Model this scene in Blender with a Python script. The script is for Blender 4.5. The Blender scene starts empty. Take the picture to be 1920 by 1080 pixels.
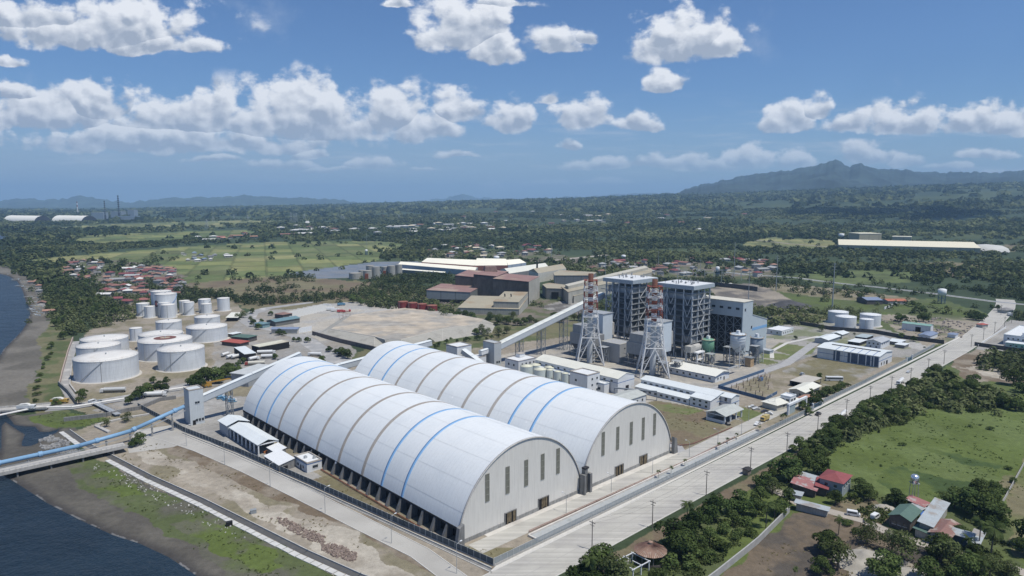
import bpy, math, random
import numpy as np
from mathutils import Vector, Matrix
sc = bpy.context.scene
COL = sc.collection
R = math.radians

# ---------------------------------------------------------------- camera
H, FPX, YH = 120.0, 1280.0, 378.0          # camera height (m), focal length and horizon measured on the photograph
PITCH = math.atan((540 - YH) / FPX)
cam = bpy.data.objects.new('camera', bpy.data.cameras.new('camera'))
COL.objects.link(cam)
cam.location = (0, 0, H)
cam.rotation_euler = (math.pi / 2 - PITCH, 0, 0)
cam.data.sensor_width = 36; cam.data.lens = 24.0
cam.data.clip_start = 1; cam.data.clip_end = 90000
sc.camera = cam
sc.view_settings.view_transform = 'Standard'; sc.view_settings.look = 'None'
sc.view_settings.gamma = 1; sc.view_settings.exposure = EXPO = 0.0
sc.cycles.max_bounces = 5; sc.cycles.diffuse_bounces = 2; sc.cycles.glossy_bounces = 2
sc.cycles.transparent_max_bounces = 10; sc.cycles.volume_bounces = 1
sc.cycles.use_denoising = True

# ---------------------------------------------------------------- sun
SUN_EL, SUN_AZ = R(66), math.atan2(0.87, -0.49)      # azimuth clockwise from +Y, towards the sun (right and a little behind)
sd = bpy.data.lights.new('sun', 'SUN'); sd.energy = 4.5; sd.angle = R(0.53); sd.color = (1, 0.945, 0.85)
sun = bpy.data.objects.new('sun', sd); COL.objects.link(sun)
dirv = Vector((math.sin(SUN_AZ) * math.cos(SUN_EL), math.cos(SUN_AZ) * math.cos(SUN_EL), math.sin(SUN_EL)))
sun.rotation_euler = dirv.to_track_quat('Z', 'Y').to_euler()

# ---------------------------------------------------------------- node helpers
class NT:
    def __init__(s, t): s.t = t
    def n(s, kind, ins=None, **kw):
        nd = s.t.nodes.new('ShaderNode' + kind)
        for k, v in kw.items(): setattr(nd, k, v)
        for k, v in (ins or {}).items():
            sk = nd.inputs[k]
            if isinstance(v, bpy.types.NodeSocket): s.t.links.new(v, sk)
            else: sk.default_value = v
        return nd
    def m(s, op, a, b=None, c=None, clamp=False):
        nd = s.t.nodes.new('ShaderNodeMath'); nd.operation = op; nd.use_clamp = clamp
        for i, v in enumerate((a, b, c)):
            if v is None: continue
            if isinstance(v, bpy.types.NodeSocket): s.t.links.new(v, nd.inputs[i])
            else: nd.inputs[i].default_value = v
        return nd.outputs[0]
    def vm(s, op, a, b=None, out=0):
        nd = s.t.nodes.new('ShaderNodeVectorMath'); nd.operation = op
        for i, v in enumerate((a, b)):
            if v is None: continue
            if isinstance(v, bpy.types.NodeSocket): s.t.links.new(v, nd.inputs[i])
            else: nd.inputs[i].default_value = v
        return nd.outputs[out]
    def ramp(s, f, a, b, lo=0.0, hi=1.0, smooth=True):
        nd = s.t.nodes.new('ShaderNodeMapRange'); nd.interpolation_type = 'SMOOTHSTEP' if smooth else 'LINEAR'
        s.t.links.new(f, nd.inputs[0]) if isinstance(f, bpy.types.NodeSocket) else None
        for i, v in ((1, a), (2, b), (3, lo), (4, hi)): nd.inputs[i].default_value = v
        return nd.outputs[0]
    def mix(s, f, a, b, blend='MIX'):
        nd = s.t.nodes.new('ShaderNodeMix'); nd.data_type = 'RGBA'; nd.blend_type = blend
        for i, v in ((0, f), (6, a), (7, b)):
            if isinstance(v, bpy.types.NodeSocket): s.t.links.new(v, nd.inputs[i])
            else: nd.inputs[i].default_value = v if i == 0 else (*v[:3], 1)
        return nd.outputs[2]
    def noise(s, vec, scale, detail=4, rough=0.55, out=0):
        nd = s.n('TexNoise', {'Scale': scale, 'Detail': detail, 'Roughness': rough})
        if vec is not None: s.t.links.new(vec, nd.inputs['Vector'])
        return nd.outputs[out]

# ---------------------------------------------------------------- sky: Nishita with cumulus in world directions
w = bpy.data.worlds.new('World'); sc.world = w; w.use_nodes = True
w.node_tree.nodes.clear(); T = NT(w.node_tree)
sky = T.n('TexSky', sky_type='NISHITA', sun_disc=False, sun_elevation=SUN_EL, sun_rotation=SUN_AZ,
          altitude=200, air_density=1.0, dust_density=0.6, ozone_density=2.4)
tc = T.n('TexCoord')
sep = T.n('SeparateXYZ', {0: tc.outputs['Generated']})
X, Y, Z = sep.outputs
yc = T.m('MAXIMUM', Y, 0.08)
u_ = T.m('DIVIDE', X, yc); v_ = T.m('DIVIDE', Z, yc)
P2 = T.n('CombineXYZ', {0: u_, 1: v_}).outputs[0]
def uv_dir(px, py):
    x = (px - 960) / FPX; y = (540 - py) / FPX
    dy = math.cos(PITCH) + y * math.sin(PITCH); dz = -math.sin(PITCH) + y * math.cos(PITCH)
    return x / dy, dz / dy
# centre x, base y, half width, height above the base (measured on the photograph, turned into directions)
CL = [(190, 92, 235, 95), (60, 55, 160, 55), (300, 98, 125, 50), (15, 130, 40, 24),
      (185, 225, 75, 92), (60, 250, 150, 85), (370, 250, 170, 88), (570, 262, 190, 112), (735, 250, 70, 98), (790, 264, 70, 66), (300, 285, 320, 60), (30, 190, 50, 36),
      (855, 232, 55, 78), (955, 248, 50, 62), (870, 95, 90, 110), (930, 118, 60, 70), (1050, 100, 55, 52), (1098, 82, 26, 30), (750, 12, 30, 20), (940, 15, 60, 20),
      (1290, 112, 98, 112), (1250, 90, 50, 70), (1350, 108, 48, 60), (1252, 170, 42, 42), (1085, 240, 60, 66), (1030, 196, 24, 28), (1195, 246, 50, 34),
      (1470, 250, 55, 60), (1530, 225, 30, 44), (1600, 252, 60, 44), (1720, 252, 95, 58), (1820, 248, 75, 60), (1900, 250, 60, 52), (1675, 252, 70, 60),
      (1150, 316, 110, 22), (1300, 318, 120, 30), (1400, 312, 60, 40), (1500, 312, 45, 36), (1620, 308, 55, 38), (1706, 314, 34, 26), (1850, 298, 50, 24), (1780, 320, 60, 14),
      (700, 316, 55, 22), (530, 312, 60, 16), (390, 304, 50, 12), (585, 292, 40, 16), (865, 296, 38, 14), (1065, 280, 26, 16), (620, 320, 50, 12),
      (1010, 356, 90, 22), (1130, 352, 80, 18), (1880, 330, 60, 12), (800, 318, 30, 8)]
g = bpy.data.node_groups.new('puff', 'ShaderNodeTree')
g.interface.new_socket('P', in_out='INPUT', socket_type='NodeSocketVector')
g.interface.new_socket('C', in_out='INPUT', socket_type='NodeSocketVector')
g.interface.new_socket('S', in_out='INPUT', socket_type='NodeSocketVector')
g.interface.new_socket('D', in_out='OUTPUT', socket_type='NodeSocketFloat')
g.interface.new_socket('Hh', in_out='OUTPUT', socket_type='NodeSocketFloat')
gi = g.nodes.new('NodeGroupInput'); go = g.nodes.new('NodeGroupOutput'); G_ = NT(g)
q = G_.vm('MULTIPLY', G_.vm('SUBTRACT', gi.outputs[0], gi.outputs[1]), gi.outputs[2])
s3 = G_.n('SeparateXYZ', {0: q})
wy = G_.m('MAXIMUM', s3.outputs[1], G_.m('MULTIPLY', s3.outputs[1], -3.2))
dd = G_.m('SUBTRACT', 1.0, G_.m('SQRT', G_.m('ADD', G_.m('POWER', G_.m('ABSOLUTE', s3.outputs[0]), 2.0), G_.m('POWER', wy, 2.0))))
g.links.new(dd, go.inputs[0]); g.links.new(s3.outputs[1], go.inputs[1])
wv = T.n('TexNoise', {'Vector': P2, 'Scale': 9.0, 'Detail': 5.0, 'Roughness': 0.6})
warp = T.vm('MULTIPLY', T.vm('SUBTRACT', wv.outputs['Color'], (0.5, 0.5, 0.5)), (0.05, 0.028, 0))
Pw = T.vm('ADD', P2, warp)
D = None; HH = None
for (cx, by, hw, ht) in CL:
    a = uv_dir(cx, by); b = uv_dir(cx + hw, by); c = uv_dir(cx, by - ht)
    base = (a[0], a[1] + 0.22 * (c[1] - a[1]), 0)
    nd = T.t.nodes.new('ShaderNodeGroup'); nd.node_tree = g
    T.t.links.new(Pw, nd.inputs[0]); nd.inputs[1].default_value = base
    nd.inputs[2].default_value = (1 / (b[0] - a[0]) / 1.08, 1 / (c[1] - base[1]) / 1.05, 1)
    if D is None: D, HH = nd.outputs[0], nd.outputs[1]
    else:
        gt = T.m('GREATER_THAN', nd.outputs[0], D)
        HH = T.m('ADD', T.m('MULTIPLY', nd.outputs[1], gt), T.m('MULTIPLY', HH, T.m('SUBTRACT', 1.0, gt)))
        D = T.m('MAXIMUM', D, nd.outputs[0])
st = T.vm('MULTIPLY', P2, (1.0, 1.5, 1.0))
n1 = T.noise(st, 16, 7, 0.58)
off = T.vm('ADD', st, (0.006, 0.010, 0))
n2 = T.noise(off, 16, 7, 0.58)
nb = T.noise(st, 46, 4, 0.6)
def billow(vec, s): return T.n('TexVoronoi', {'Vector': vec, 'Scale': s, 'Detail': 1.0, 'Roughness': 0.5}, feature='F1').outputs['Distance']
b1, b2 = billow(Pw, 24), billow(T.vm('ADD', Pw, (0.005, 0.009, 0)), 24)
den = T.m('ADD', D, T.m('MULTIPLY', T.m('SUBTRACT', n1, 0.52), 1.9))
den = T.m('ADD', den, T.m('MULTIPLY', T.m('SUBTRACT', nb, 0.5), 0.7))
den = T.m('ADD', den, T.m('MULTIPLY', T.m('SUBTRACT', 0.80, b1), 0.75))
alpha = T.ramp(den, -0.14, 0.30)
alpha = T.m('MULTIPLY', alpha, T.ramp(D, -0.5, 0.0))
alpha = T.m('MULTIPLY', alpha, T.ramp(v_, 0.012, 0.07, 0.25, 1.0))
alpha = T.m('MULTIPLY', alpha, T.m('GREATER_THAN', Y, 0.05))
rel = T.m('ADD', T.m('MULTIPLY', T.m('SUBTRACT', n1, n2), 2.6), T.m('MULTIPLY', T.m('SUBTRACT', b2, b1), 1.5))
lit = T.m('ADD', T.m('ADD', T.ramp(HH, -0.25, 0.62, 0.0, 0.85), rel), T.ramp(den, 0.1, 1.0, 0.20, -0.16), clamp=True)
ccol = T.mix(lit, (3.3, 3.8, 4.7), (7.7, 7.9, 8.3))
hz = T.ramp(v_, 0.02, 0.14, 0.45, 1.0)
# veil of thin high haze low in the west half of the sky
veil = T.m('MULTIPLY', T.ramp(v_, 0.16, 0.02, 0.0, 0.7), T.ramp(u_, 0.35, -0.5, 0.5, 1.0))
tint = T.mix(1.0, sky.outputs[0], (0.49, 0.65, 0.87), 'MULTIPLY')
skyc = T.mix(veil, tint, (3.2, 4.0, 5.1))
cl2 = T.mix(hz, skyc, ccol)
wis = T.noise(T.vm('MULTIPLY', P2, (3.2, 26, 1)), 2.2, 6, 0.62)
wa = T.m('MULTIPLY', T.ramp(wis, 0.48, 0.75, 0.0, 0.55), T.m('MULTIPLY', T.ramp(v_, 0.015, 0.05), T.ramp(v_, 0.17, 0.07)))
wb = T.m('MULTIPLY', T.ramp(T.noise(P2, 6.5, 7, 0.65), 0.55, 0.8, 0.0, 0.3), T.ramp(D, -1.4, -0.2))
skyw = T.mix(T.m('ADD', wa, wb, clamp=True), skyc, T.mix(hz, skyc, (5.6, 6.0, 6.7)))
final = T.mix(alpha, skyw, cl2)
bg = T.n('Background', {'Color': final, 'Strength': 0.115})
T.t.links.new(bg.outputs[0], T.n('OutputWorld').inputs[0])
w.cycles.sampling_method = 'MANUAL'; w.cycles.sample_map_resolution = 256

# ---------------------------------------------------------------- survey: pixel of the photo -> point on the ground
def ray(px, py):
    x = (px - 960) / FPX; y = -(py - 540) / FPX
    return np.array([x, math.cos(PITCH) + y * math.sin(PITCH), -math.sin(PITCH) + y * math.cos(PITCH)])
def gp(px, py, z=0.0):
    d = ray(px, py); t = (z - H) / d[2]
    return np.array([d[0] * t, d[1] * t])
TH = R(43.3); ORG = np.array([-17., 228.7])
UU = np.array([math.cos(TH), math.sin(TH)]); VV = np.array([-math.sin(TH), math.cos(TH)])
def sw(u, v): return ORG + u * UU + v * VV                      # plant grid (u along the front road, v along the halls) -> world
def su(px, py, z=0.0): q = gp(px, py, z) - ORG; return float(q @ UU), float(q @ VV)

# ---------------------------------------------------------------- materials
MATS = {}
def mat(name, col, rough=0.8, metal=0.0, var=0.12, scale=0.4, streak=0.0, bump=0.0, corr=None, objcol=False, spec=0.3, col2=None, c2scale=0.15, c2lo=0.5, c2hi=0.65, rnd=0.0, corrstr=0.12, drive=0.0):
    if name in MATS: return MATS[name]
    m = bpy.data.materials.new(name); m.use_nodes = True; t = m.node_tree; t.nodes.clear(); N = NT(t)
    tcn = N.n('TexCoord').outputs['Object']
    base = (*col, 1)
    if objcol:
        oi = N.n('ObjectInfo'); c = oi.outputs['Color']
    else:
        rgb = N.n('RGB'); rgb.outputs[0].default_value = base; c = rgb.outputs[0]
    if col2 is not None:
        f2 = N.ramp(N.noise(tcn, c2scale, 5, 0.6), c2lo, c2hi); c = N.mix(f2, c, col2)
    n = N.noise(tcn, scale, 5, 0.6)
    f = N.ramp(n, 0.25, 0.75, 1 - var, 1 + var, False)
    if streak:
        sv = N.vm('MULTIPLY', tcn, (1.6, 1.6, 0.12))
        f = N.m('MULTIPLY', f, N.ramp(N.noise(sv, 1.0, 4, 0.6), 0.35, 0.7, 1.0, 1 - streak))
    if drive:
        mp = N.n('Mapping', {'Vector': N.n('NewGeometry').outputs['Position'], 'Rotation': (0, 0, -TH), 'Scale': (.012, .55, 1)}, vector_type='TEXTURE' if False else 'POINT')
        f = N.m('MULTIPLY', f, N.ramp(N.noise(mp.outputs[0], 1.0, 5, .65), .35, .7, 1 + drive * .4, 1 - drive))
    if rnd:
        oi2 = N.n('ObjectInfo'); f = N.m('MULTIPLY', f, N.ramp(oi2.outputs['Random'], 0, 1, 1 - rnd, 1 + rnd, False))
    bumpsock = None
    if corr:
        ax, per = corr; sp = N.n('SeparateXYZ', {0: tcn}).outputs['XYZ'.index(ax)]
        wv_ = N.m('PINGPONG', sp, per)
        f = N.m('MULTIPLY', f, N.ramp(wv_, 0, per * 0.12, 1 - corrstr, 1.0, False))
    c = N.mix(1.0, c, N.n('CombineColor', {0: f, 1: f, 2: f}).outputs[0], 'MULTIPLY')
    ins = {'Base Color': c, 'Roughness': rough, 'Metallic': metal, 'Specular IOR Level': spec}
    if bump:
        ins['Normal'] = N.n('Bump', {'Height': N.noise(tcn, scale * 6, 4, 0.6), 'Strength': bump, 'Distance': 0.3}).outputs[0]
    b = N.n('BsdfPrincipled', ins)
    t.links.new(b.outputs[0], N.n('OutputMaterial').inputs[0])
    MATS[name] = m; return m

# ---------------------------------------------------------------- mesh builder
class MB:
    def __init__(s): s.v = []; s.f = []; s.mi = []; s.cur = 0
    def add(s, vs, fs, mi=None):
        o = len(s.v); s.v += [tuple(map(float, q)) for q in vs]
        for f in fs: s.f.append([i + o for i in f]); s.mi.append(s.cur if mi is None else mi)
        return s
    def box(s, x0, y0, z0, x1, y1, z1, mi=None):
        return s.add([(x0, y0, z0), (x1, y0, z0), (x1, y1, z0), (x0, y1, z0), (x0, y0, z1), (x1, y0, z1), (x1, y1, z1), (x0, y1, z1)],
                     [(0, 3, 2, 1), (4, 5, 6, 7), (0, 1, 5, 4), (1, 2, 6, 5), (2, 3, 7, 6), (3, 0, 4, 7)], mi)
    def prism(s, poly, z0, z1, mi=None):
        n = len(poly); a = sum(poly[i][0] * poly[(i + 1) % n][1] - poly[(i + 1) % n][0] * poly[i][1] for i in range(n))
        if a < 0: poly = poly[::-1]
        return s.add([(x, y, z0) for x, y in poly] + [(x, y, z1) for x, y in poly],
                     [tuple(range(n))[::-1], tuple(range(n, 2 * n))] + [(i, (i + 1) % n, n + (i + 1) % n, n + i) for i in range(n)], mi)
    def bar(s, a, b, r, n=4, r2=None, mi=None, cap=True):
        a = Vector(a); b = Vector(b); d = (b - a)
        if d.length < 1e-6: return s
        q = d.to_track_quat('Z', 'Y'); r2 = r if r2 is None else r2; vs = []
        for c, rr in ((a, r), (b, r2)):
            for i in range(n):
                t = 2 * math.pi * (i + 0.5) / n; vs.append(c + q @ Vector((rr * math.cos(t), rr * math.sin(t), 0)))
        fs = [(i, (i + 1) % n, n + (i + 1) % n, n + i) for i in range(n)]
        if cap: fs += [tuple(range(n))[::-1], tuple(range(n, 2 * n))]
        return s.add(vs, fs, mi)
    def lathe(s, prof, n=32, cx=0, cy=0, mi=None, a0=0, a1=2 * math.pi):
        k = len(prof); full = abs(a1 - a0 - 2 * math.pi) < 1e-6; m_ = n if full else n + 1; vs = []
        for i in range(m_):
            t = a0 + (a1 - a0) * i / n
            vs += [(cx + r * math.cos(t), cy + r * math.sin(t), z) for r, z in prof]
        fs = []
        for i in range(n):
            j = (i + 1) % m_
            for p_ in range(k - 1): fs.append((i * k + p_, j * k + p_, j * k + p_ + 1, i * k + p_ + 1))
        return s.add(vs, fs, mi)
    def build(s, name, mats, parent=None, smooth=False):
        me = bpy.data.meshes.new(name); me.from_pydata(s.v, [], s.f)
        if not isinstance(mats, (list, tuple)): mats = [mats]
        for m_ in mats: me.materials.append(m_)
        me.polygons.foreach_set('material_index', s.mi)
        if smooth: me.shade_smooth()
        me.update()
        o = bpy.data.objects.new(name, me); COL.objects.link(o)
        if parent is not None: o.parent = parent
        return o
def tag(o, label, cat, group=None, kind=None):
    if label: o['label'] = label
    if cat: o['category'] = cat
    if group: o['group'] = group
    if kind: o['kind'] = kind
    return o
def thing(name, label, cat, xy=(0, 0), rz=0.0, group=None, z=0.0):
    o = bpy.data.objects.new(name, None); COL.objects.link(o); o.empty_display_size = 1
    o.location = (xy[0], xy[1], z); o.rotation_euler = (0, 0, rz)
    return tag(o, label, cat, group)
def struct(name, mb, m, smooth=False):
    o = mb.build(name, m, None, smooth); o['kind'] = 'structure'; return o
def copy_tree(o, parent=None):
    c = o.copy(); COL.objects.link(c)
    if parent is not None: c.parent = parent
    for ch in list(o.children): copy_tree(ch, c)
    return c
def ordw(i):
    W = 'zeroth first second third fourth fifth sixth seventh eighth ninth tenth eleventh twelfth thirteenth fourteenth fifteenth sixteenth seventeenth eighteenth nineteenth'.split()
    if i < 20: return W[i]
    tens = {2: 'twenty', 3: 'thirty', 4: 'forty', 5: 'fifty', 6: 'sixty', 7: 'seventy', 8: 'eighty', 9: 'ninety'}
    if i % 10 == 0: return {20: 'twentieth', 30: 'thirtieth', 40: 'fortieth', 50: 'fiftieth', 60: 'sixtieth', 70: 'seventieth', 80: 'eightieth', 90: 'ninetieth'}.get(i, 'hundredth')
    if i < 100: return tens[i // 10] + '-' + W[i % 10]
    return 'hundred-and-' + ordw(i - 100)

# ---------------------------------------------------------------- numpy noise
rng = np.random.default_rng(7)
def vnoise(x, y, seed=0):
    xi = np.floor(x).astype(np.int64); yi = np.floor(y).astype(np.int64); fx = x - xi; fy = y - yi
    fx = fx * fx * (3 - 2 * fx); fy = fy * fy * (3 - 2 * fy)
    def h(a, b):
        n = (a * 374761393 + b * 668265263 + seed * 1442695041) & 0x7fffffff
        n = ((n ^ (n >> 13)) * 1274126177) & 0x7fffffff
        return ((n ^ (n >> 16)) & 0xffff) / 65535.0
    return (h(xi, yi) * (1 - fx) + h(xi + 1, yi) * fx) * (1 - fy) + (h(xi, yi + 1) * (1 - fx) + h(xi + 1, yi + 1) * fx) * fy
def fbm(x, y, oct=4, seed=0, gain=0.5):
    a = 1.0; s = 0; t = 0
    for i in range(oct): s = s + a * vnoise(x * 2 ** i + 17 * i, y * 2 ** i - 9 * i, seed + i); t += a; a *= gain
    return s / t
def inpoly(x, y, poly):
    r = np.zeros(x.shape, bool); n = len(poly)
    bx = (x >= min(p[0] for p in poly)) & (x <= max(p[0] for p in poly)) & (y >= min(p[1] for p in poly)) & (y <= max(p[1] for p in poly))
    idx = np.nonzero(bx)[0]
    if not len(idx): return r
    xx, yy = x[idx], y[idx]; c = np.zeros(len(idx), bool)
    for i in range(n):
        x0, y0 = poly[i]; x1, y1 = poly[(i + 1) % n]
        if y0 == y1: continue
        c ^= ((y0 > yy) != (y1 > yy)) & (xx < (x1 - x0) * (yy - y0) / (y1 - y0) + x0)
    r[idx] = c; return r
def pp(pts, z=0.0): return [tuple(gp(x, y, z)) for x, y in pts]
def uvp(pts): return [tuple(sw(*q)) for q in pts]
def smooth01(t): t = np.clip(t, 0, 1); return t * t * (3 - 2 * t)
def rise(x, y):
    """slow rise of the plain towards the mountains"""
    r = np.hypot(x, y); az = np.degrees(np.arctan2(x, y))
    A = np.interp(az, [-60, -30, -12, 0, 13, 25, 37, 60], [0, 10, 70, 125, 190, 260, 300, 320])
    return A * smooth01((r - 1800) / 7500)
# ================================================================ GROUND
coast = [(3000, -500)] and pp([(700, 1330), (480, 1150), (369, 1080), (317, 1045), (264, 1020), (211, 1003), (148, 974), (88, 943), (39, 911), (18, 898), (0, 889), (-40, 872), (-70, 830),
              (-60, 770), (-30, 705), (0, 667), (7, 655), (22, 640), (40, 622), (50, 607), (57, 587), (56, 577), (49, 567), (46, 555), (40, 540), (32, 527), (15, 517), (0, 514),
              (-30, 500), (-60, 480), (-40, 462), (0, 456), (16, 452), (20, 447), (0, 438), (-60, 432), (-200, 425)], -0.5)
sea_poly = coast + [(-2600, 3300), (-9000, 3000), (-9000, -1500), (200, -1500)]
creek = pp([(-8, 776), (12, 779), (28, 798), (45, 800), (66, 801), (75, 811), (92, 811), (112, 805), (106, 812), (96, 817), (80, 823), (70, 832), (58, 837), (42, 838), (41, 830), (47, 816), (34, 808), (26, 803), (10, 792), (3, 800), (2, 840), (-6, 868), (-30, 860), (-30, 800)], -0.8)
C_ = dict(forest=(.040, .058, .030), scrub=(.085, .105, .045), field=(.125, .160, .062), field2=(.17, .185, .085), olive=(.165, .150, .090), brown=(.15, .118, .083), dirt=(.265, .235, .19), tan=(.38, .35, .295),
          conc=(.47, .45, .41), concd=(.34, .335, .32), yard=(.27, .262, .245), asph=(.20, .20, .20), sand=(.110, .103, .088), sandw=(.055, .052, .050), beach=(.16, .15, .13), slate=(.15, .18, .22),
          green=(.090, .120, .034), greend=(.052, .080, .028), lawn=(.125, .150, .06), dark=(.075, .070, .062), soil=(.082, .072, .061), pale=(.46, .44, .40), vill=(.16, .14, .115), coal=(.06, .06, .065), rub=(.28, .27, .25))
# name, polygon (world), edge softness in metres, second colour, mix amount
ZN = []
def zone(c, poly, warp=6.0, c2=None, mixs=0.05, amt=0.5): ZN.append((C_[c], poly, warp, C_[c2] if c2 else None, mixs, amt))
zone('field', pp([(30, 500), (60, 486), (130, 480), (250, 470), (360, 462), (480, 455), (620, 452), (715, 453), (770, 458), (700, 490), (650, 496), (600, 508), (530, 520), (430, 532), (330, 530), (300, 500), (200, 492)]), 14, 'field2', .012, .8)
zone('field', pp([(120, 455), (160, 442), (300, 436), (470, 432), (480, 444), (360, 450), (200, 460)]), 20, 'scrub', .01, .5)
zone('field2', pp([(60, 431), (200, 421), (470, 416), (560, 417), (470, 424), (300, 430)]), 30, 'field', .01, .6)
zone('field2', pp([(1400, 455), (1440, 447), (1560, 452), (1575, 462), (1540, 470), (1440, 468), (1390, 465)]), 14, 'scrub', .02, .5)
zone('scrub', pp([(1480, 520), (1520, 508), (1700, 505), (1760, 512), (1700, 530), (1560, 535)]), 12, 'field', .02, .6)
zone('olive', pp([(340, 532), (440, 524), (530, 518), (640, 525), (760, 535), (860, 548), (880, 600), (640, 588), (560, 580), (470, 580), (430, 565), (350, 552)]), 10, 'brown', .02, .9)
zone('slate', pp([(535, 514), (590, 505), (650, 498), (700, 491), (780, 490), (850, 497), (770, 508), (660, 520), (600, 523)]), 5, 'asph', .04, .5)
zone('vill', pp([(180, 560), (110, 512), (130, 487), (200, 486), (330, 500), (350, 520), (345, 560), (300, 590), (200, 570)]), 15, 'scrub', .03, .9)
zone('vill', pp([(760, 478), (1000, 470), (1080, 484), (1280, 484), (1460, 505), (1450, 525), (1250, 520), (1050, 500), (900, 488)]), 15, 'scrub', .03, .9)
zone('beach', pp([(-40, 500), (0, 497), (30, 508), (60, 525), (80, 555), (92, 590), (95, 630), (85, 660), (72, 700), (66, 745), (60, 770), (-60, 770), (-80, 640)]), 6, 'sand', .03, .9)
zone('scrub', pp([(72, 640), (95, 600), (130, 625), (128, 690), (118, 745), (130, 775), (60, 778), (45, 745), (62, 720), (75, 690)]), 4, 'olive', .06, .8)
zone('sand', pp([(-60, 775), (40, 780), (90, 775), (150, 810), (120, 860), (170, 860), (300, 900), (560, 1080), (700, 1250), (200, 1100), (-60, 900)]), 4, 'dark', .06, .5)
zone('green', pp([(52, 783), (100, 775), (170, 778), (205, 770), (260, 758), (275, 768), (240, 782), (190, 790), (160, 800), (110, 803), (80, 800)]), 3, 'scrub', .08, .7)
zone('scrub', pp([(120, 868), (172, 855), (330, 930), (480, 1005), (640, 1085), (660, 1200), (520, 1150), (380, 1050), (240, 965), (160, 920)]), 5, 'sand', .06, .8)
zone('green', pp([(160, 890), (210, 870), (260, 905), (280, 925), (230, 930), (180, 915)]), 5, 'sand', .09, .6)
zone('green', pp([(310, 985), (350, 970), (410, 990), (460, 1015), (540, 1060), (500, 1075), (400, 1035)]), 5, 'sand', .09, .7)
# the coastal strip between the drain and the road
zone('dirt', pp([(125, 812), (240, 777), (290, 772), (330, 800), (345, 830), (440, 870), (600, 945), (760, 1010), (880, 1080), (960, 1200), (760, 1200), (640, 1085), (400, 960), (260, 895), (180, 862)]), 3, 'olive', .05, .7)
zone('tan', pp([(260, 835), (310, 850), (400, 885), (480, 925), (560, 960), (660, 1010), (780, 1085), (860, 1160), (760, 1160), (640, 1060), (540, 1000), (420, 930), (330, 885), (255, 862)]), 6, 'dirt', .05, .8)
zone('brown', pp([(285, 828), (350, 835), (470, 890), (640, 965), (800, 1040), (870, 1085), (840, 1090), (760, 1050), (640, 985), (520, 935), (400, 880), (320, 850)]), 3, 'dirt', .07, .6)
# plant land
zone('dirt', uvp([(-20, -26), (-1, -21), (-6, 60), (-28, 190), (-34, 190), (-24, 120), (-19, 40)]), 1, 'brown', .1, .6)
zone('dirt', uvp([(240, -15), (430, -13), (430, 60), (300, 60), (240, 45)]), 1.5, 'olive', .05, .6)
zone('dirt', pp([(118, 760), (130, 690), (165, 620), (200, 590), (260, 560), (430, 560), (480, 600), (430, 660), (480, 690), (400, 725), (270, 755), (170, 780)]), 3, 'olive', .05, .7)
zone('yard', pp([(170, 770), (270, 740), (400, 700), (400, 640), (450, 600), (480, 580), (600, 580), (660, 650), (700, 690), (660, 700), (560, 720), (470, 740), (430, 780), (350, 790), (330, 780), (270, 775), (235, 778)]), 1.5, 'dirt', .05, .6)
zone('concd', pp([(530, 585), (600, 570), (680, 565), (760, 575), (830, 590), (700, 620), (600, 640), (560, 620)]), 2, 'tan', .03, .8)
zone('scrub', pp([(640, 690), (700, 640), (1080, 590), (1100, 640), (960, 680), (800, 680)]), 4, 'olive', .04, .8)
zone('dirt', uvp([(0, -16), (250, -16), (265, 20), (300, 60), (420, 60), (420, 200), (150, 260), (110, 262), (-30, 262), (-60, 256), (-40, 215), (-34, 190)]), 2, 'olive', .04, .6)
zone('yard', uvp([(-31, 188), (-16, 85), (-8, 85), (-5, 195), (60, 215), (0, 245), (-30, 230)]), 1, 'concd', .05, .6)
zone('olive', uvp([(-15, 88), (-5, 88), (-4, -2), (14, -18), (-4, -18)]), 1, 'brown', .12, .8)
zone('yard', uvp([(130, -2), (136, 130), (160, 215), (430, 200), (430, 60), (300, 40), (240, 44)]), 1.5, 'tan', .05, .7)
zone('olive', uvp([(132, -1), (182, -1), (188, 13), (198, 18), (200, 36), (196, 56), (150, 56), (135, 60)]), 1.5, 'brown', .06, .9)
zone('lawn', uvp([(185, 25), (200, 26), (200, 36), (192, 50), (180, 50)]), 2, 'olive', .1, .8)
zone('lawn', uvp([(198, -2), (219, -1.5), (222, 12), (206, 8)]), .6, 'olive', .1, .4)
zone('dirt', uvp([(246, 10), (256, 8), (312, 42), (284, 42), (248, 43)]), 1, 'olive', .08, .7)
zone('asph', uvp([(200, 47), (245, 45), (300, 48), (420, 52), (420, 44), (300, 40), (246, 41)]), .5, 'concd', .1, .4)
zone('olive', uvp([(322, 36), (382, 36), (384, -9), (300, -11)]), 2, 'yard', .05, .9)
zone('lawn', pp([(1445, 655), (1462, 642), (1530, 653), (1520, 664), (1490, 668)]), .5, 'olive', .1, .3)
zone('lawn', pp([(1422, 664), (1440, 660), (1500, 668), (1465, 675), (1430, 672)]), .5, 'olive', .1, .3)
zone('lawn', pp([(1405, 668), (1440, 674), (1463, 680), (1440, 684), (1405, 678)]), .5, 'olive', .1, .3)
zone('lawn', pp([(1495, 640), (1540, 615), (1575, 625), (1530, 648)]), .5, 'olive', .1, .3)
zone('yard', uvp([(430, 130), (430, -12), (500, -12), (610, -8), (600, 60), (560, 110)]), 2, 'lawn', .04, .7)
zone('concd', uvp([(470, -12), (500, -12), (505, 8), (478, 6)]), .6, None)
zone('dirt', pp([(1330, 540), (1400, 530), (1470, 545), (1520, 570), (1530, 580), (1460, 582), (1400, 575), (1340, 570)]), 5, 'coal', .03, .7)
zone('coal', pp([(1448, 570), (1490, 563), (1520, 572), (1500, 580), (1460, 580)]), 2, None)
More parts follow.
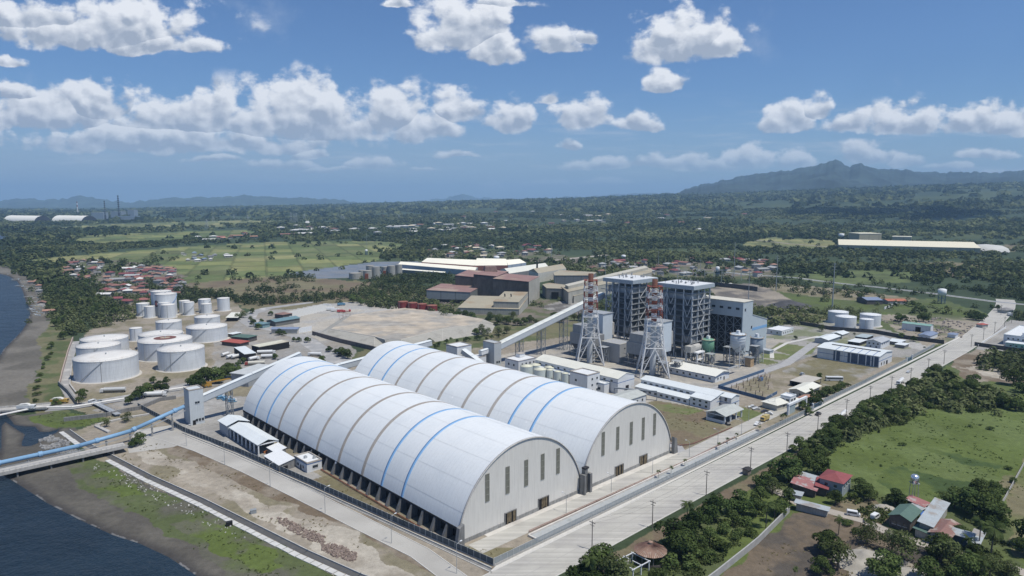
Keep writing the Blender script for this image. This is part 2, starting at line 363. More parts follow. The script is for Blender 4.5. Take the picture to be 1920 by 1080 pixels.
zone('olive', pp([(1420, 600), (1480, 585), (1560, 592), (1540, 606), (1440, 606)]), 4, 'scrub', .04, .8)
zone('scrub', pp([(1440, 540), (1560, 560), (1760, 560), (1860, 590), (1830, 640), (1760, 650), (1600, 600), (1540, 590)]), 6, 'green', .04, .7)
zone('dirt', pp([(1640, 590), (1760, 590), (1860, 600), (1800, 640), (1740, 650), (1680, 620)]), 5, 'scrub', .03, .9)
zone('olive', pp([(1440, 530), (1560, 540), (1720, 560), (1690, 570), (1560, 560), (1450, 545)]), 5, 'dirt', .04, .6)
zone('olive', pp([(1700, 495), (1780, 490), (1860, 500), (1800, 520), (1740, 515)]), 8, 'brown', .03, .8)
zone('olive', pp([(1860, 462), (1930, 462), (1960, 472), (1880, 472)]), 8, 'brown', .03, .5)
# mill and scrapyards
zone('vill', pp([(800, 600), (860, 560), (1000, 560), (1130, 570), (1100, 600), (960, 610)]), 6, 'scrub', .05, .8)
zone('dark', pp([(760, 560), (830, 545), (860, 545), (850, 570), (790, 580)]), 5, 'vill', .1, .9)
zone('yard', pp([(1010, 575), (1070, 560), (1110, 575), (1060, 590)]), 3, 'dark', .06, .8)
# right of the road
zone('scrub', pp([(1080, 1080), (1480, 850), (1900, 620), (2200, 520), (2300, 1080), (1400, 1300)]), 4, 'green', .05, .8)
zone('brown', uvp([(0, -40), (60, -40.5), (130, -40), (190, -41.5), (190, -45), (130, -47), (60, -46), (0, -46)]), 1.5, 'olive', .1, .7)
zone('green', pp([(1535, 870), (1600, 800), (1700, 765), (1920, 740), (2100, 720), (2200, 900), (1905, 980), (1800, 955), (1660, 925), (1600, 905)]), 5, 'field', .035, .5)
zone('greend', pp([(1640, 900), (1700, 880), (1800, 900), (1870, 930), (1800, 950), (1700, 930)]), 9, 'green', .05, .9)
zone('greend', pp([(1740, 840), (1800, 850), (1880, 870), (1870, 880), (1790, 862)]), 7, 'green', .06, .8)
zone('olive', pp([(1890, 900), (1990, 780), (2200, 900), (2100, 1080), (1890, 1040), (1880, 980)]), 5, 'green', .03, .7)
zone('brown', pp([(1780, 672), (1835, 655), (1930, 675), (2050, 700), (1990, 735), (1920, 722), (1810, 712)]), 4, 'dirt', .04, .8)
zone('tan', pp([(1800, 690), (1860, 682), (1930, 700), (1890, 712)]), 6, 'dirt', .04, .6)
zone('soil', pp([(1300, 1130), (1378, 1062), (1403, 1042), (1432, 1008), (1458, 992), (1484, 966), (1545, 955), (1600, 960), (1700, 1010), (1760, 1040), (1740, 1200), (1420, 1300)]), 3, 'brown', .06, .8)
zone('brown', pp([(1540, 958), (1590, 930), (1640, 935), (1675, 975), (1650, 985), (1600, 975)]), 2, 'olive', .1, .6)
zone('dirt', pp([(1600, 1085), (1595, 1040), (1620, 1025), (1660, 1040), (1700, 1055), (1740, 1085)]), 3, 'rub', .2, .6)
zone('dark', pp([(1705, 1010), (1740, 1000), (1770, 1030), (1745, 1060), (1715, 1040)]), 2, 'soil', .1, .5)
zone('yard', pp([(1835, 620), (1900, 600), (1990, 610), (1990, 665), (1830, 655)]), 2, 'concd', .05, .5)

az = np.concatenate([np.radians(np.linspace(-100, -41, 60)), np.radians(np.arange(-40.8, 40.9, 0.075)), np.radians(np.linspace(41, 100, 60))])
yy_ = np.concatenate([np.linspace(2400, 740, 24), np.arange(735, 8, -1.5), np.array([7.2, 6, 5, 4, 3, 2.2])])
rad = H * FPX / yy_ / 1.0
NA, NR = len(az), len(rad)
rr, aa = np.meshgrid(rad, az, indexing='ij'); gx = (rr * np.sin(aa)).ravel(); gy = (rr * np.cos(aa)).ravel()
def segdist(x, y, line):
    d = np.full(x.shape, 1e9)
    for (x0, y0), (x1, y1) in zip(line[:-1], line[1:]):
        dx, dy = x1 - x0, y1 - y0; t = np.clip(((x - x0) * dx + (y - y0) * dy) / (dx * dx + dy * dy), 0, 1)
        d = np.minimum(d, np.hypot(x - x0 - t * dx, y - y0 - t * dy))
    return d
def ground_z(x, y, full=False):
    x = np.atleast_1d(np.asarray(x, float)); y = np.atleast_1d(np.asarray(y, float))
    z = rise(x, y); 
    d = segdist(x, y, coast); ins = inpoly(x, y, sea_poly); sdist = np.where(ins, -d, d)
    zc = np.clip(-0.5 + sdist * 0.09, -3.0, 0.0)
    m = np.hypot(x, y) < 6500
    z = np.where(m, z + zc, z)
    dc = segdist(x, y, creek + creek[:1]); inc = inpoly(x, y, creek)
    z = np.where(inc, np.minimum(z, -0.52 - np.minimum(dc * .3, 1.2)), np.where(dc < 2.5, np.minimum(z, -0.46 + dc * 0.2), z))
    return (z, sdist, np.where(inc, -dc, dc)) if full else z
gz, sdist, cdist = ground_z(gx, gy, True)
wx = gx + 0; wy2 = gy + 0
wn1 = fbm(gx / 14, gy / 14, 4, 3) - .5; wn2 = fbm(gx / 14, gy / 14, 4, 31) - .5
col = np.empty((len(gx), 3))
fn = fbm(gx / 60, gy / 60, 4, 5)
col[:] = np.array(C_['forest']) * (0.85 + .5 * fn[:, None])
big = smooth01((fbm(gx / 380, gy / 240, 3, 77) - .60) * 9)[:, None] * (rr.ravel() > 700)[:, None]
col = col * (1 - .55 * big) + np.array(C_['scrub']) * .55 * big
for (c, poly, warp, c2, ms, amt) in ZN:
    k = warp * 2.4
    msk = inpoly(gx + wn1 * k, gy + wn2 * k, poly)
    if not msk.any(): continue
    ix = np.nonzero(msk)[0]; cc = np.tile(np.array(c), (len(ix), 1))
    if c2 is not None:
        n = fbm(gx[ix] * ms * 1.3, gy[ix] * ms * 1.3, 5, int(abs(poly[0][0])) % 97); t = smooth01((n - .42) / .2)[:, None] * amt
        cc = cc * (1 - t) + np.array(c2) * t
    if c in (C_['field'], C_['field2']):
        pa = gx[ix] * .94 + gy[ix] * .34; pb = -gx[ix] * .34 + gy[ix] * .94; ia = np.floor(pa / 62); ib = np.floor(pb / 95 + .37 * ia)
        hsh = np.modf(np.abs(np.sin(ia * 12.9898 + ib * 78.233) * 43758.5453))[0][:, None]; cc = cc * (.72 + .5 * hsh) * np.array([1 + .0, 1, 1]) + np.array([.05, .028, .012]) * (hsh > .62)
        ed = (np.abs(pa / 62 - ia - .5) > .46) | (np.abs(pb / 95 + .37 * ia - ib - .5) > .47); cc[ed] = cc[ed] * .7
    col[ix] = cc
wet = smooth01(1 - np.abs(sdist) / 5.0)[:, None] * (rr.ravel() < 1500)[:, None]
col = col * (1 - wet) + np.array(C_['sandw']) * wet
foam = ((sdist > -.2) & (sdist < .7) & (fbm(gx / 5, gy / 5, 4, 61) > .55) & (rr.ravel() < 900))[:, None]; col = np.where(foam, .15, col)
wetc = smooth01(1 - np.abs(cdist) / 3.0)[:, None]
col = col * (1 - wetc) + np.array(C_['sandw']) * wetc
me = bpy.data.meshes.new('ground')
me.vertices.add(len(gx)); me.vertices.foreach_set('co', np.stack([gx, gy, gz], 1).ravel())
ii, jj = np.meshgrid(np.arange(NR - 1), np.arange(NA - 1), indexing='ij'); a_ = (ii * NA + jj).ravel()
# a disc of one more sheet below the drone closes the middle
quads = np.stack([a_, a_ + 1, a_ + NA + 1, a_ + NA], 1)[:, ::-1]
me.loops.add(quads.size); me.loops.foreach_set('vertex_index', quads.ravel().astype(np.int32))
me.polygons.add(len(quads)); me.polygons.foreach_set('loop_start', np.arange(0, quads.size, 4, dtype=np.int32)); me.polygons.foreach_set('loop_total', np.full(len(quads), 4, np.int32))
me.update(calc_edges=True); me.shade_smooth()
ca = me.color_attributes.new('soil', 'FLOAT_COLOR', 'POINT')
ca.data.foreach_set('color', np.concatenate([col, np.ones((len(gx), 1))], 1).ravel().astype(np.float32))
gmat = bpy.data.materials.new('ground_soil'); gmat.use_nodes = True; t_ = gmat.node_tree; t_.nodes.clear(); N = NT(t_)
at = N.n('Attribute', attribute_name='soil'); pos = N.n('NewGeometry').outputs['Position']
f1 = N.ramp(N.noise(pos, 0.35, 6, 0.7), .3, .7, .78, 1.22, False)
f2 = N.ramp(N.noise(pos, 2.2, 4, 0.7), .3, .7, .86, 1.14, False)
f3 = N.ramp(N.noise(pos, 0.03, 5, 0.6), .3, .7, .85, 1.15, False)
ff = N.m('MULTIPLY', N.m('MULTIPLY', f1, f2), f3)
cc = N.mix(1.0, at.outputs['Color'], N.n('CombineColor', {0: ff, 1: ff, 2: ff}).outputs[0], 'MULTIPLY')
bm_ = N.n('Bump', {'Height': N.noise(pos, 1.2, 6, 0.7), 'Strength': 0.35, 'Distance': 0.5})
t_.links.new(N.n('BsdfPrincipled', {'Base Color': cc, 'Roughness': 0.95, 'Specular IOR Level': 0.15, 'Normal': bm_.outputs[0]}).outputs[0], N.n('OutputMaterial').inputs[0])
me.materials.append(gmat)
go_ = bpy.data.objects.new('ground', me); COL.objects.link(go_); go_['kind'] = 'structure'

# ---------------------------------------------------------------- sea and creek
def water_mat(name, col, s1, s2):
    m = bpy.data.materials.new(name); m.use_nodes = True; t = m.node_tree; t.nodes.clear(); N = NT(t)
    pos = N.n('NewGeometry').outputs['Position']
    a = N.noise(N.vm('MULTIPLY', pos, (1, 1.0, 1)), s1, 5, 0.65); b = N.noise(pos, s2, 3, 0.6)
    bp = N.n('Bump', {'Height': N.m('ADD', N.m('ADD', a, N.m('MULTIPLY', b, 0.5)), N.m('MULTIPLY', N.noise(pos, .05, 3, .5), 1.6)), 'Strength': 1.0, 'Distance': 1.3})
    c = N.mix(N.ramp(N.noise(pos, 0.012, 4, 0.6), .35, .65), col, tuple(q * 1.5 for q in col))
    t.links.new(N.n('BsdfPrincipled', {'Base Color': c, 'Roughness': 0.30, 'IOR': 1.33, 'Specular IOR Level': 0.5, 'Normal': bp.outputs[0]}).outputs[0], N.n('OutputMaterial').inputs[0])
    return m
wm = water_mat('sea_water', (.009, .018, .027), 0.16, 0.7)
# the water is a level sheet below the ground; the ground dips under it along the coast
o_ = MB(); o_.add([(-9000, -1500, -.5), (700, -1500, -.5), (400, 150, -.5), (60, 150, -.5), (-60, 330, -.5), (-420, 900, -.5), (-1500, 3300, -.5), (-9000, 3300, -.5)], [tuple(range(8))])
struct('sea', o_, wm)

# ---------------------------------------------------------------- mountains
def ridge(name, px_pts, dist0, depth, seed, rough, cols, nx=420, ny=46, amp=0.10):
    xs = np.array([p[0] for p in px_pts], float); ys = np.array([p[1] for p in px_pts], float)
    px = np.linspace(xs[0], xs[-1], nx); th_ = np.arctan((px - 960) / FPX)
    top = H + (YH - np.interp(px, xs, ys)) / FPX * dist0 / np.cos(th_) * np.cos(th_)
    top = top + (fbm(px / 9, px * 0, 4, seed + 40) - .5) * dist0 * .0052; V_, Cc = [], []
    tt = np.linspace(0, 1, ny)
    for j, t in enumerate(tt):
        r_ = (dist0 - depth + depth * 1.6 * t) / np.cos(th_)
        x = r_ * np.sin(th_); y = r_ * np.cos(th_)
        pk = 1 / 1.6
        prof = np.where(t < pk, smooth01(t / pk) * .45 + .55 * (t / pk) ** 1.6, smooth01((1 - t) / (1 - pk)))
        base = rise(x, y) * (1 if name != 'far_hills' else 0) - 30
        n = 1 - 2 * np.abs(fbm(x / (rough), y / (rough), 5, seed, .55) - .5)
        w_ = np.sin(np.pi * min(1, t / pk * 0.98)) ** .7 if t < pk else 0.4
        z = base + (top - base) * prof + (n - .72) * w_ * (top - base) * amp * 9
        if abs(t - pk) < 0.5 / ny + .012: z = np.maximum(z, top)
        z = np.where(np.full(nx, t <= pk), np.minimum(z, base + (top - base) * 1.02), z)
        V_.append(np.stack([x, y, z], 1))
    v = np.concatenate(V_); me = bpy.data.meshes.new(name); me.vertices.add(len(v)); me.vertices.foreach_set('co', v.ravel())
    i, j = np.meshgrid(np.arange(ny - 1), np.arange(nx - 1), indexing='ij'); a = (i * nx + j).ravel(); qd = np.stack([a, a + 1, a + nx + 1, a + nx], 1)
    me.loops.add(qd.size); me.loops.foreach_set('vertex_index', qd.ravel().astype(np.int32))
    me.polygons.add(len(qd)); me.polygons.foreach_set('loop_start', np.arange(0, qd.size, 4, dtype=np.int32)); me.polygons.foreach_set('loop_total', np.full(len(qd), 4, np.int32))
    me.update(calc_edges=True); me.shade_smooth()
    me.materials.append(mat(name + '_cover', cols, .95, var=.35, scale=.004, col2=tuple(q * 1.7 for q in cols), c2scale=.0025, c2lo=.45, c2hi=.6))
    o = bpy.data.objects.new(name, me); COL.objects.link(o); o['kind'] = 'structure'
ridge('mountain', [(1150, 372), (1265, 362), (1300, 349), (1350, 340), (1380, 333), (1400, 331), (1430, 326), (1450, 322), (1475, 322), (1500, 316), (1530, 311), (1557, 304), (1570, 309), (1585, 317), (1597, 311), (1605, 309), (1615, 315), (1640, 320), (1690, 321), (1705, 325), (1750, 327), (1800, 325), (1860, 325), (1920, 320), (2050, 316), (2200, 320), (2400, 340)], 10500, 3800, 11, 1500, (.022, .034, .030), 900, 80, .085)
ridge('hills', [(-300, 372), (0, 379), (40, 372), (90, 375), (130, 372), (160, 366), (190, 374), (240, 380), (275, 376), (300, 373), (340, 371), (420, 370), (470, 366), (520, 370), (570, 371), (620, 373), (690, 380), (760, 384)], 15500, 2500, 5, 2200, (.04, .055, .04), 300, 24, .06)
ridge('far_hills', [(700, 384), (780, 379), (830, 372), (870, 366), (900, 370), (940, 372), (1000, 376), (1040, 372), (1060, 368), (1100, 370), (1150, 364), (1200, 362), (1260, 366), (1320, 372)], 24000, 2500, 9, 3500, (.04, .055, .04), 260, 16, .05)

# ================================================================ ROADS
Mroad = mat('road_concrete', (.41, .40, .365), .9, drive=.2, var=.10, scale=.12, streak=0, col2=(.36, .35, .33), c2scale=.05, c2lo=.45, c2hi=.7)
Mroad2 = mat('road_concrete_old', (.40, .39, .36), .9, var=.14, scale=.12, col2=(.33, .32, .295), c2scale=.06, c2lo=.42, c2hi=.62)
Mkerb = mat('kerb_concrete', (.50, .49, .46), .9, var=.12, scale=.8)
Masph = mat('road_asphalt', (.22, .22, .22), .9, var=.15, scale=.15, col2=(.30, .29, .28), c2scale=.08)
def strip_poly(line, halfw):
    L, Rr = [], []
    n = len(line)
    for i, p in enumerate(line):
        a = Vector(line[max(0, i - 1)]); b = Vector(line[min(n - 1, i + 1)]); d = (b - a).normalized(); nn = Vector((-d.y, d.x))
        hw = halfw if not isinstance(halfw, (list, tuple)) else halfw[i]
        L.append(Vector(p) + nn * hw); Rr.append(Vector(p) - nn * hw)
    return L, Rr
def road(name, line, hw, z, m, kerb=0.0, km=None, zf=False):
    """a strip following line; with kerb > 0 raised kerbs run along both edges"""
    L, Rr = strip_poly(line, hw); b = MB(); n = len(line)
    zz = [float(ground_z(p[0], p[1])[0]) + z if zf else z for p in line]
    b.add([(*L[i], zz[i]) for i in range(n)] + [(*Rr[i], zz[i]) for i in range(n)], [(i, n + i, n + i + 1, i + 1) for i in range(n - 1)])
    o = struct(name, b, m)
    if kerb:
        for side in (1, -1):
            E = L if side == 1 else Rr; k = MB()
            for i in range(n - 1):
                a, c = E[i], E[i + 1]; d = (c - a).normalized(); nn = Vector((-d.y, d.x)) * side * kerb
                q = [a, c, c + nn, a + nn] if side == 1 else [a + nn, c + nn, c, a]
                k.add([(*v, z - .1) for v in q] + [(*v, z + .13) for v in q], [(4, 5, 6, 7), (0, 1, 5, 4), (1, 2, 6, 5), (2, 3, 7, 6), (3, 0, 4, 7)])
            struct(name + '_kerb', k, km or Mkerb)
    return o
mainline = [sw(-60, -29.2), sw(0, -29.2), sw(100, -29.2), sw(200, -29.4), sw(400, -29.5), sw(500, -28.5), sw(570, -25.5), sw(640, -20), sw(720, -12), sw(790, -4), sw(842, 5), sw(872, 12)]
road('road', [tuple(p) for p in mainline], [7.9, 7.9, 7.9, 8, 8.6, 9, 9, 9, 9, 9, 9, 9], .05, Mroad, .4)
struct('road_shoulder', MB().add([(*sw(-8, -21.2), .03), (*sw(560, -17.2), .03), (*sw(560, -15.2), .03), (*sw(-2, -19.2), .03)], [(0, 1, 2, 3)]), Mkerb)
# joints and tyre lines of the slabs, as thin sheets
b = MB()
for k, (vv, w_) in enumerate([(-30.1, .10), (-25.4, .06), (-34.8, .06)]):
    q0, q1, q2, q3 = sw(-50, vv - w_), sw(420, vv - w_), sw(420, vv + w_), sw(-50, vv + w_)
    b.add([(*q0, .062), (*q1, .062), (*q2, .062), (*q3, .062)], [(0, 1, 2, 3)])
struct('road_joints', b, mat('joint_tar', (.33, .32, .30), .9))
left = [sw(-17.5, -27), sw(-15.5, 5), sw(-19, 40), sw(-22.5, 75), sw(-27.0, 118), sw(-33, 160), sw(-37.5, 186), sw(-42, 204)]
road('coastal_road', [tuple(p) for p in left], [3.6, 3.6, 4.0, 4.2, 4.6, 5.2, 6.8, 9.0], .045, Mroad2, .3)
struct('jetty_apron', MB().prism([tuple(sw(*q)) for q in [(-62, 178), (-44, 172), (-34, 176), (-33, 208), (-50, 212), (-60, 190)]], -.2, .07), Mroad2)
road('site_road', [tuple(sw(*q)) for q in [(0, -6.2), (60, -6.8), (128, -7.4), (190, -6.2), (236, -5.2), (262, -10)]], 4.0, .06, Mroad)
struct('hall_apron', MB().prism([tuple(sw(*q)) for q in [(9, -.3), (126, -.3), (131, -3), (128, -3.6), (9, -2.6)]], -.2, .075), mat('apron_concrete', (.52, .50, .46), .9, var=.12, scale=.2, col2=(.40, .38, .35), c2scale=.1))
road('site_road', [tuple(sw(*q)) for q in [(131, -4), (137, 2), (138, 20), (134, 50), (134, 80)]], 3.2, .055, mat('road_worn', (.33, .33, .33), .9, var=.15, scale=.2))
road('site_road', [tuple(sw(*q)) for q in [(200, 45), (245, 43.5), (300, 45), (345, 44), (382, 51), (440, 62)]], 3.6, .05, mat('road_worn', (.33, .33, .33)))
road('site_path', [tuple(sw(*q)) for q in [(356, 60), (380, 72), (420, 78), (470, 72)]], 1.6, .055, Mkerb)
road('depot_road', [tuple(gp(*q)) for q in [(640, 680), (600, 655), (560, 630), (520, 618), (480, 610), (462, 598), (470, 588), (500, 578), (560, 570), (600, 565)]], [9, 8, 7.5, 8, 9, 9, 8, 7, 6, 5], .06, mat('road_grey', (.30, .30, .295), .9, var=.14, scale=.12, col2=(.40, .39, .375), c2scale=.06))
road('depot_yard_road', [tuple(gp(*q)) for q in [(90, 766), (140, 762), (200, 752), (300, 735), (360, 722), (420, 700)]], 6.5, .055, mat('road_grey', (.3, .3, .3)))
road('dirt_track', [tuple(gp(*q)) for q in [(1430, 905), (1500, 945), (1560, 960), (1620, 976), (1680, 1005), (1740, 1022), (1820, 1040), (1900, 1066), (1960, 1090)]], 2.6, .05, mat('track_dirt', (.34, .31, .27), .95, var=.15, scale=.3))
hw_ = [(2080, 600), (1960, 575), (1860, 565), (1739, 549), (1640, 538), (1590, 533), (1530, 526), (1495, 521), (1450, 518), (1400, 515), (1340, 508)]
road('highway', [tuple(gp(*q)) for q in hw_], 6.0, .08, Mroad)
road('highway', [tuple(gp(*q)) for q in [(600, 438), (585, 434), (578, 424), (574, 414), (571, 409)]], [14, 11, 11, 10, 9], .5, Mkerb, zf=True)
road('country_track', [tuple(gp(*q)) for q in [(1010, 492), (1080, 484), (1160, 476), (1240, 474)]], 9, .3, mat('track_dirt', (.3, .3, .3)), zf=True)
road('country_track', [tuple(gp(*q)) for q in [(1920, 464), (1800, 462), (1640, 470), (1560, 464), (1480, 458), (1420, 452), (1400, 446)]], 5, .6, mat('track_dirt', (.3, .3, .3)), zf=True)
# ================================================================ MATERIALS FOR BUILT THINGS
Msheet = mat('roof_sheet_pale', (.68, .71, .72), .55, var=.05, scale=.06, corr=('Y', 1.1), corrstr=.11, spec=.25, streak=.06, col2=(.585, .62, .64), c2scale=.06, c2lo=.42, c2hi=.75)
Mend = mat('end_cladding', (.66, .645, .60), .6, var=.05, scale=.08, streak=.09, corr=('X', 0.9), corrstr=.06)
Mblue = mat('blue_band', (.20, .38, .62), .5, var=.06)
Mbrown = mat('brown_rib', (.33, .30, .27), .7, var=.1, corr=('Y', .35), corrstr=.45)
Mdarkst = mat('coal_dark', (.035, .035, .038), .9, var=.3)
Mpier = mat('pier_concrete', (.17, .175, .18), .9, var=.25, scale=.3, streak=.4)
Mconc = mat('concrete', (.42, .41, .385), .9, var=.15, scale=.3, streak=.2)
Mconcd = mat('concrete_dark', (.22, .22, .215), .9, var=.2, scale=.3, streak=.3)
Mlouv = mat('louvre', (.17, .17, .14), .7, var=.15, scale=.8)
Mcurt = mat('door_curtain', (.17, .135, .085), .9, var=.5, scale=1.2, corr=('X', .35), corrstr=.6)
Mred = mat('red_pipe_paint', (.24, .11, .085), .6, var=.15)
Mgalv = mat('galvanised', (.42, .44, .45), .45, metal=.3, var=.1)
Msteel = mat('steel_grey', (.20, .225, .25), .55, var=.15)
Msteelw = mat('steel_white', (.66, .67, .67), .55, var=.08, streak=.15)
Msteeld = mat('steel_dark', (.055, .062, .072), .7, var=.35, scale=.25)
Mwhite = mat('white_paint', (.70, .72, .73), .5, var=.06, scale=.2, streak=.07)
Mwall = mat('wall_white', (.64, .66, .67), .8, var=.06, scale=.2, streak=.10)
Mwallg = mat('wall_grey', (.36, .39, .42), .6, var=.06, scale=.15, streak=.06)
Mroofw = mat('roof_white', (.60, .64, .65), .6, var=.06, scale=.15, corr=('X', 1.0), corrstr=.08)
Mroofc = mat('roof_cream', (.55, .54, .44), .7, var=.10, scale=.1, streak=0, col2=(.42, .38, .30), c2scale=.06)
Mglass = mat('window_glass', (.03, .04, .05), .15, var=.1, spec=.6)
Mtrim = mat('blue_trim', (.10, .18, .36), .6)
Mdark = mat('dark_opening', (.015, .015, .016), .9)
Mtank = mat('tank_white', (.64, .67, .69), .5, var=.05, scale=.15, streak=.14, corr=('Z', 1.2), corrstr=.10)
Mtankroof = mat('tank_roof', (.62, .61, .58), .7, var=.07, scale=.25, col2=(.50, .47, .43), c2scale=.12, c2lo=.5, c2hi=.75)
Mrust = mat('rust_red', (.25, .085, .05), .8, var=.3, scale=.5)
Mmaroon = mat('maroon_paint', (.20, .035, .035), .7, var=.15, streak=.3)
Mstack = mat('stack_red', (.25, .075, .05), .7, var=.15, streak=.2)
Mflue = mat('flue_grey', (.47, .50, .52), .5, var=.1, streak=.15)
Mwood = mat('pole_wood', (.20, .18, .16), .9)
Mfence = mat('fence_panel', (.09, .105, .115), .8, var=.15)
Mlouv2 = mat('slate_roof', (.19, .235, .33), .6, var=.1, corr=('X', .8))

def site(u, v): return tuple(sw(u, v))
def sthing(name, label, cat, u, v, group=None, z=0, rz=0.0):
    return thing(name, label, cat, site(u, v), TH + rz, group, z)

# ================================================================ THE TWO STORAGE HALLS
RAD, ZC, HALF = 33.1, -2.5, 32.0
EAVE = 6.0
aE = math.asin((EAVE - ZC) / RAD)
def arch(n=56, r=RAD, cx=0.0, a=aE):
    return [(cx + r * math.cos(math.pi - (a + (math.pi - 2 * a) * i / n)), ZC + r * math.sin(a + (math.pi - 2 * a) * i / n)) for i in range(n + 1)]
def make_hall(uc, L, label, side_label):
    t = sthing('storage_hall', label, 'storage hall', uc, 0, 'barrel vaulted coal storage halls')
    # vaulted roof, a shell with thickness
    b = MB(); A = arch(); B2 = arch(r=RAD - .35); n = len(A)
    vs = [(x, 0, z) for x, z in A] + [(x, L, z) for x, z in A] + [(x, 0, z) for x, z in B2] + [(x, L, z) for x, z in B2]
    fs = []
    for i in range(n - 1):
        fs += [(i, i + 1, n + i + 1, n + i), (2 * n + i, 3 * n + i, 3 * n + i + 1, 2 * n + i + 1), (i, 2 * n + i, 2 * n + i + 1, i + 1), (n + i, n + i + 1, 3 * n + i + 1, 3 * n + i)]
    fs += [(0, n, 3 * n, 2 * n), (n - 1, 3 * n - 1, 4 * n - 1, 2 * n - 1)]
    outer = [f for k_, f in enumerate(fs[:-2]) if k_ % 4 == 0]; rest = [f for k_, f in enumerate(fs[:-2]) if k_ % 4] + fs[-2:]
    b.add(vs, outer); b.add(vs, rest); ro = b.build('roof', Msheet, t, True)
    ro.data.polygons.foreach_set('use_smooth', [True] * len(outer) + [False] * len(rest))
    # rings standing 6 cm proud of the sheet
    def ring(v0, v1, m, nm, h=.07):
        q = MB(); A2 = arch(r=RAD + h); k = len(A2)
        q.add([(x, v0, z) for x, z in A2] + [(x, v1, z) for x, z in A2] + [(x, v0, z) for x, z in A] + [(x, v1, z) for x, z in A],
              sum([[(i, i + 1, k + i + 1, k + i), (2 * k + i, 2 * k + i + 1, i + 1, i), (k + i, k + i + 1, 3 * k + i + 1, 3 * k + i)] for i in range(k - 1)], []))
        q.build(nm, m, t, True)
    for v in (35.5, 50.0, 159.0, 174.0): ring(v - .75, v + .75, Mblue, 'blue_stripe')
    for v in (65.0, 84.8, 104.8, 124.8, 145.0):
        for dv in (-.95, -.3, .35): ring(v + dv, v + dv + .42, Mbrown, 'ridge_vent_strip', .12)
    q = MB()
    for a in (.42, .72, 1.05, 1.34, 1.8, 2.1, 2.42, 2.72):
        for s_ in (-.0022, .0022): pass
        p_ = [((RAD + .03) * math.cos(a + d_), ZC + (RAD + .03) * math.sin(a + d_)) for d_ in (-.0028, .0028)]; q.add([(p_[0][0], .1, p_[0][1]), (p_[1][0], .1, p_[1][1]), (p_[1][0], L - .1, p_[1][1]), (p_[0][0], L - .1, p_[0][1])], [(0, 1, 2, 3)])
    q.build('sheet_seam', mat('seam_grey', (.57, .595, .60), .7), t)
    rz_ = random.Random(int(uc)); q = MB()
    for k in range(26):
        a = rz_.uniform(.9, 2.9) if uc < 60 else rz_.uniform(1.1, 2.6); v = rz_.uniform(4, L - 8); da, dv = rz_.uniform(.012, .04), rz_.uniform(.5, 1.1); rr_ = RAD + .05
        q.add([(rr_ * math.cos(a), v, ZC + rr_ * math.sin(a)), (rr_ * math.cos(a + da), v, ZC + rr_ * math.sin(a + da)), (rr_ * math.cos(a + da), v + dv, ZC + rr_ * math.sin(a + da)), (rr_ * math.cos(a), v + dv, ZC + rr_ * math.sin(a))], [(0, 1, 2, 3)])
    q.build('patch', mat('patch_bright', (.74, .76, .77), .5), t)['kind'] = 'stuff'
    # scalloped trim round the near gable
    ring(-.55, .05, mat('gable_trim', (.40, .39, .37), .7, var=.3, scale=1.5), 'gable_trim', .35)
    # end walls
    for y0, y1, nm in ((-.12, .12, 'end_wall'), (L - .12, L + .12, 'end_wall')):
        q = MB(); P = [(-HALF + .25, 1.5)] + [(x * .992, z - .12) for x, z in A] + [(HALF - .25, 1.5)]
        k = len(P); q.add([(x, y0, z) for x, z in P] + [(x, y1, z) for x, z in P], [tuple(range(k)), tuple(range(k, 2 * k))[::-1]] + [(i, k + i, k + (i + 1) % k, (i + 1) % k) for i in range(k)])
        q.build(nm, Mend, t)
    doors = (-10.9 + .5, 6.9 + .5)
    q = MB(); xs = [-HALF + .2] + sum([[d, d + 5.5] for d in doors], []) + [HALF - .2]
    for i in range(0, len(xs), 2): q.box(xs[i], -.45, -.3, xs[i + 1], .15, 1.5)
    q.build('plinth', mat('plinth_concrete', (.30, .30, .29), .9, var=.25, scale=.6, streak=.3), t)
    for i, x in enumerate((-19.1, -9.1, .6, 9.6, 18.4)):
        wdw = MB().box(x - .95, -.22, 12.0, x + .95, -.10, 22.5).build('louvre_window', Mlouv, t)
        fr = MB()
        for z in (12, 14.6, 17.2, 19.8, 22.4): fr.box(x - .98, -.3, z, x + .98, -.2, z + .1)
        for xx in (x - 1.0, x + .92): fr.box(xx, -.3, 12, xx + .09, -.2, 22.5)
        fr.build('frame', mat('louvre_frame', (.30, .30, .26), .7), wdw)
    for d in doors:
        dr = MB().box(d + .02, -.3, -.1, d + 5.48, .1, 4.5).build('door', Mdark, t)
        MB().box(d - .25, -.5, 0, d, -.1, 4.75).box(d + 5.5, -.5, 0, d + 5.75, -.1, 4.75).box(d - .25, -.5, 4.5, d + 5.75, -.1, 4.8).build('frame', Mconcd, dr)
        cm = MB(); r_ = random.Random(int(d * 10 + uc))
        for k in range(7):
            if r_.random() < .8: cm.box(d + .1 + k * .76, -.42 - .1 * (k % 2), r_.uniform(0, .9), d + .1 + k * .76 + r_.uniform(.5, .74), -.34 - .1 * (k % 2), 4.45)
        cm.build('curtain', Mcurt, dr)
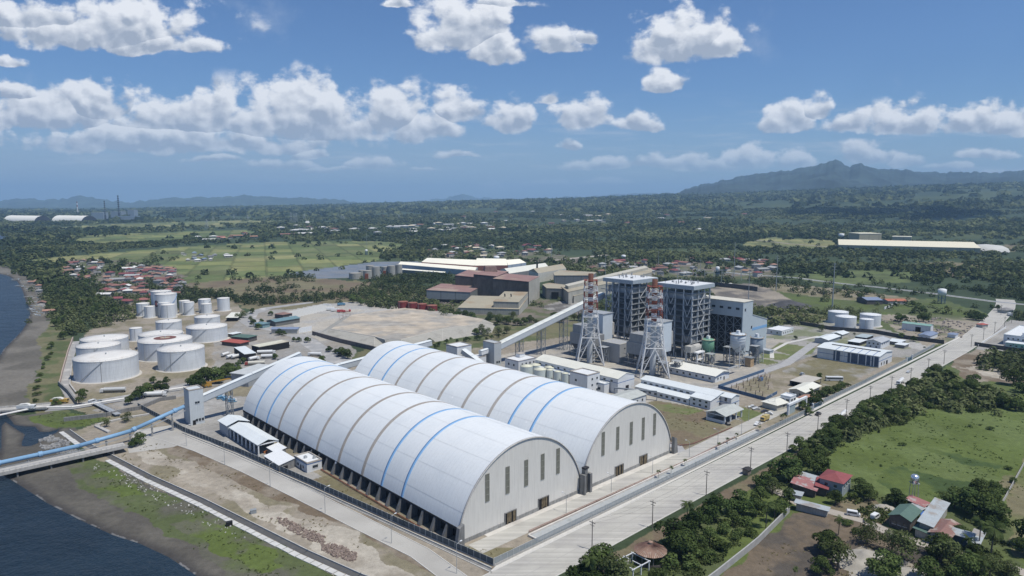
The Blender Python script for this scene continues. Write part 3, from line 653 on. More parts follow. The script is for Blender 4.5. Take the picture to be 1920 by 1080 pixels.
    # side walls in the dark behind a row of sloping buttresses
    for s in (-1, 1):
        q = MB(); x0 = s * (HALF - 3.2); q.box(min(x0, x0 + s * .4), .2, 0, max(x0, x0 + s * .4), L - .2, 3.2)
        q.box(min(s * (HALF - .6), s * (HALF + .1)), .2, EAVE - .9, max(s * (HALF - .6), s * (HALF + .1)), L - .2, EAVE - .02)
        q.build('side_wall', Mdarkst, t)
        k = 0; v = 6.5
        while v < L - 3:
            w_ = MB(); X0, X1, X2 = s * (HALF - 2.2), s * (HALF + 2.4), s * (HALF - .2)
            w_.add([(X0, v, 0), (X1, v, 0), (X1, v, .5), (X2, v, EAVE - .1), (X0, v, EAVE - .1), (X0, v + 1.1, 0), (X1, v + 1.1, 0), (X1, v + 1.1, .5), (X2, v + 1.1, EAVE - .1), (X0, v + 1.1, EAVE - .1)],
                   [(0, 1, 2, 3, 4), (9, 8, 7, 6, 5), (0, 5, 6, 1), (1, 6, 7, 2), (2, 7, 8, 3), (3, 8, 9, 4), (4, 9, 5, 0)])
            if s == -1 or v < 20: w_.build('buttress', Mpier, t)
            v += 7.3; k += 1
    # corner piers at the gable ends
    for s in (-1, 1):
        x0, x1 = (-HALF - 3.2, -HALF + .2) if s < 0 else (HALF - .2, HALF + 3.0)
        q = MB(); a, c = (x0, x1) if s < 0 else (x1, x0)
        q.add([(a, -2.6, 0), (c, -2.6, 0), (c, -2.6, 8.4), (a + (c - a) * .35, -2.6, 7.4), (a, -1.0, 0), (c, -1.0, 0), (c, -1.0, 8.4), (a + (c - a) * .35, -1.0, 7.4)],
              [(0, 1, 2, 3), (7, 6, 5, 4), (0, 4, 5, 1), (1, 5, 6, 2), (2, 6, 7, 3), (3, 7, 4, 0)])
        if not (s > 0 and uc < 60): q.build('corner_pier', Mconcd, t)
    return t
make_hall(30.0, 190, 'long white vaulted storage hall beside the coastal road, blue and brown stripes over its roof', 'a')
make_hall(95.8, 190, 'second white vaulted storage hall, on the power station side, its right end beside the lawn', 'b')
t = sthing('gutter_tower', 'short grey concrete pier block between the two storage halls at the valley gutter', 'pier', 62.6, -1.0)
MB().box(-1.6, -2.6, 0, -.6, 0, 8.5).box(-.3, -1.6, 0, 1.4, .2, 10.5).box(2.2, -2.4, 0, 3.4, 0, 8.2).build('pier', Mconcd, t)
MB().box(-.6, -1.8, 10.5, 2.0, 0, 11.2).build('cap', Mdarkst, t)

# red pipe rail at the foot of the buttresses and along the site road
def pipe_rail(name, label, pts, zs, r, m, post=6.0, group=None):
    t = thing(name, label, 'pipe rack', (0, 0), 0, group)
    b = MB()
    for z in zs:
        for a, c in zip(pts[:-1], pts[1:]): b.bar((*a, z), (*c, z), r, 4)
    b.build('pipe', m, t); p_ = MB()
    for a, c in zip(pts[:-1], pts[1:]):
        a = Vector(a); c = Vector(c); n = max(1, int((c - a).length / post))
        for i in range(n + 1): q = a + (c - a) * i / n; p_.bar((*q, 0), (*q, max(zs)), r * .9, 4)
    p_.build('support', Mconcd, t)
pipe_rail('pipe_rail', 'low rusty red pipe at the foot of the hall buttresses facing the sea', [site(-5.2, v) for v in (2, 95)], (.35, .8), .14, Mrust, 7.3)
pipe_rail('pipe_rail', 'low red pipes between the hall apron road and the basin', [site(22, -10.4), site(60, -10.9), site(128, -12.0), site(170, -11.0)], (.35, .8), .10, Mred)
pipe_rail('pipe_rail', 'low red pipes round the corner of the brown lawn beside the second hall', [site(133, 40), site(137, 16), site(139, 1.5), site(146, -1.6), site(183, -2.2)], (.3, .6), .11, Mred)

# ================================================================ FENCES
def fence(name, label, pts, h, base, step, panel, post_m, cat='fence', thick=.05, pw=.09, rails=(1.0,)):
    t = thing(name, label, cat, (0, 0), 0)
    seg = [(Vector(a), Vector(c)) for a, c in zip(pts[:-1], pts[1:])]
    if base:
        q = MB()
        for a, c in seg:
            d = (c - a).normalized(); n = Vector((-d.y, d.x)) * .14
            q.prism([tuple(a + n), tuple(a - n), tuple(c - n), tuple(c + n)], -.2, base)
        q.build('base_wall', Mconc, t)
    if panel:
        q = MB()
        for a, c in seg:
            d = (c - a).normalized(); n = Vector((-d.y, d.x)) * thick
            q.prism([tuple(a + n), tuple(a - n), tuple(c - n), tuple(c + n)], base + .03, h)
        q.build('panel', panel, t)
    if rails:
        q = MB()
        for a, c in seg:
            for f in rails: q.bar((*a, base + (h - base) * f), (*c, base + (h - base) * f), .06, 4)
        q.build('rail', post_m, t)
    tot = 0; posts = []
    for a, c in seg:
        L_ = (c - a).length; n = max(1, round(L_ / step)); posts += [a + (c - a) * i / n for i in range(n + 1)]
    if len(posts) <= 100:
        for p_ in posts: MB().box(p_.x - pw, p_.y - pw, 0, p_.x + pw, p_.y + pw, h + .15).build('post', post_m, t)
    else:
        q = MB()
        for p_ in posts: q.box(p_.x - pw, p_.y - pw, 0, p_.x + pw, p_.y + pw, h + .15)
        o = q.build('post', post_m, t); o['kind'] = 'stuff'
    return t
Mmesh = bpy.data.materials.new('wire_mesh'); Mmesh.use_nodes = True; _t = Mmesh.node_tree; _t.nodes.clear(); N = NT(_t)
_b = N.n('BsdfPrincipled', {'Base Color': (.30, .34, .37, 1), 'Roughness': .6}); _tr = N.n('BsdfTransparent')
_mx = N.n('MixShader', {0: .42}); _t.links.new(_b.outputs[0], _mx.inputs[1]); _t.links.new(_tr.outputs[0], _mx.inputs[2]); _t.links.new(_mx.outputs[0], N.n('OutputMaterial').inputs[0])
fence('perimeter_fence', 'long grey mesh fence with white posts between the basin and the concrete road', [site(-2.6, -19.0), site(120, -19.0), site(246, -18.8)], 2.9, .8, 2.9, Mmesh, mat('fence_post', (.45, .46, .45), .8))
fence('perimeter_fence', 'dark panelled fence with pale posts along the coastal road below the hall', [site(-2.8, -18.8), site(-8.8, 24.6), site(-15.8, 82.4), site(-23.7, 142), site(-32.3, 191), site(-37.5, 256)], 2.7, .5, 3.0, Mfence, mat('fence_post', (.45, .46, .45)))
fence('perimeter_fence', 'mesh fence with close white posts from the plant gate towards the second gate', [site(264, -17), site(330, -17.2), site(418, -15.6)], 2.8, .6, 2.9, Mmesh, mat('fence_post', (.45, .46, .45)))
fence('perimeter_fence', 'mesh fence beyond the second gate as far as the depot corner', [site(432, -14.8), site(494, -13.2)], 2.8, .6, 2.9, Mmesh, mat('fence_post', (.45, .46, .45)))
# drain channel between coastal road and fence; basin inside the front fence; storm drain slabs by the shore
q = MB(); inn = [(-4.0, -19.2), (-9.9, 24.4), (-17.0, 82.3), (-25, 141.8), (-33.6, 190.5)]; out = [(-6.1, -21.8), (-11.3, 24), (-18.6, 82), (-26.9, 141.4), (-35.2, 190)]
for a0, a1, dz in ((0, .22, .45), (.78, 1.0, .18)):
    for i in range(4):
        P = [(inn[i][0] * (1 - a0) + out[i][0] * a0, inn[i][1] * (1 - a0) + out[i][1] * a0), (inn[i + 1][0] * (1 - a0) + out[i + 1][0] * a0, inn[i + 1][1] * (1 - a0) + out[i + 1][1] * a0), (inn[i + 1][0] * (1 - a1) + out[i + 1][0] * a1, inn[i + 1][1] * (1 - a1) + out[i + 1][1] * a1), (inn[i][0] * (1 - a1) + out[i][0] * a1, inn[i][1] * (1 - a1) + out[i][1] * a1)]
        q.prism([site(*p_) for p_ in P], -.1, dz)
tag(q.build('drain_channel', Mconc), 'open concrete drain channel between the coastal road and the dark fence', 'drain')
q = MB(); q.prism([site(*p_) for p_ in inn] + [site(*p_) for p_ in out[::-1]], .02, .028); struct('drain_bed', q, Mconcd)
t = thing('settling_basin', 'long shallow concrete basin between the red pipes and the mesh fence', 'basin', (0, 0))
q = MB()
for a, c in (((20, -12.2), (188, -12.8)), ((20, -17.6), (188, -17.6)), ((20, -17.6), (20, -12.2)), ((188, -17.6), (188, -12.8))):
    A_ = Vector(site(*a)); B_ = Vector(site(*c)); d = (B_ - A_).normalized(); n = Vector((-d.y, d.x)) * .28
    q.prism([tuple(A_ + n), tuple(A_ - n), tuple(B_ - n), tuple(B_ + n)], -.1, .75)
q.build('rim', mat('rim_concrete', (.55, .53, .50), .9, var=.15, scale=.4), t)
MB().prism([site(20, -17.5), site(188, -17.5), site(188, -12.8), site(20, -12.3)], .03, .07).build('floor', mat('basin_floor', (.36, .38, .385), .8, var=.15, scale=.15, col2=(.26, .28, .28)), t)
pl = [(-79.5, 236), (-77.0, 205), (-72.5, 178), (-66.5, 140), (-58, 98), (-52.0, 62), (-47, 32), (-41.5, 6), (-33, -24)]
L1, R1 = strip_poly([Vector(site(*p_)) for p_ in pl], 1.55)
r_ = random.Random(3); line = [Vector(site(*p_)) for p_ in pl]; k = 0
protos = None; lead = thing('storm_drain', 'storm drain along the shore, dark channel beside a row of pale cover slabs', 'drain', (0, 0))
for i in range(len(line) - 1):
    a, c = line[i], line[i + 1]; d = (c - a); n = max(1, round(d.length / 3.6)); d.normalize(); nn = Vector((-d.y, d.x))
    for j in range(n):
        if 205 > pl[i][1] + (pl[i + 1][1] - pl[i][1]) * (j + .5) / n > 176: continue
        s0 = a + (c - a) * j / n + d * .22; s1 = a + (c - a) * (j + 1) / n - d * .22; w_ = 1.1 + r_.uniform(-.1, .1)
        q = MB(); q.prism([tuple(s0 + nn * w_), tuple(s0 - nn * w_), tuple(s1 - nn * w_), tuple(s1 + nn * w_)], -.2, .22 + r_.uniform(0, .08))
        if k < 98: q.build('cover_slab', mat('slab_pale', (.50, .50, .48), .9, var=.12, scale=.3), lead)
        k += 1
q = MB(); off1 = [p_ - 0 * p_ for p_ in line]
for i in range(len(line) - 1):
    a, c = line[i], line[i + 1]; d = (c - a).normalized(); nn = Vector((-d.y, d.x))
    if pl[i][1] > 176 and pl[i + 1][1] < 205 and pl[i][1] <= 205: pass
    q.prism([tuple(a + nn * 1.6), tuple(a + nn * 3.9), tuple(c + nn * 3.9), tuple(c + nn * 1.6)], .02, .06)
q.build('channel_bed', mat('channel_dark', (.09, .09, .09), .9, var=.2), lead)
q = MB()
for i in range(len(line) - 1):
    a, c = line[i], line[i + 1]; d = (c - a).normalized(); nn = Vector((-d.y, d.x))
    q.prism([tuple(a + nn * 3.9), tuple(a + nn * 4.3), tuple(c + nn * 4.3), tuple(c + nn * 3.9)], -.1, .55)
q.build('channel_wall', Mconc, lead)

# ================================================================ GENERIC BUILDING
def roof_mesh(kind, w_, d, h, rh, ov, axis='x', th=.18):
    b = MB(); x0, x1, y0, y1 = -ov, w_ + ov, -ov, d + ov
    if kind == 'flat':
        b.box(x0, y0, h, x1, y1, h + rh)
    elif kind == 'parapet':
        b.box(0, 0, h - .3, w_, d, h - .1); p = .3
        b.box(-.1, -.1, h - .1, w_ + .1, p, h + rh); b.box(-.1, d - p, h - .1, w_ + .1, d + .1, h + rh)
        b.box(-.1, p, h - .1, p, d - p, h + rh); b.box(w_ - p, p, h - .1, w_ + .1, d - p, h + rh)
    elif kind == 'mono':     # falls towards -y
        b.add([(x0, y0, h), (x1, y0, h), (x1, y1, h + rh), (x0, y1, h + rh), (x0, y0, h + th), (x1, y0, h + th), (x1, y1, h + rh + th), (x0, y1, h + rh + th)],
              [(0, 3, 2, 1), (4, 5, 6, 7), (0, 1, 5, 4), (1, 2, 6, 5), (2, 3, 7, 6), (3, 0, 4, 7)])
    elif kind == 'monox':    # falls towards -x
        b.add([(x0, y0, h), (x0, y1, h), (x1, y1, h + rh), (x1, y0, h + rh), (x0, y0, h + th), (x0, y1, h + th), (x1, y1, h + rh + th), (x1, y0, h + rh + th)],
              [(0, 1, 2, 3), (7, 6, 5, 4), (4, 5, 1, 0), (5, 6, 2, 1), (6, 7, 3, 2), (7, 4, 0, 3)])
    elif kind == 'gable':
        if axis == 'x': A_ = [(x0, y0), (x0, (y0 + y1) / 2), (x0, y1)]; B_ = [(x1, y0), (x1, (y0 + y1) / 2), (x1, y1)]
        else: A_ = [(x1, y0), ((x0 + x1) / 2, y0), (x0, y0)]; B_ = [(x1, y1), ((x0 + x1) / 2, y1), (x0, y1)]
        zz = [h, h + rh, h]
        b.add([(*A_[i], zz[i]) for i in range(3)] + [(*B_[i], zz[i]) for i in range(3)] + [(*A_[i], zz[i] + th) for i in range(3)] + [(*B_[i], zz[i] + th) for i in range(3)],
              [(6, 9, 10, 7), (7, 10, 11, 8), (0, 1, 4, 3), (1, 2, 5, 4), (0, 3, 9, 6), (2, 8, 11, 5), (0, 6, 7, 1), (1, 7, 8, 2), (3, 4, 10, 9), (4, 5, 11, 10)])
    elif kind == 'hip':
        if w_ >= d: k = d / 2 + ov; rr_ = [(x0 + k, (y0 + y1) / 2), (x1 - k, (y0 + y1) / 2)]
        else: k = w_ / 2 + ov; rr_ = [((x0 + x1) / 2, y0 + k), ((x0 + x1) / 2, y1 - k)]
        c = [(x0, y0, h), (x1, y0, h), (x1, y1, h), (x0, y1, h), (*rr_[0], h + rh), (*rr_[1], h + rh)]
        f = [(0, 1, 5, 4), (1, 2, 5), (2, 3, 4, 5), (3, 0, 4), (3, 2, 1, 0)] if w_ >= d else [(0, 1, 4), (1, 2, 5, 4), (2, 3, 5), (3, 0, 4, 5), (3, 2, 1, 0)]
        b.add(c, f)
    return b
def building(t, w_, d, h, roof='gable', rh=1.5, ov=.5, axis='x', wm_=None, rm=None, band=None, wins=(), doors=(), gab=True, base=0):
    """local frame: x along the front, y into the block, front wall at y = 0 and left wall at x = 0"""
    wm_ = wm_ or Mwall; rm = rm or Mroofw
    b = MB().box(0, 0, base - .2 if base == 0 else base, w_, d, h)
    if roof == 'gable' and gab:
        if axis == 'x': b.add([(0, 0, h), (0, d, h), (0, d / 2, h + rh), (w_, 0, h), (w_, d, h), (w_, d / 2, h + rh)], [(0, 2, 1), (3, 4, 5), (0, 3, 5, 2), (1, 2, 5, 4)])
        else: b.add([(0, 0, h), (w_, 0, h), (w_ / 2, 0, h + rh), (0, d, h), (w_, d, h), (w_ / 2, d, h + rh)], [(0, 1, 2), (4, 3, 5), (0, 2, 5, 3), (1, 4, 5, 2)])
    if roof == 'monox': b.add([(0, 0, h), (w_, 0, h), (w_, 0, h + rh), (0, d, h), (w_, d, h), (w_, d, h + rh)], [(0, 1, 2), (4, 3, 5), (1, 4, 5, 2)])
    if roof == 'mono': b.add([(0, 0, h), (0, d, h), (0, d, h + rh), (w_, 0, h), (w_, d, h), (w_, d, h + rh)], [(0, 2, 1), (3, 4, 5), (1, 2, 5, 4)])
    b.build('wall', wm_, t)
    roof_mesh(roof, w_, d, h + .03, rh, ov, axis).build('roof', rm, t)
    if band:
        for z in (band if isinstance(band, (list, tuple)) else [band]):
            MB().box(-.07, -.07, z, w_ + .07, 0.01, z + .35).box(-.07, .01, z, .01, d, z + .35).box(w_ - .01, .01, z, w_ + .07, d, z + .35).build('blue_band', Mtrim, t)
    for (side, n, z, ww, wh, lo, hi) in wins:      # side f=front (y=0) l=left (x=0)
        L_ = w_ if side in 'fb' else d
        for i in range(n):
            c = lo + (hi - lo) * (i + .5) / n
            p = c * L_
            if side == 'f': q = MB().box(p - ww / 2, -.08, z, p + ww / 2, .02, z + wh)
            elif side == 'l': q = MB().box(-.08, p - ww / 2, z, .02, p + ww / 2, z + wh)
            o = q.build('window', Mglass, t)
            if side == 'f': MB().box(p - ww / 2 - .12, -.16, z - .12, p + ww / 2 + .12, -.0, z).build('sill', Mwhite, o)
            else: MB().box(-.16, p - ww / 2 - .12, z - .12, 0, p + ww / 2 + .12, z).build('sill', Mwhite, o)
    for (side, p, ww, wh) in doors:
        if side == 'f': MB().box(p, -.07, 0, p + ww, .02, wh).build('door', Mdark, t)
        else: MB().box(-.07, p, 0, .02, p + ww, wh).build('door', Mdark, t)
    return t
def sbuild(name, label, cat, u, v, w_, d, h, **k):
    grp = k.pop('group', None); rz = k.pop('rz', 0.0); z = k.pop('z', 0)
    t = sthing(name, label, cat, u, v, grp, z, rz); building(t, w_, d, h, **k); return t
def frame3(Tp, Lp, Rp, h):
    """near, left and right roof corners on the photo at height h -> world origin, angle, width, depth"""
    a, l, r = (gp(*p_, h) for p_ in (Tp, Lp, Rp)); d = r - a; ang = math.atan2(d[1], d[0]); w_ = float(np.hypot(*d)); n = np.array([-d[1], d[0]]) / w_
    return tuple(a), ang, w_, abs(float((l - a) @ n))
# ================================================================ PLANT BUILDINGS NEAR THE HALLS
Mroofcc = mat('roof_concrete', (.40, .37, .33), .9, var=.15, scale=.3)
Mcream = mat('roof_offwhite', (.62, .62, .55), .7, var=.07, scale=.12)
# open workshop by the sea-side road
t = sthing('open_shed', 'long open sided shed with white gable roof beside the first hall', 'shed', -18.3, 131.5)
roof_mesh('gable', 10, 35, 5.3, 1.7, .3, 'y').build('roof', Mroofw, t)
roof_mesh('gable', 11.5, 12, 6.2, 1.9, .3, 'y').build('raised_roof', Mroofw, t).location = (-1.0, 35.6, 0)
q = MB()
for s in (0, 9.6):
    for k in range(8): MB().box(s, k * 4.9, 0, s + .55, k * 4.9 + .6, 5.3).build('column', Mwhite, t)
MB().box(0, 0, 4.9, 10.1, .5, 5.4).box(0, 0, 4.8, .5, 34.5, 5.3).build('beam', Mwhite, t)
MB().box(9.2, 4, 0, 9.5, 34.8, 5).build('back_wall', Mconcd, t)
MB().box(-.5, 35.8, 0, 9.6, 47.4, 6.15).build('end_room', Mwallg, t)
t = sthing('rusty_machine', 'rust orange machine parts lying under the open end of the long shed', 'machinery', -15, 132.5)
MB().box(0, 0, 0, 2.2, 1.3, .8).bar((.4, .6, .8), (2.6, .9, 1.3), .25, 8).build('frame', mat('rust_orange', (.42, .16, .06), .8, var=.3), t)
MB().bar((3.4, .2, .5), (3.4, 1.2, .5), .5, 12).bar((4.2, .2, .4), (4.2, 1.2, .4), .4, 12).build('drum', mat('rust_orange', (.42, .16, .06)), t)
t = sthing('lean_to_shed', 'small shed with bright white crooked roof between open shed and white block', 'shed', -19.4, 106.5)
building(t, 7.2, 15.5, 2.9, 'monox', 1.4, .3, wm_=Mconcd, rm=mat('roof_bright', (.66, .68, .69), .6, var=.04, corr=('Y', .8)), doors=[('f', 2, 2, 2)])
t = sthing('lean_to_shed', 'small shed with bright white roof tucked against the hall eave', 'shed', -13.8, 122.6)
building(t, 5.2, 9.2, 2.9, 'monox', 1.1, .3, wm_=Mconcd, rm=mat('roof_bright', (.66, .68, .69)))
t = sbuild('pump_house', 'small white flat roofed block with blue band beside the hall buttresses', 'building', -11, 96.6, 7.2, 12.4, 4.2, roof='parapet', rh=.6, rm=Mroofcc, band=3.7, wins=[('f', 1, 1.4, 2.6, 1.3, .3, .8), ('l', 2, 1.2, 1.3, 1.2, .1, .9)], doors=[('l', 5.4, 1.1, 2.2)])
for k, (x, y) in enumerate(((2.2, 6.5), (5, 3.4))): MB().box(x, y, 4.2, x + 1.3, y + 1.0, 5.2).box(x + .3, y + .2, 5.2, x + .9, y + .7, 5.5).build('roof_fan', Mgalv, t)
# transfer tower by the fence
t = sthing('transfer_tower', 'pale grey transfer tower by the fence where the blue tube conveyor arrives', 'transfer tower', -26.4, 200)
building(t, 7.4, 8.0, 19.3, 'parapet', .5, wm_=mat('tower_clad', (.52, .56, .58), .6, var=.05, streak=.08, corr=('X', .5), corrstr=.07), rm=Mroofcc, wins=[('f', 2, 11.5, 1.1, 1.2, .38, .72), ('f', 3, 1.6, 1.2, 1.5, .35, .98)], doors=[('f', 1.2, 1.6, 2.6)])
MB().box(.6, 8, 0, 6.8, 12, 9).build('annex', Mwallg, t)
def gallery(name, label, a, b, w_, hh, wallm, roofm, legs=(), cat='conveyor', legm=None, tops=8):
    """an enclosed conveyor between two points given at the middle of its floor"""
    a = Vector(a); b = Vector(b); d = b - a; L_ = d.length; ang = math.atan2(d.y, d.x); el = math.atan2(d.z, math.hypot(d.x, d.y))
    t = bpy.data.objects.new(name, None); COL.objects.link(t); t.location = a; t.rotation_euler = Matrix.Rotation(ang, 3, 'Z').__matmul__(Matrix.Rotation(-el, 3, 'Y')).to_euler()
    tag(t, label, cat)
    MB().box(0, -w_ / 2, 0, L_, w_ / 2, hh).build('gallery', wallm, t)
    n = max(1, int(L_ / tops)); q = MB()
    for i in range(n):
        x0, x1 = L_ * i / n + .1, L_ * (i + 1) / n - .1
        q.add([(x0, -w_ / 2 - .25, hh + .02), (x1, -w_ / 2 - .25, hh + .02), (x1, 0, hh + .55), (x0, 0, hh + .55), (x0, w_ / 2 + .25, hh + .02), (x1, w_ / 2 + .25, hh + .02)], [(0, 1, 2, 3), (3, 2, 5, 4), (0, 3, 4), (1, 5, 2), (0, 4, 5, 1)])
    q.build('roof', roofm, t)
    q = MB()
    for y in (-w_ / 2, w_ / 2 - .12): q.box(0, y, -.4, L_, y + .12, -.02)
    q.build('chord', Msteel, t)
    return t
def trestle(name, label, u, v, h, wu=4, wv_=4, m=None, group=None):
    t = sthing(name, label, 'trestle', u, v, group); q = MB(); k = max(2, int(h / 5)); m = m or Msteel
    P = [(-wu / 2, -wv_ / 2), (wu / 2, -wv_ / 2), (wu / 2, wv_ / 2), (-wu / 2, wv_ / 2)]
    for p_ in P: MB().bar((*p_, 0), (*p_, h), .22, 4).build('leg', m, t)
    for i in range(4):
        a, c = P[i], P[(i + 1) % 4]
        for j in range(k):
            z0, z1 = h * j / k, h * (j + 1) / k
            q.bar((*a, z1), (*c, z1), .14, 4); q.bar((*a, z0), (*c, z1), .10, 4); q.bar((*c, z0), (*a, z1), .10, 4)
    q.build('bracing', m, t); return t
def w3(u, v, z): return (*sw(u, v), z)
Mgal = mat('gallery_clad', (.47, .51, .54), .6, var=.05, corr=('X', 1.0), corrstr=.06)
gallery('conveyor', 'pale enclosed conveyor climbing from the fence tower behind the first hall', w3(-19.5, 203.5, 11), w3(40, 203.5, 26.5), 3.6, 3.4, Mgal, Mroofw, tops=28)
gallery('conveyor', 'long enclosed conveyor climbing from the grey tower to the boiler houses', w3(189, 192, 11.0), w3(312, 192, 38.5), 5.6, 3.9, mat('gallery_clad', (.47, .51, .54)), mat('gallery_roof', (.62, .64, .60), .6, var=.08), tops=8)
gallery('conveyor', 'low pale conveyor between the far ends of the two halls', w3(44, 208, 12), w3(140, 208, 19), 4, 3.4, Mgal, Mroofw, tops=24)
trestle('conveyor_trestle', 'lattice trestle under the conveyor behind the shed', -4, 203.5, 14.5, 3, 3)
for k, (u, z, wv_) in enumerate(((212, 16.5, 4), (236, 21.5, 5), (262, 27.5, 5), (285, 32.5, 5))):
    trestle('conveyor_trestle', 'grey lattice trestle under the long plant conveyor, %s one uphill from the grey tower' % ordw(k + 1), u, 192, z, 4.5, wv_, group='trestles under the long conveyor')
t = sbuild('transfer_tower', 'tall grey transfer tower at the foot of the long plant conveyor', 'transfer tower', 183.5, 189, 7, 12.5, 16.6, roof='parapet', rh=.4, wm_=mat('tower_grey', (.40, .43, .44), .6, var=.05, corr=('X', .5), corrstr=.05), rm=Mroofcc, wins=[('f', 2, 1.3, 1.6, 1.6, .25, .85)])
t = sbuild('crusher_house', 'white tower block with blue edge behind the second hall', 'building', 161, 204.3, 13.5, 13, 14.6, roof='parapet', rh=.5, rm=Mroofcc, band=14.2, wins=[('l', 3, 8, 1.1, 1.3, .1, .9)])
gallery('conveyor', 'short white covered chute sloping down from the white tower block', w3(165, 203, 10.5), w3(168, 186, 3), 4.2, 3.0, Mwallg, Mroofw)
t = sbuild('pump_house', 'low white annex beside the white tower block', 'building', 171, 194, 9, 9, 7, roof='parapet', rh=.4, rm=Mroofcc)
gallery('conveyor', 'short boxed bridge from the white annex into the grey tower', w3(176, 196, 8.2), w3(184, 196, 9), 3.4, 3, Mwall, Mroofw)
t = sbuild('laboratory', 'white flat roofed laboratory block with brown roof near the pale round tanks', 'building', 180, 159.6, 18, 14, 8.7, roof='parapet', rh=.4, rm=Mroofcc, band=8.4, wins=[('f', 4, 5.4, 1.3, 1.4, .1, .95), ('l', 2, 4.6, 1.5, 1.6, .15, .9), ('f', 4, 1.6, 1.3, 1.4, .1, .95)])
MB().box(9, 8, 8.8, 14, 12, 11.2).build('penthouse', Mwhite, t); MB().box(8.7, 7.7, 11.2, 14.3, 12.3, 11.5).build('penthouse_roof', Mroofcc, t)
# water treatment hall
t = sbuild('treatment_hall', 'long white hall with pale gable roof beside the first chimney foot', 'building', 190, 80, 17, 73, 9.6, roof='gable', rh=2.4, ov=.3, axis='y', rm=Mcream, band=6.8, wins=[('l', 12, 6.9, 1.8, 1.4, .03, .97)], doors=[('f', 8, 3.2, 4)])
t = sbuild('side_gallery', 'narrow low white flat roofed wing against the long treatment hall', 'building', 186.2, 96, 3.6, 58, 6.0, roof='flat', rh=.25, ov=.2, rm=Mroofw, band=5.5)
t = sbuild('control_building', 'three storey white block with blue parapet line beside the pale round tanks', 'building', 173.5, 91, 12, 14.5, 12.6, roof='parapet', rh=.6, rm=Mroofcc, band=12.3,
           wins=[('f', 2, 9.0, 1.4, 1.3, .2, .98), ('f', 2, 5.2, 1.4, 1.3, .2, .98), ('f', 2, 1.6, 1.4, 1.3, .2, .98), ('l', 1, 7.4, 1.6, 1.4, .4, .9), ('l', 2, 2.2, 1.8, 1.6, .1, .9)])
t = sbuild('pump_house', 'small white cube building with grey window between control block and treatment hall', 'building', 184, 86, 5, 8, 6.2, roof='parapet', rh=.4, wm_=Mwall, band=5.8, wins=[('l', 1, 2, 1.8, 1.6, .2, .8)])
t = sbuild('gable_shed', 'grey green gable roofed shed with white walls near the second hall ridge', 'shed', 167, 56.5, 20, 13, 5.2, roof='gable', rh=1.6, axis='x', rm=mat('roof_greygreen', (.40, .42, .40), .7, corr=('X', .9)), wins=[('f', 3, 2, 1.4, 1.5, .2, .95)])
t = thing('pipe_bridge', 'steel pipe bridge from the treatment hall over to the grey green shed', 'pipe bridge', site(184, 78), TH - R(62))
MB().box(0, -.7, 5.2, 26, .7, 5.9).build('deck', Msteel, t)
for x in (0, 6.5, 13, 19.5, 26): MB().box(x - .15, -.6, 0, x + .15, .6, 5.2).build('post', Msteel, t)
# pale green round tanks
def small_tank(label, xy, r, h, m, group, seed=0):
    t = thing('process_tank', label, 'tank', xy, 0, group)
    MB().lathe([(r, -.1), (r, h)], 28).build('shell', m, t, True)
    MB().lathe([(r + .08, h - .1), (r + .08, h + .03), (0.01, h + r * .22)], 28).build('roof', mat('tank_pale_green_roof', (.58, .58, .46), .7, var=.15, scale=.6), t, True)
    MB().bar((r + .3, 0, 0), (r + .3, 0, h), .12, 4).build('ladder', Mgalv, t)
Mpg = mat('tank_pale_green', (.52, .58, .56), .6, var=.06, col2=(.48, .36, .18), c2scale=.22, c2lo=.56, c2hi=.75)
for k, (x, y, r) in enumerate(((9.9, 457.3, 4.3), (18.8, 448.3, 4.3), (25.2, 446.5, 2.2), (30.2, 442, 2.25), (34.8, 437.4, 2.15), (16, 466, 4), (26, 459, 4))):
    small_tank(['largest rust streaked pale green tank, nearest the laboratory block', 'second large rust streaked tank next to the smaller three', 'slim rust streaked tank next to the large pair', 'middle one of the three slim rust streaked tanks', 'slim rust streaked tank against the control building wall', 'pale tank in the back row nearest the laboratory block', 'pale tank in the back row under the side gallery'][k], (x, y), r, 8.4 if k < 5 else 7.2, Mpg, 'pale green process tanks')

# ================================================================ OFFICES, GARAGE, GATE
t = sbuild('office_block', 'long two storey white office with blue bands and lean-to front', 'office building', 209.5, 22.5, 11, 54, 6.6, roof='gable', rh=1.5, axis='y', rm=Mroofw, band=[3.2], wins=[('l', 8, 4.3, 2.2, 1.2, .32, .98), ('f', 2, 4.2, 1.3, 1.3, .1, .9), ('f', 2, 1.2, 1.3, 1.3, .1, .9)])
MB().box(-7, 14, -.1, 0, 53.5, 3.3).build('lean_to_wall', Mwall, t)
MB().add([(-7.4, 13.6, 3.3), (0, 13.6, 4.3), (0, 53.9, 4.3), (-7.4, 53.9, 3.3), (-7.4, 13.6, 3.5), (0, 13.6, 4.5), (0, 53.9, 4.5), (-7.4, 53.9, 3.5)], [(0, 3, 2, 1), (4, 5, 6, 7), (0, 1, 5, 4), (1, 2, 6, 5), (2, 3, 7, 6), (3, 0, 4, 7)]).build('lean_to_roof', Mroofw, t)
for i in range(9): MB().box(-7.07, 16 + i * 4.2, 1.0, -6.98, 17.9 + i * 4.2, 2.3).build('window', Mglass, t)
MB().box(-7, 0, -.1, -.02, 13.5, 5.4).build('front_room', Mwall, t)
for i in range(3):
    MB().box(-7.07, 2 + i * 4, 3.5, -6.98, 3.5 + i * 4, 4.6).build('window', Mglass, t); MB().box(-7.07, 2 + i * 4, .9, -6.98, 3.5 + i * 4, 2.1).build('window', Mglass, t)
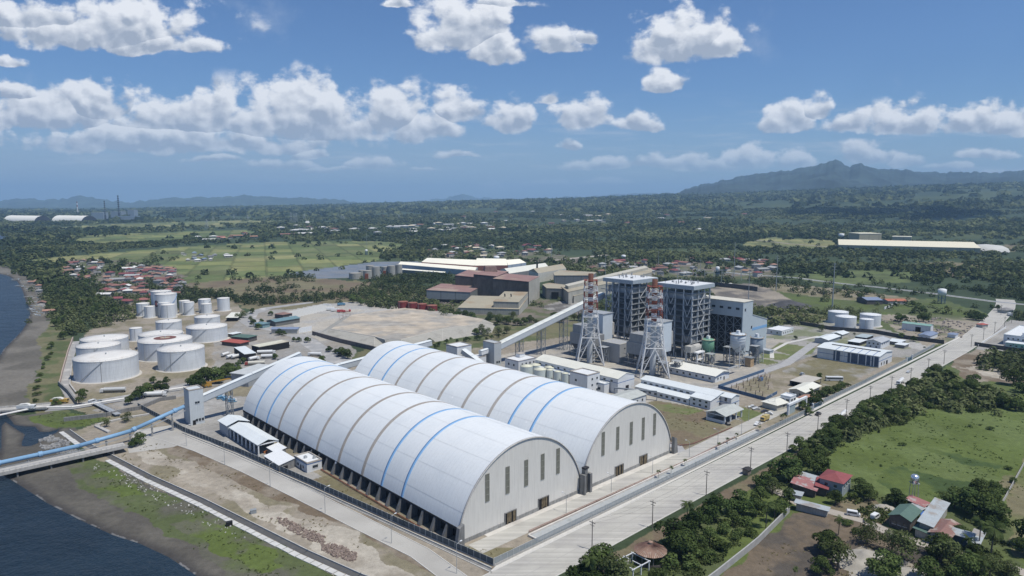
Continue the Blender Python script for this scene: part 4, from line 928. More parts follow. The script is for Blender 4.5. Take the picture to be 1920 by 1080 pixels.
MB().add([(-7.5, -.4, 5.4), (0, -.4, 6.6), (0, 13.8, 6.6), (-7.5, 13.8, 5.4), (-7.5, -.4, 5.6), (0, -.4, 6.8), (0, 13.8, 6.8), (-7.5, 13.8, 5.6)], [(0, 3, 2, 1), (4, 5, 6, 7), (0, 1, 5, 4), (1, 2, 6, 5), (2, 3, 7, 6), (3, 0, 4, 7)]).build('front_roof', Mroofw, t)
t = sbuild('office_block', 'short two storey white office with tall windows next to the garage', 'office building', 213.5, 15.5, 9.5, 21, 6.2, roof='gable', rh=1.3, axis='y', rm=Mroofw, band=[2.9], wins=[('l', 4, 3.7, 1.5, 2.2, .05, .98), ('l', 2, 1, 1.8, 1, .3, .9), ('f', 1, 1.2, 1.8, 1.4, .2, .8)])
t = sthing('garage_shelter', 'open garage with grey green gable roof standing on white columns beside the lawn', 'garage', 185.5, 3.5)
roof_mesh('gable', 18.5, 11.3, 4.4, 1.9, .8, 'x').build('roof', mat('roof_greygreen', (.40, .42, .40)), t)
for x in (0, 6, 12, 18):
    for y in (0, 10.8): MB().box(x, y, 0, x + .7, y + .7, 4.4).build('column', Mwhite, t)
MB().box(0, .7, 0, .3, 10.8, 1.6).box(.7, 10.9, 0, 18, 11.2, 4.3).build('low_wall', Mwall, t)
MB().box(.3, .1, 4.0, 18.5, .5, 4.4).box(.05, .7, 4.0, .35, 10.8, 4.4).build('beam', Mwhite, t)
MB().box(.3, .4, .0, 18.4, 10.9, .06).build('floor', Mconcd, t)
# administration hall by the second chimney
t = sbuild('service_building', 'low white building with wide pale roof at the foot of the second chimney', 'building', 258.8, 52.3, 18.4, 38, 4.4, roof='gable', rh=2.0, axis='y', ov=1.0, rm=mat('roof_cream_light', (.66, .66, .60), .7, var=.05), band=3.7, wins=[('l', 7, 1.5, 1.5, 1.4, .04, .97), ('f', 2, 1.5, 1.4, 1.3, .1, .5)], doors=[('f', 11, 1.4, 2.3)])
# guard house and canteen by the gate
def hip_house(name, label, T_, L_, R_, h, rh, rm, wm_=None, roof='hip', ov=.8, cat='building', **k):
    o, a, w_, d = frame3(T_, L_, R_, h); t = thing(name, label, cat, o, a); building(t, w_, d, h, roof, rh, ov, wm_=wm_ or mat('wall_ochre', (.45, .44, .38), .9, var=.1), rm=rm, **k); return t
hip_house('guard_house', 'cream hip roofed guard house beside the plant gate', (1457, 760), (1439, 750), (1500, 748), 3.4, 1.6, Mcream, wins=[('f', 2, 1.2, 1.3, 1.2, .1, .9)])
t = sbuild('canteen', 'cream roofed canteen by the trees behind the guard house', 'building', 266, -4.5, 22, 9.5, 3.6, roof='gable', rh=1.5, ov=1, axis='x', rm=Mcream, wm_=mat('wall_ochre', (.45, .44, .38)), wins=[('l', 2, 1.2, 1.3, 1.2, .1, .9)])
t = sbuild('small_hut', 'small brick red roofed hut between guard house and trees', 'hut', 254, -12.5, 9, 7, 2.8, roof='gable', rh=1.0, axis='x', rm=mat('roof_terracotta', (.36, .20, .14), .8, var=.15), wm_=mat('wall_ochre', (.45, .44, .38)))
t = sthing('car_port', 'long flat dark shaded car port beside the bus', 'car port', 288, 3)
MB().box(0, 0, 3.4, 22, 12, 3.6).build('roof', mat('roof_tan', (.42, .40, .36), .9), t)
for x in (.4, 10.8, 21.2):
    for y in (.4, 11.2): MB().box(x, y, 0, x + .3, y + .3, 3.4).build('post', Msteel, t)
MB().box(.2, .2, .02, 21.8, 11.8, .12).box(0, 11.6, 0, 22, 11.9, 3.3).build('back_wall', Mdark, t)
t = sthing('gate_tower', 'small white and blue two storey gate control booth on a slab', 'gate booth', 240, -7.5)
building(t, 7.5, 6, 6.4, 'parapet', .5, wm_=Mwhite, band=[2.8, 6.2], wins=[('f', 2, 3.6, 2.2, 1.4, .05, .98), ('l', 2, 3.6, 2, 1.4, .05, .98)])
MB().box(-1.4, -1.4, 2.9, 8.9, 7.2, 3.1).build('canopy', Mwhite, t)
t = sthing('gate_arch', 'white boxed plant gate portal spanning the entrance lane', 'gate', 226, -13)
MB().box(0, 0, 0, 1.2, 1.0, 5.8).build('post', Mwhite, t); MB().box(23, 0, 0, 24.2, 1.0, 5.8).build('post', Mwhite, t)
MB().box(0, -.1, 5.2, 24.2, 1.1, 6.4).build('beam', Mwhite, t); MB().box(1.2, .3, 0, 9, .6, 5.2).build('panel', mat('gate_panel', (.33, .40, .42), .6), t)
def sliding_gate(label, u, v, n):
    t = sthing('sliding_gate', label, 'gate', u, v); q = MB()
    for i in range(n): q.box(i * .8, 0, .1, i * .8 + .12, .1, 2.6)
    q.box(0, 0, .1, n * .8, .1, .3).box(0, 0, 2.4, n * .8, .1, 2.6); q.build('leaf', mat('gate_blue', (.16, .25, .36), .6), t)
    for x in (-1, n * .8 + .2): MB().box(x, -.3, 0, x + .8, .5, 3.6).build('post', Mwhite, t)
sliding_gate('blue barred main gate between white posts at the concrete road', 248, -17.6, 15)
sliding_gate('blue barred second gate nearer the white tank depot', 419, -15.4, 14)

# switchyard with its blue fence
fence('switchyard_fence', 'blue panelled fence round the open switchyard', [site(310, 43.5), site(248.3, 43.8), site(243.4, 9.4), site(262, 11)], 2.2, .2, 4.0, mat('fence_blue', (.07, .12, .20), .7), mat('fence_blue_post', (.12, .22, .36), .6))
rs = random.Random(12)
proto = None; cnt = 0
for iu in range(7):
    for iv in range(5):
        u, v = 252 + iu * 7.6 + rs.uniform(-1.2, 1.2), 15 + iv * 5.6 + rs.uniform(-1, 1)
        if v > 42 - max(0, (u - 290)) * .3 or v < 12 + (u - 250) * .35: continue
        if proto is None:
            proto = sthing('switchgear_post', '', 'switchgear', u, v, 'switchgear posts in the fenced yard')
            MB().box(-.25, -.25, 0, .25, .25, 1.5).build('base', mat('switch_tan', (.32, .27, .20), .8), proto)
            MB().bar((0, 0, 1.5), (0, 0, 2.9), .17, 6).bar((-.9, 0, 2.9), (.9, 0, 2.9), .08, 4).build('insulator', mat('switch_brown', (.16, .10, .07), .5), proto); o = proto
        else: o = copy_tree(proto)
        o.location = (*sw(u, v), 0); o.rotation_euler = (0, 0, TH + rs.choice((0, math.pi / 2))); cnt += 1
        o['label'] = 'switchgear post in the fenced yard, %s from the office end, %s from the front fence' % (ordw(iu + 1), ordw(iv + 1))
t = sthing('transformer', 'blue transformer in the middle of the fenced switchyard', 'transformer', 285, 33)
MB().box(0, 0, 0, 3, 2, 2.4).build('tank', mat('trafo_blue', (.08, .14, .26), .5), t)
for x in (.6, 1.5, 2.4): MB().bar((x, 1, 2.4), (x, 1, 3.5), .16, 6).build('bushing', Mrust, t)
MB().box(-.5, .1, .4, -.05, 1.9, 2.1).box(3.05, .1, .4, 3.5, 1.9, 2.1).build('radiator', Mgalv, t)

# ================================================================ RIGHT HAND BUILDINGS OF THE PLANT
t = sbuild('warehouse', 'large white warehouse with blue glazed bays and white ribbed roof by the gravel yard', 'warehouse', 383, -7.6, 27, 44.5, 8.2, roof='gable', rh=1.6, ov=.6, axis='y', rm=Mroofw, band=[4.4], wins=[('f', 2, 1, 2, 2, .1, .5)], doors=[('f', 15, 3, 3)])
for i, (a, c) in enumerate(((.5, 5), (6, 14), (14.6, 22.0), (27.5, 32.3))): MB().box(-.09, a, .4, -.01, c, 7.6).build('glazed_bay', mat('bay_blue', (.07, .10, .16), .4, var=.2, corr=('Y', 1.2), corrstr=.3), t)
for k in range(6): MB().box(-.4, 3.2 + k * 5.4, 0, -.1, 3.8 + k * 5.4, 8.2).build('pilaster', Mwhite, t)
MB().box(10.5, 3, 9.75, 11.4, 38, 10.2).build('roof_vent', Mdarkst, t)
for k in range(6):
    y = 4 + k * 5.3; MB().add([(-.3, y, 8.5), (-.3, y + .5, 8.5), (10.6, y + .5, 9.78), (10.6, y, 9.78)], [(0, 1, 2, 3)]).build('roof_rib', Mtrim, t)
t = sbuild('house', 'two storey white house with grey gable roof behind the warehouse', 'building', 451, 14, 21, 11, 5.4, roof='gable', rh=1.8, axis='x', ov=.7, rm=mat('roof_grey', (.38, .40, .42), .6, corr=('X', .9)), wins=[('l', 3, 3.4, 1.2, 1.2, .05, .95), ('l', 2, .8, 1.2, 1.3, .1, .9), ('f', 4, 3.2, 1.2, 1.2, .1, .9)])
t = sbuild('car_port', 'flat white carport left of the two storey white house', 'car port', 452, 31, 18, 9, 2.7, roof='flat', rh=.2, wm_=Mdarkst, rm=Mroofw)
t = sbuild('car_port', 'flat white carport on the road side of the two storey white house', 'car port', 478, 8, 14, 10, 2.7, roof='flat', rh=.2, wm_=Mconcd, rm=Mroofw)
t = sbuild('car_port', 'low flat white roof just right of the carport near the gate', 'car port', 468, 1.5, 11, 7, 2.6, roof='flat', rh=.2, wm_=Mconcd, rm=Mroofw)
t = sbuild('store_building', 'low white store with pale flat roof behind the turbine house', 'building', 447.3, 95.5, 23.5, 14, 4.3, roof='parapet', rh=.3, rm=Mroofw, wins=[('f', 5, 1.6, 1.6, 1.2, .05, .98), ('l', 2, 1.5, 1.4, 1.2, .1, .9)])
t = sbuild('shelter', 'open pavilion with white gable roof among small round trees', 'pavilion', 439, 51.5, 25, 11, 3.6, roof='gable', rh=1.5, axis='x', rm=Mroofw, wm_=Mwallg, ov=.8)
t = sbuild('shelter', 'smaller white roofed pavilion directly behind the open one', 'pavilion', 472.5, 52.8, 14.5, 9.5, 3.6, roof='gable', rh=1.3, axis='x', rm=Mroofw, wm_=mat('wall_ochre', (.45, .44, .38)), ov=.6)
t = sbuild('small_hut', 'tiny grey hut on the lawn by the turbine house door', 'hut', 368.2, 67.8, 6.3, 7.5, 2.4, roof='flat', rh=.2, ov=.4, rm=Mwallg, wm_=Mwallg)

# ================================================================ CHIMNEYS
def chimney(label, u, v):
    t = thing('chimney', label, 'chimney', site(u, v), R(-3), 'red and white chimneys in lattice towers')
    Z = [0, 20.1, 28, 35.5, 40.7, 46.5, 50, 54.8, 58.5, 62.5]; Wd = [20, 13, 11.4, 10.7, 9.8, 9.6, 9.4, 9.2, 8.9, 8.6]
    fl = MB(); fl.lathe([(2.15, -.1), (2.15, 38)], 20); fl.build('flue', Mflue, t, True)
    z = 38.0; k = 0
    while z < 61:
        z1 = min(61, z + 2.9); MB().lathe([(1.95, z), (1.95, z1)], 20).build('red_band' if k % 2 == 0 else 'white_band', Mstack if k % 2 == 0 else Mwhite, t, True); z = z1; k += 1
    MB().lathe([(1.95, 61), (2.1, 62.2), (1.9, 62.4), (1.9, 67.2), (1.5, 67.3), (1.5, 64)], 20).build('tip', mat('stack_rust', (.15, .065, .045), .8, var=.35, scale=.5, streak=.3), t, True)
    C4 = lambda w_: [(-w_ / 2, -w_ / 2), (w_ / 2, -w_ / 2), (w_ / 2, w_ / 2), (-w_ / 2, w_ / 2)]
    redlv = {46.5, 54.8}
    for i in range(4):
        lg = MB()
        for j in range(len(Z) - 1):
            a, c = C4(Wd[j])[i], C4(Wd[j + 1])[i]; r_ = .55 if j == 0 else .42 if j < 3 else .3
            lg.bar((*a, Z[j]), (*c, Z[j + 1]), r_, 8, mi=0 if (j < 4 or j % 2) else 1)
        lg.build('leg', [Msteelw, Mstack], t)
    lo = MB(); up = MB()
    for i in range(4):
        k_ = (i + 1) % 4
        # lowest bay: K brace from the middle of the waist to the feet
        a0, b0 = C4(20)[i], C4(20)[k_]; a1, b1 = C4(13)[i], C4(13)[k_]; mid = ((a1[0] + b1[0]) / 2, (a1[1] + b1[1]) / 2, 20.1)
        lo.bar((*a1, 20.1), (*b1, 20.1), .33, 6); lo.bar(mid, (*a0, 0), .30, 6); lo.bar(mid, (*b0, 0), .30, 6)
        am = tuple(.5 * (a0[q_] + a1[q_]) for q_ in (0, 1)); bm2 = tuple(.5 * (b0[q_] + b1[q_]) for q_ in (0, 1)); mm = ((a1[0] + b1[0]) / 2, (a1[1] + b1[1]) / 2)
        for P, Q in ((am, a0), (bm2, b0)): m2 = ((mm[0] + Q[0]) / 2, (mm[1] + Q[1]) / 2); lo.bar((*P, 10), (*m2, 10), .16, 4); lo.bar((*P, 10), (mm[0] * .75 + Q[0] * .25, mm[1] * .75 + Q[1] * .25, 15), .14, 4)
        for j in range(1, len(Z) - 1):
            a, c = C4(Wd[j]), C4(Wd[j + 1]); r_ = .22 if j < 3 else .15; tg = lo if j < 3 else up; mi = 0 if (j < 4 or j % 2) else 1
            tg.bar((*a[i], Z[j]), (*c[k_], Z[j + 1]), r_, 4, mi=mi); tg.bar((*a[k_], Z[j]), (*c[i], Z[j + 1]), r_, 4, mi=mi)
            tg.bar((*c[i], Z[j + 1]), (*c[k_], Z[j + 1]), r_ * 1.2, 4, mi=mi)
    lo.build('lower_bracing', Msteelw, t); up.build('upper_bracing', [Msteelw, Mstack], t)
    for j, z in ((3, 35.5), (5, 46.5), (7, 54.8), (9, 62.5)):
        w_ = Wd[j] / 2 + .6; pm = MB(); pm.box(-w_, -w_, z - .12, w_, -2.6, z + .05).box(-w_, 2.6, z - .12, w_, w_, z + .05).box(-w_, -2.6, z - .12, -2.6, 2.6, z + .05).box(2.6, -2.6, z - .12, w_, 2.6, z + .05)
        for a, c in zip(C4(2 * w_), C4(2 * w_)[1:] + C4(2 * w_)[:1]): pm.bar((*a, z + 1.1), (*c, z + 1.1), .07, 4)
        pm.build('platform', Msteelw if j in (3, 7) else Mstack, t)
    st_ = MB()
    for z in range(2, 36, 3): st_.box(2.3, -1.2, z, 3.9, 1.2, z + .18)
    st_.bar((3.7, 1, 0), (3.7, 1, 36), .12, 4); st_.bar((3.7, -1, 0), (3.7, -1, 36), .12, 4); st_.build('stair', Msteelw, t)
chimney('red and white banded chimney in a white lattice tower, the one nearer the long conveyor', 242, 147.0)
chimney('red and white banded chimney in a white lattice tower, the one nearer the service building', 246, 93.2)

# ================================================================ BOILER HOUSES
def boiler(label, u, v, W, Dp, seed):
    t = sthing('boiler_house', label, 'boiler house', u, v, 'open steel boiler houses'); rs = random.Random(seed); Hs = 53.4
    MB().box(0, 0, Hs, W, Dp, 56.4).build('roof_box', mat('boiler_fascia', (.33, .38, .42), .6, var=.06, corr=('X', 1.0), corrstr=.05), t)
    MB().box(.5, .5, 56.4, W - .5, Dp - .5, 56.6).build('roof', mat('boiler_roof', (.60, .62, .63), .6, var=.08), t)
    x0, x1, y0, y1 = 2.2, W - 3.2, 2.4, Dp - 2.2
    xs = [x0 + (x1 - x0) * i / 3 for i in range(4)]; ys = [y0 + (y1 - y0) * i / 4 for i in range(5)]
    for x in xs:
        for y in ys:
            if x in (xs[0], xs[-1]) or y in (ys[0], ys[-1]): MB().box(x - .45, y - .45, 0, x + .45, y + .45, Hs).build('column', mat('boiler_column', (.46, .49, .52), .6, var=.12), t)
    lv = [6.5, 12, 17.5, 22.5, 27.5, 32, 36.5, 41, 45.5, 49.5]
    for i, z in enumerate(lv):
        fl = MB(); fl.box(x0 - 1.0, y0 - 1.0, z - .14, x1 + 1.0, y0 + 2.0, z).box(x0 - 1.0, y0 + 2, z - .14, x0 + 2.0, y1 + .8, z).box(x1 - 2, y0 + 2, z - .14, x1 + 1.2, y1 + .8, z)
        for zz in (.55, 1.1):
            fl.bar((x0 - 1, y0 - 1, z + zz), (x1 + 1, y0 - 1, z + zz), .06, 4); fl.bar((x0 - 1, y0 - 1, z + zz), (x0 - 1, y1, z + zz), .06, 4)
        n = 9
        for k in range(n + 1):
            fx = x0 - 1 + (x1 - x0 + 2) * k / n; fl.bar((fx, y0 - 1, z), (fx, y0 - 1, z + 1.1), .05, 4)
            fy = y0 - 1 + (y1 - y0 + 1) * k / n; fl.bar((x0 - 1, fy, z), (x0 - 1, fy, z + 1.1), .05, 4)
        fl.build('gallery_floor', mat('boiler_floor', (.25, .27, .285), .6, var=.2), t)
    br = MB(); zb = [0, 12, 22.5, 32, 41, 49.5]
    for j in range(5):
        z0, z1 = zb[j], zb[j + 1]
        for i, (a, c) in enumerate(zip(xs[:-1], xs[1:])):
            if i == 1:
                if j % 2: br.bar((a, y0 - .9, z1), (c, y0 - .9, z0), .3, 4)
                else: br.bar((a, y0 - .9, z0), (c, y0 - .9, z1), .3, 4)
            elif rs.random() < .5: br.bar((a, y0, z0), (c, y0, z1), .16, 4)
        for i, (a, c) in enumerate(zip(ys[:-1], ys[1:])):
            m_ = (a + c) / 2
            if i in (0, 2, 3): br.bar((x0 - .9, a, z1), (x0 - .9, m_, z0), .26, 4); br.bar((x0 - .9, c, z1), (x0 - .9, m_, z0), .26, 4)
    br.build('bracing', mat('boiler_brace', (.50, .52, .54), .6), t)
    MB().box(x0 + 4, y0 + 4.5, 8, x1 - 3, y1 - 3, 48).build('furnace', mat('furnace_case', (.10, .115, .135), .7, var=.4, scale=.15), t)
    MB().box(x0 + 1.2, y0 + 1.2, 45.5, x1 - 4, y1 - 1, 50.4).build('bunker', mat('bunker_case', (.34, .37, .40), .6, var=.12, corr=('X', 2.5)), t)
    MB().box(x0 + 2.5, y0 + 3, 27.6, x1 - 2.5, y0 + 9, 31.4).box(x0 + 2.5, y0 + 12, 27.6, x1 - 2.5, y0 + 22, 31).build('duct', mat('duct_grey', (.19, .20, .215), .6, var=.25), t)
    MB().box(x0 - .2, y0 + .6, 12.2, x0 + 9, y0 + 8, 16.8).build('air_heater', mat('air_heater', (.30, .30, .29), .6, var=.2), t)
    pp_ = MB()
    for k in range(26):
        x, y, z = rs.uniform(x0, x1), y0 + rs.uniform(.5, 3.4), rs.uniform(2, 48)
        if k % 2: pp_.bar((x, y, z), (x, y, z + rs.uniform(3, 9)), rs.uniform(.15, .5), 6)
        else: pp_.bar((x, y, z), (x + rs.uniform(3, 8), y, z), rs.uniform(.12, .4), 6)
    for k in range(26):
        y, x, z = rs.uniform(y0, y1), x0 + rs.uniform(.5, 3.0), rs.uniform(2, 48)
        if k % 2: pp_.bar((x, y, z), (x, y, z + rs.uniform(3, 9)), rs.uniform(.15, .5), 6)
        else: pp_.bar((x, y, z), (x, y + rs.uniform(3, 8), z), rs.uniform(.12, .4), 6)
    pp_.build('pipework', mat('pipework', (.24, .25, .26), .6, var=.4), t)
    st = MB(); sy = y0 + 1.6
    for j in range(9):
        za, zb_ = lv[j], lv[j + 1]; st.box(0, 0, 0, 0, 0, 0) if False else None
        xa, xb = (xs[2] + 1, xs[3] - 1) if j % 2 else (xs[3] - 1, xs[2] + 1)
        st.bar((xa, sy, za), (xb, sy, zb_), .28, 4)
    st.build('stair', mat('stair_grey', (.45, .47, .48), .6), t)
    rf = MB()
    for k in range(15):
        x, y = rs.uniform(4, W - 4), rs.uniform(4, Dp - 4); hh = rs.uniform(1.2, 3.6); rf.bar((x, y, 56.6), (x, y, 56.6 + hh), rs.uniform(.15, .45), 6)
        if k % 3 == 0: rf.bar((x, y, 57), (x + 2, y, 57.6), .25, 6); rf.box(x - .8, y - .5, 56.6, x + .8, y + .5, 57.8)
    rf.build('roof_vent', mat('vent_steel', (.30, .31, .32), .6), t)
boiler('open steel boiler house with pale roof box behind the first chimney', 303.5, 154.5, 35, 31, 4)
boiler('open steel boiler house with pale roof box between second chimney and turbine house', 306.5, 100.0, 30, 34.5, 9)
# precipitators
def precip(label, u, v, seed):
    t = sthing('precipitator', label, 'precipitator', u, v, 'dust precipitators behind the chimneys'); rs = random.Random(seed)
    MB().box(0, 0, 9.5, 13, 24, 18).build('casing', mat('casing_grey', (.27, .28, .285), .7, var=.12, corr=('Y', 2), corrstr=.15), t)
    MB().box(1, 9, 18, 13, 22, 24.5).build('penthouse', mat('casing_grey', (.27, .28, .285)), t)
    MB().box(16, 4, 10, 28, 20, 32.5).build('bag_filter', mat('filter_pale', (.52, .58, .63), .6, var=.06, corr=('Y', 1.2), corrstr=.06), t)
    MB().box(15.5, 3.5, 32.5, 28.5, 20.5, 33).build('top_deck', Mgalv, t)
    MB().box(28.2, 6, 14, 33, 14, 24).lathe([(3.8, 24), (2.6, 26.6), (0.01, 27.2)], 12, 30.6, 10).build('duct', mat('duct_tan', (.40, .39, .36), .7, var=.15), t)
    h = MB()
    for i in range(2):
        for j in range(4):
            x, y = 1 + i * 6, 1 + j * 5.8; h.add([(x, y, 9.5), (x + 5, y, 9.5), (x + 5, y + 5, 9.5), (x, y + 5, 9.5), (x + 2, y + 2, 4.5), (x + 3, y + 2, 4.5), (x + 3, y + 3, 4.5), (x + 2, y + 3, 4.5)], [(0, 1, 5, 4), (1, 2, 6, 5), (2, 3, 7, 6), (3, 0, 4, 7), (4, 5, 6, 7)])
    h.build('hopper', mat('hopper_dark', (.11, .115, .12), .7, var=.3), t)
    f = MB()
    for x in (0, 6.5, 13, 16, 22, 28):
        for y in (0, 8, 16, 24): f.bar((x, y, 0), (x, y, 9.5), .25, 4)
    for x in (0, 6.5, 13):
        for y in (0, 8, 16): f.bar((x, y, 0), (x, y + 8, 9), .15, 4); f.bar((x, y + 8, 0), (x, y, 9), .15, 4)
    f.build('frame', Msteel, t)
    p_ = MB()
    for k in range(34):
        x, y, z = rs.uniform(-3, 12), rs.uniform(-3, 25), rs.uniform(.5, 9); d = rs.choice(((1, 0, 0), (0, 1, 0), (0, 0, 1))); L_ = rs.uniform(1.5, 5)
        p_.bar((x, y, z), (x + d[0] * L_, y + d[1] * L_, min(9.3, z + d[2] * L_)), rs.uniform(.12, .45), 6)
    for z in (3.2, 6.4): p_.bar((-2, -1.5, z), (-2, 24, z), .18, 4); p_.bar((-2, -1.5, z), (13, -1.5, z), .18, 4)
    p_.build('pipework', mat('pipework', (.24, .25, .26)), t)
precip('grey dust precipitator with pale filter box behind the first chimney', 252, 152, 2)
precip('grey dust precipitator with pale filter box behind the second chimney', 255, 99, 5)
t = sbuild('fan_house', 'grey windowless block with cream flat roof between the two precipitators', 'building', 255.5, 129.5, 15.5, 17.5, 14.4, roof='parapet', rh=.3, wm_=mat('fan_wall', (.33, .34, .35), .7, var=.05), rm=mat('roof_cream_flat', (.52, .50, .43), .8), wins=[('f', 2, 10, 1.6, 1.2, .2, .98)], band=14.2)

# turbine house
t = sthing('turbine_house', 'tall pale blue grey turbine house with a blue stripe on its lower hall', 'turbine house', 345, 80)
Mtb = mat('turbine_clad', (.43, .49, .53), .6, var=.05, corr=('X', 1.0), corrstr=.05, streak=.05)
MB().box(.3, 0, 30.5, 16, 100, 42.2).box(8, 0, 0, 16, 100, 30.5).box(.3, 0, 0, 8, .5, 30.5).build('tower_wall', Mtb, t)
MB().box(0, -.3, 42.2, 16.3, 100.3, 42.7).build('tower_roof', mat('roof_cream_flat', (.52, .50, .43)), t)
MB().add([(16, 0, -.2), (41, 0, -.2), (41, 0, 24.5), (16, 0, 31), (16, 100, -.2), (41, 100, -.2), (41, 100, 24.5), (16, 100, 31)], [(0, 1, 2, 3), (7, 6, 5, 4), (1, 5, 6, 2), (2, 6, 7, 3), (0, 3, 7, 4)]).build('hall_wall', Mtb, t)
MB().add([(15.9, -.4, 31.05), (41.4, -.4, 24.5), (41.4, 100, 24.5), (15.9, 100, 31.05), (15.9, -.4, 31.35), (41.4, -.4, 24.8), (41.4, 100, 24.8), (15.9, 100, 31.35)], [(0, 3, 2, 1), (4, 5, 6, 7), (0, 1, 5, 4), (1, 2, 6, 5), (2, 3, 7, 6), (3, 0, 4, 7)]).build('hall_roof', Mroofw, t)
MB().add([(16.5, -.1, 18.2), (40.9, -.1, 18.2), (40.9, -.1, 20.4), (16.5, -.1, 20.4), (16.5, -.02, 18.2), (40.9, -.02, 18.2), (40.9, -.02, 20.4), (16.5, -.02, 20.4)], [(0, 1, 2, 3), (0, 3, 7, 4), (3, 2, 6, 7), (0, 4, 5, 1), (1, 5, 6, 2)]).build('blue_stripe', Mblue, t)
for x, z in ((3, 35), (14, 20), (14, 9), (20.5, 9.5), (29.5, 9.5)): MB().box(x, -.1, z, x + 2, -.01, z + 2.2).build('window', Mglass, t)
for k in range(6): MB().box(.2, 3 + k * 7, 36, .32, 6 + k * 7, 37.8).build('window', Mglass, t)
MB().box(22, -.12, 0, 27, -.02, 4).build('door', Mdark, t)
fr = MB()
for k in range(8):
    y = .6 + k * 6.8; fr.box(.4, y, 0, .9, y + .6, 30.5)
    for j in range(4):
        z0, z1 = 3 + j * 6.9, 3 + (j + 1) * 6.9
        if y + 6.8 < 54: fr.bar((.6, y + .3, z0), (.6, y + 7.1, z1), .2, 4); fr.bar((.6, y + 7.1, z0), (.6, y + .3, z1), .2, 4); fr.bar((.6, y, z1), (.6, y + 7, z1), .24, 4)
fr.build('frame', Msteel, t)
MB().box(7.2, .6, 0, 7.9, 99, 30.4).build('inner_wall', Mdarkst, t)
# silos beside the turbine house
def silo(name, label, u, v, r, z0, z1, zc, m, legr, top=None, band=None):
    t = sthing(name, label, 'silo', u, v)
    MB().lathe([(.6, zc), (r, z0), (r, z1), (r * .9, z1 + .4), (.01, z1 + .6)], 28).build('vessel', m, t, True)
    for i in range(4):
        a = math.pi / 4 + i * math.pi / 2; x, y = legr * math.cos(a), legr * math.sin(a); MB().bar((x, y, 0), (x, y, z0 + 1), .28, 4).build('leg', Msteelw if legr > 5.2 else m, t)
    q = MB()
    for i in range(4):
        a, c = math.pi / 4 + i * math.pi / 2, math.pi / 4 + (i + 1) * math.pi / 2; A_ = (legr * math.cos(a), legr * math.sin(a)); B_ = (legr * math.cos(c), legr * math.sin(c))
        for j in range(3): z = z0 * (j + 1) / 3; q.bar((*A_, z), (*B_, z), .16, 4); q.bar((*A_, z0 * j / 3), (*B_, z), .14, 4)
    q.build('bracing', Msteel, t)
    if band:
        for z in band: MB().lathe([(r + .05, z), (r + .18, z + .15), (r + .05, z + .3)], 28).build('hoop', Mgalv, t, True)
    q = MB().lathe([(r + .5, z1), (r + .5, z1 + .12), (.1, z1 + .65)], 28); 
    for k in range(12): a = k * math.pi / 6; q.bar(((r + .4) * math.cos(a), (r + .4) * math.sin(a), z1), ((r + .4) * math.cos(a), (r + .4) * math.sin(a), z1 + 1.3), .06, 4)
    q.build('top_walkway', mat('walkway_rust', (.36, .30, .23), .8), t)
    MB().box(-1.2, -1, z1 + .6, 1.2, 1, z1 + 2.8).build('filter_box', Mwhite, t)
    return t
silo('lime_silo', 'pale grey hooped silo on tall white legs beside the turbine house', 312, 65.5, 5.4, 15.5, 24, 10, mat('silo_pale', (.48, .53, .57), .5, var=.08), 5.6, band=(17, 19, 21, 23))
silo('green_silo', 'green hopper silo on a green frame beside the second boiler house', 305, 85.5, 4.4, 12.5, 18.0, 5, mat('silo_green', (.16, .33, .22), .6, var=.15), 4.4)
silo('ash_silo', 'grey ash silo with white leg frame at the corner of the turbine house', 334, 62, 4.6, 9, 19.0, 4, mat('silo_grey', (.25, .30, .35), .6, var=.15), 5.3)
t = sthing('sand_bin', 'rust stained loading bin under the hooped silo', 'hopper', 316, 57)
MB().box(0, 0, 0, 5, 5, 6.5).build('casing', mat('bin_rust', (.38, .27, .16), .9, var=.35, scale=.5), t); MB().box(-.5, -.5, 6.5, 5.5, 5.5, 7).build('deck', Msteel, t)
t = sthing('air_duct_unit', 'white concrete frame carrying a big rounded fan duct by the second boiler', 'fan unit', 288, 84)
for x in (0, 8):
    for y in (0, 9): MB().box(x, y, 0, x + 1, y + 1, 10).build('column', Mwhite, t)
MB().box(-.5, -.5, 10, 9.5, 10.5, 10.9).box(-.2, -.2, 5, 9.2, .8, 5.7).build('deck', Mwhite, t)
MB().bar((1.5, 5, 13.2), (9.5, 5, 13.2), 2.6, 12).box(-5, 2.4, 10.9, 1.5, 7.6, 15.4).build('duct', mat('duct_tan', (.40, .39, .36)), t)
t = sthing('pipe_rack', 'long low steel pipe rack behind the service building', 'pipe rack', 279, 55)
MB().box(0, 0, 5.0, 2, 46, 5.3).build('deck', Mgalv, t); MB().box(2, 0, 5.0, 16, 1.6, 5.3).build('deck', Mgalv, t)
for x in (.3, .8, 1.3): MB().bar((x, 0, 5.6), (x, 46, 5.6), .2, 6).build('pipe', mat('pipework', (.24, .25, .26)), t)
for k in range(8): MB().box(0, k * 6.5, 0, .3, k * 6.5 + .3, 5).box(1.7, k * 6.5, 0, 2, k * 6.5 + .3, 5).build('post', Msteel, t)

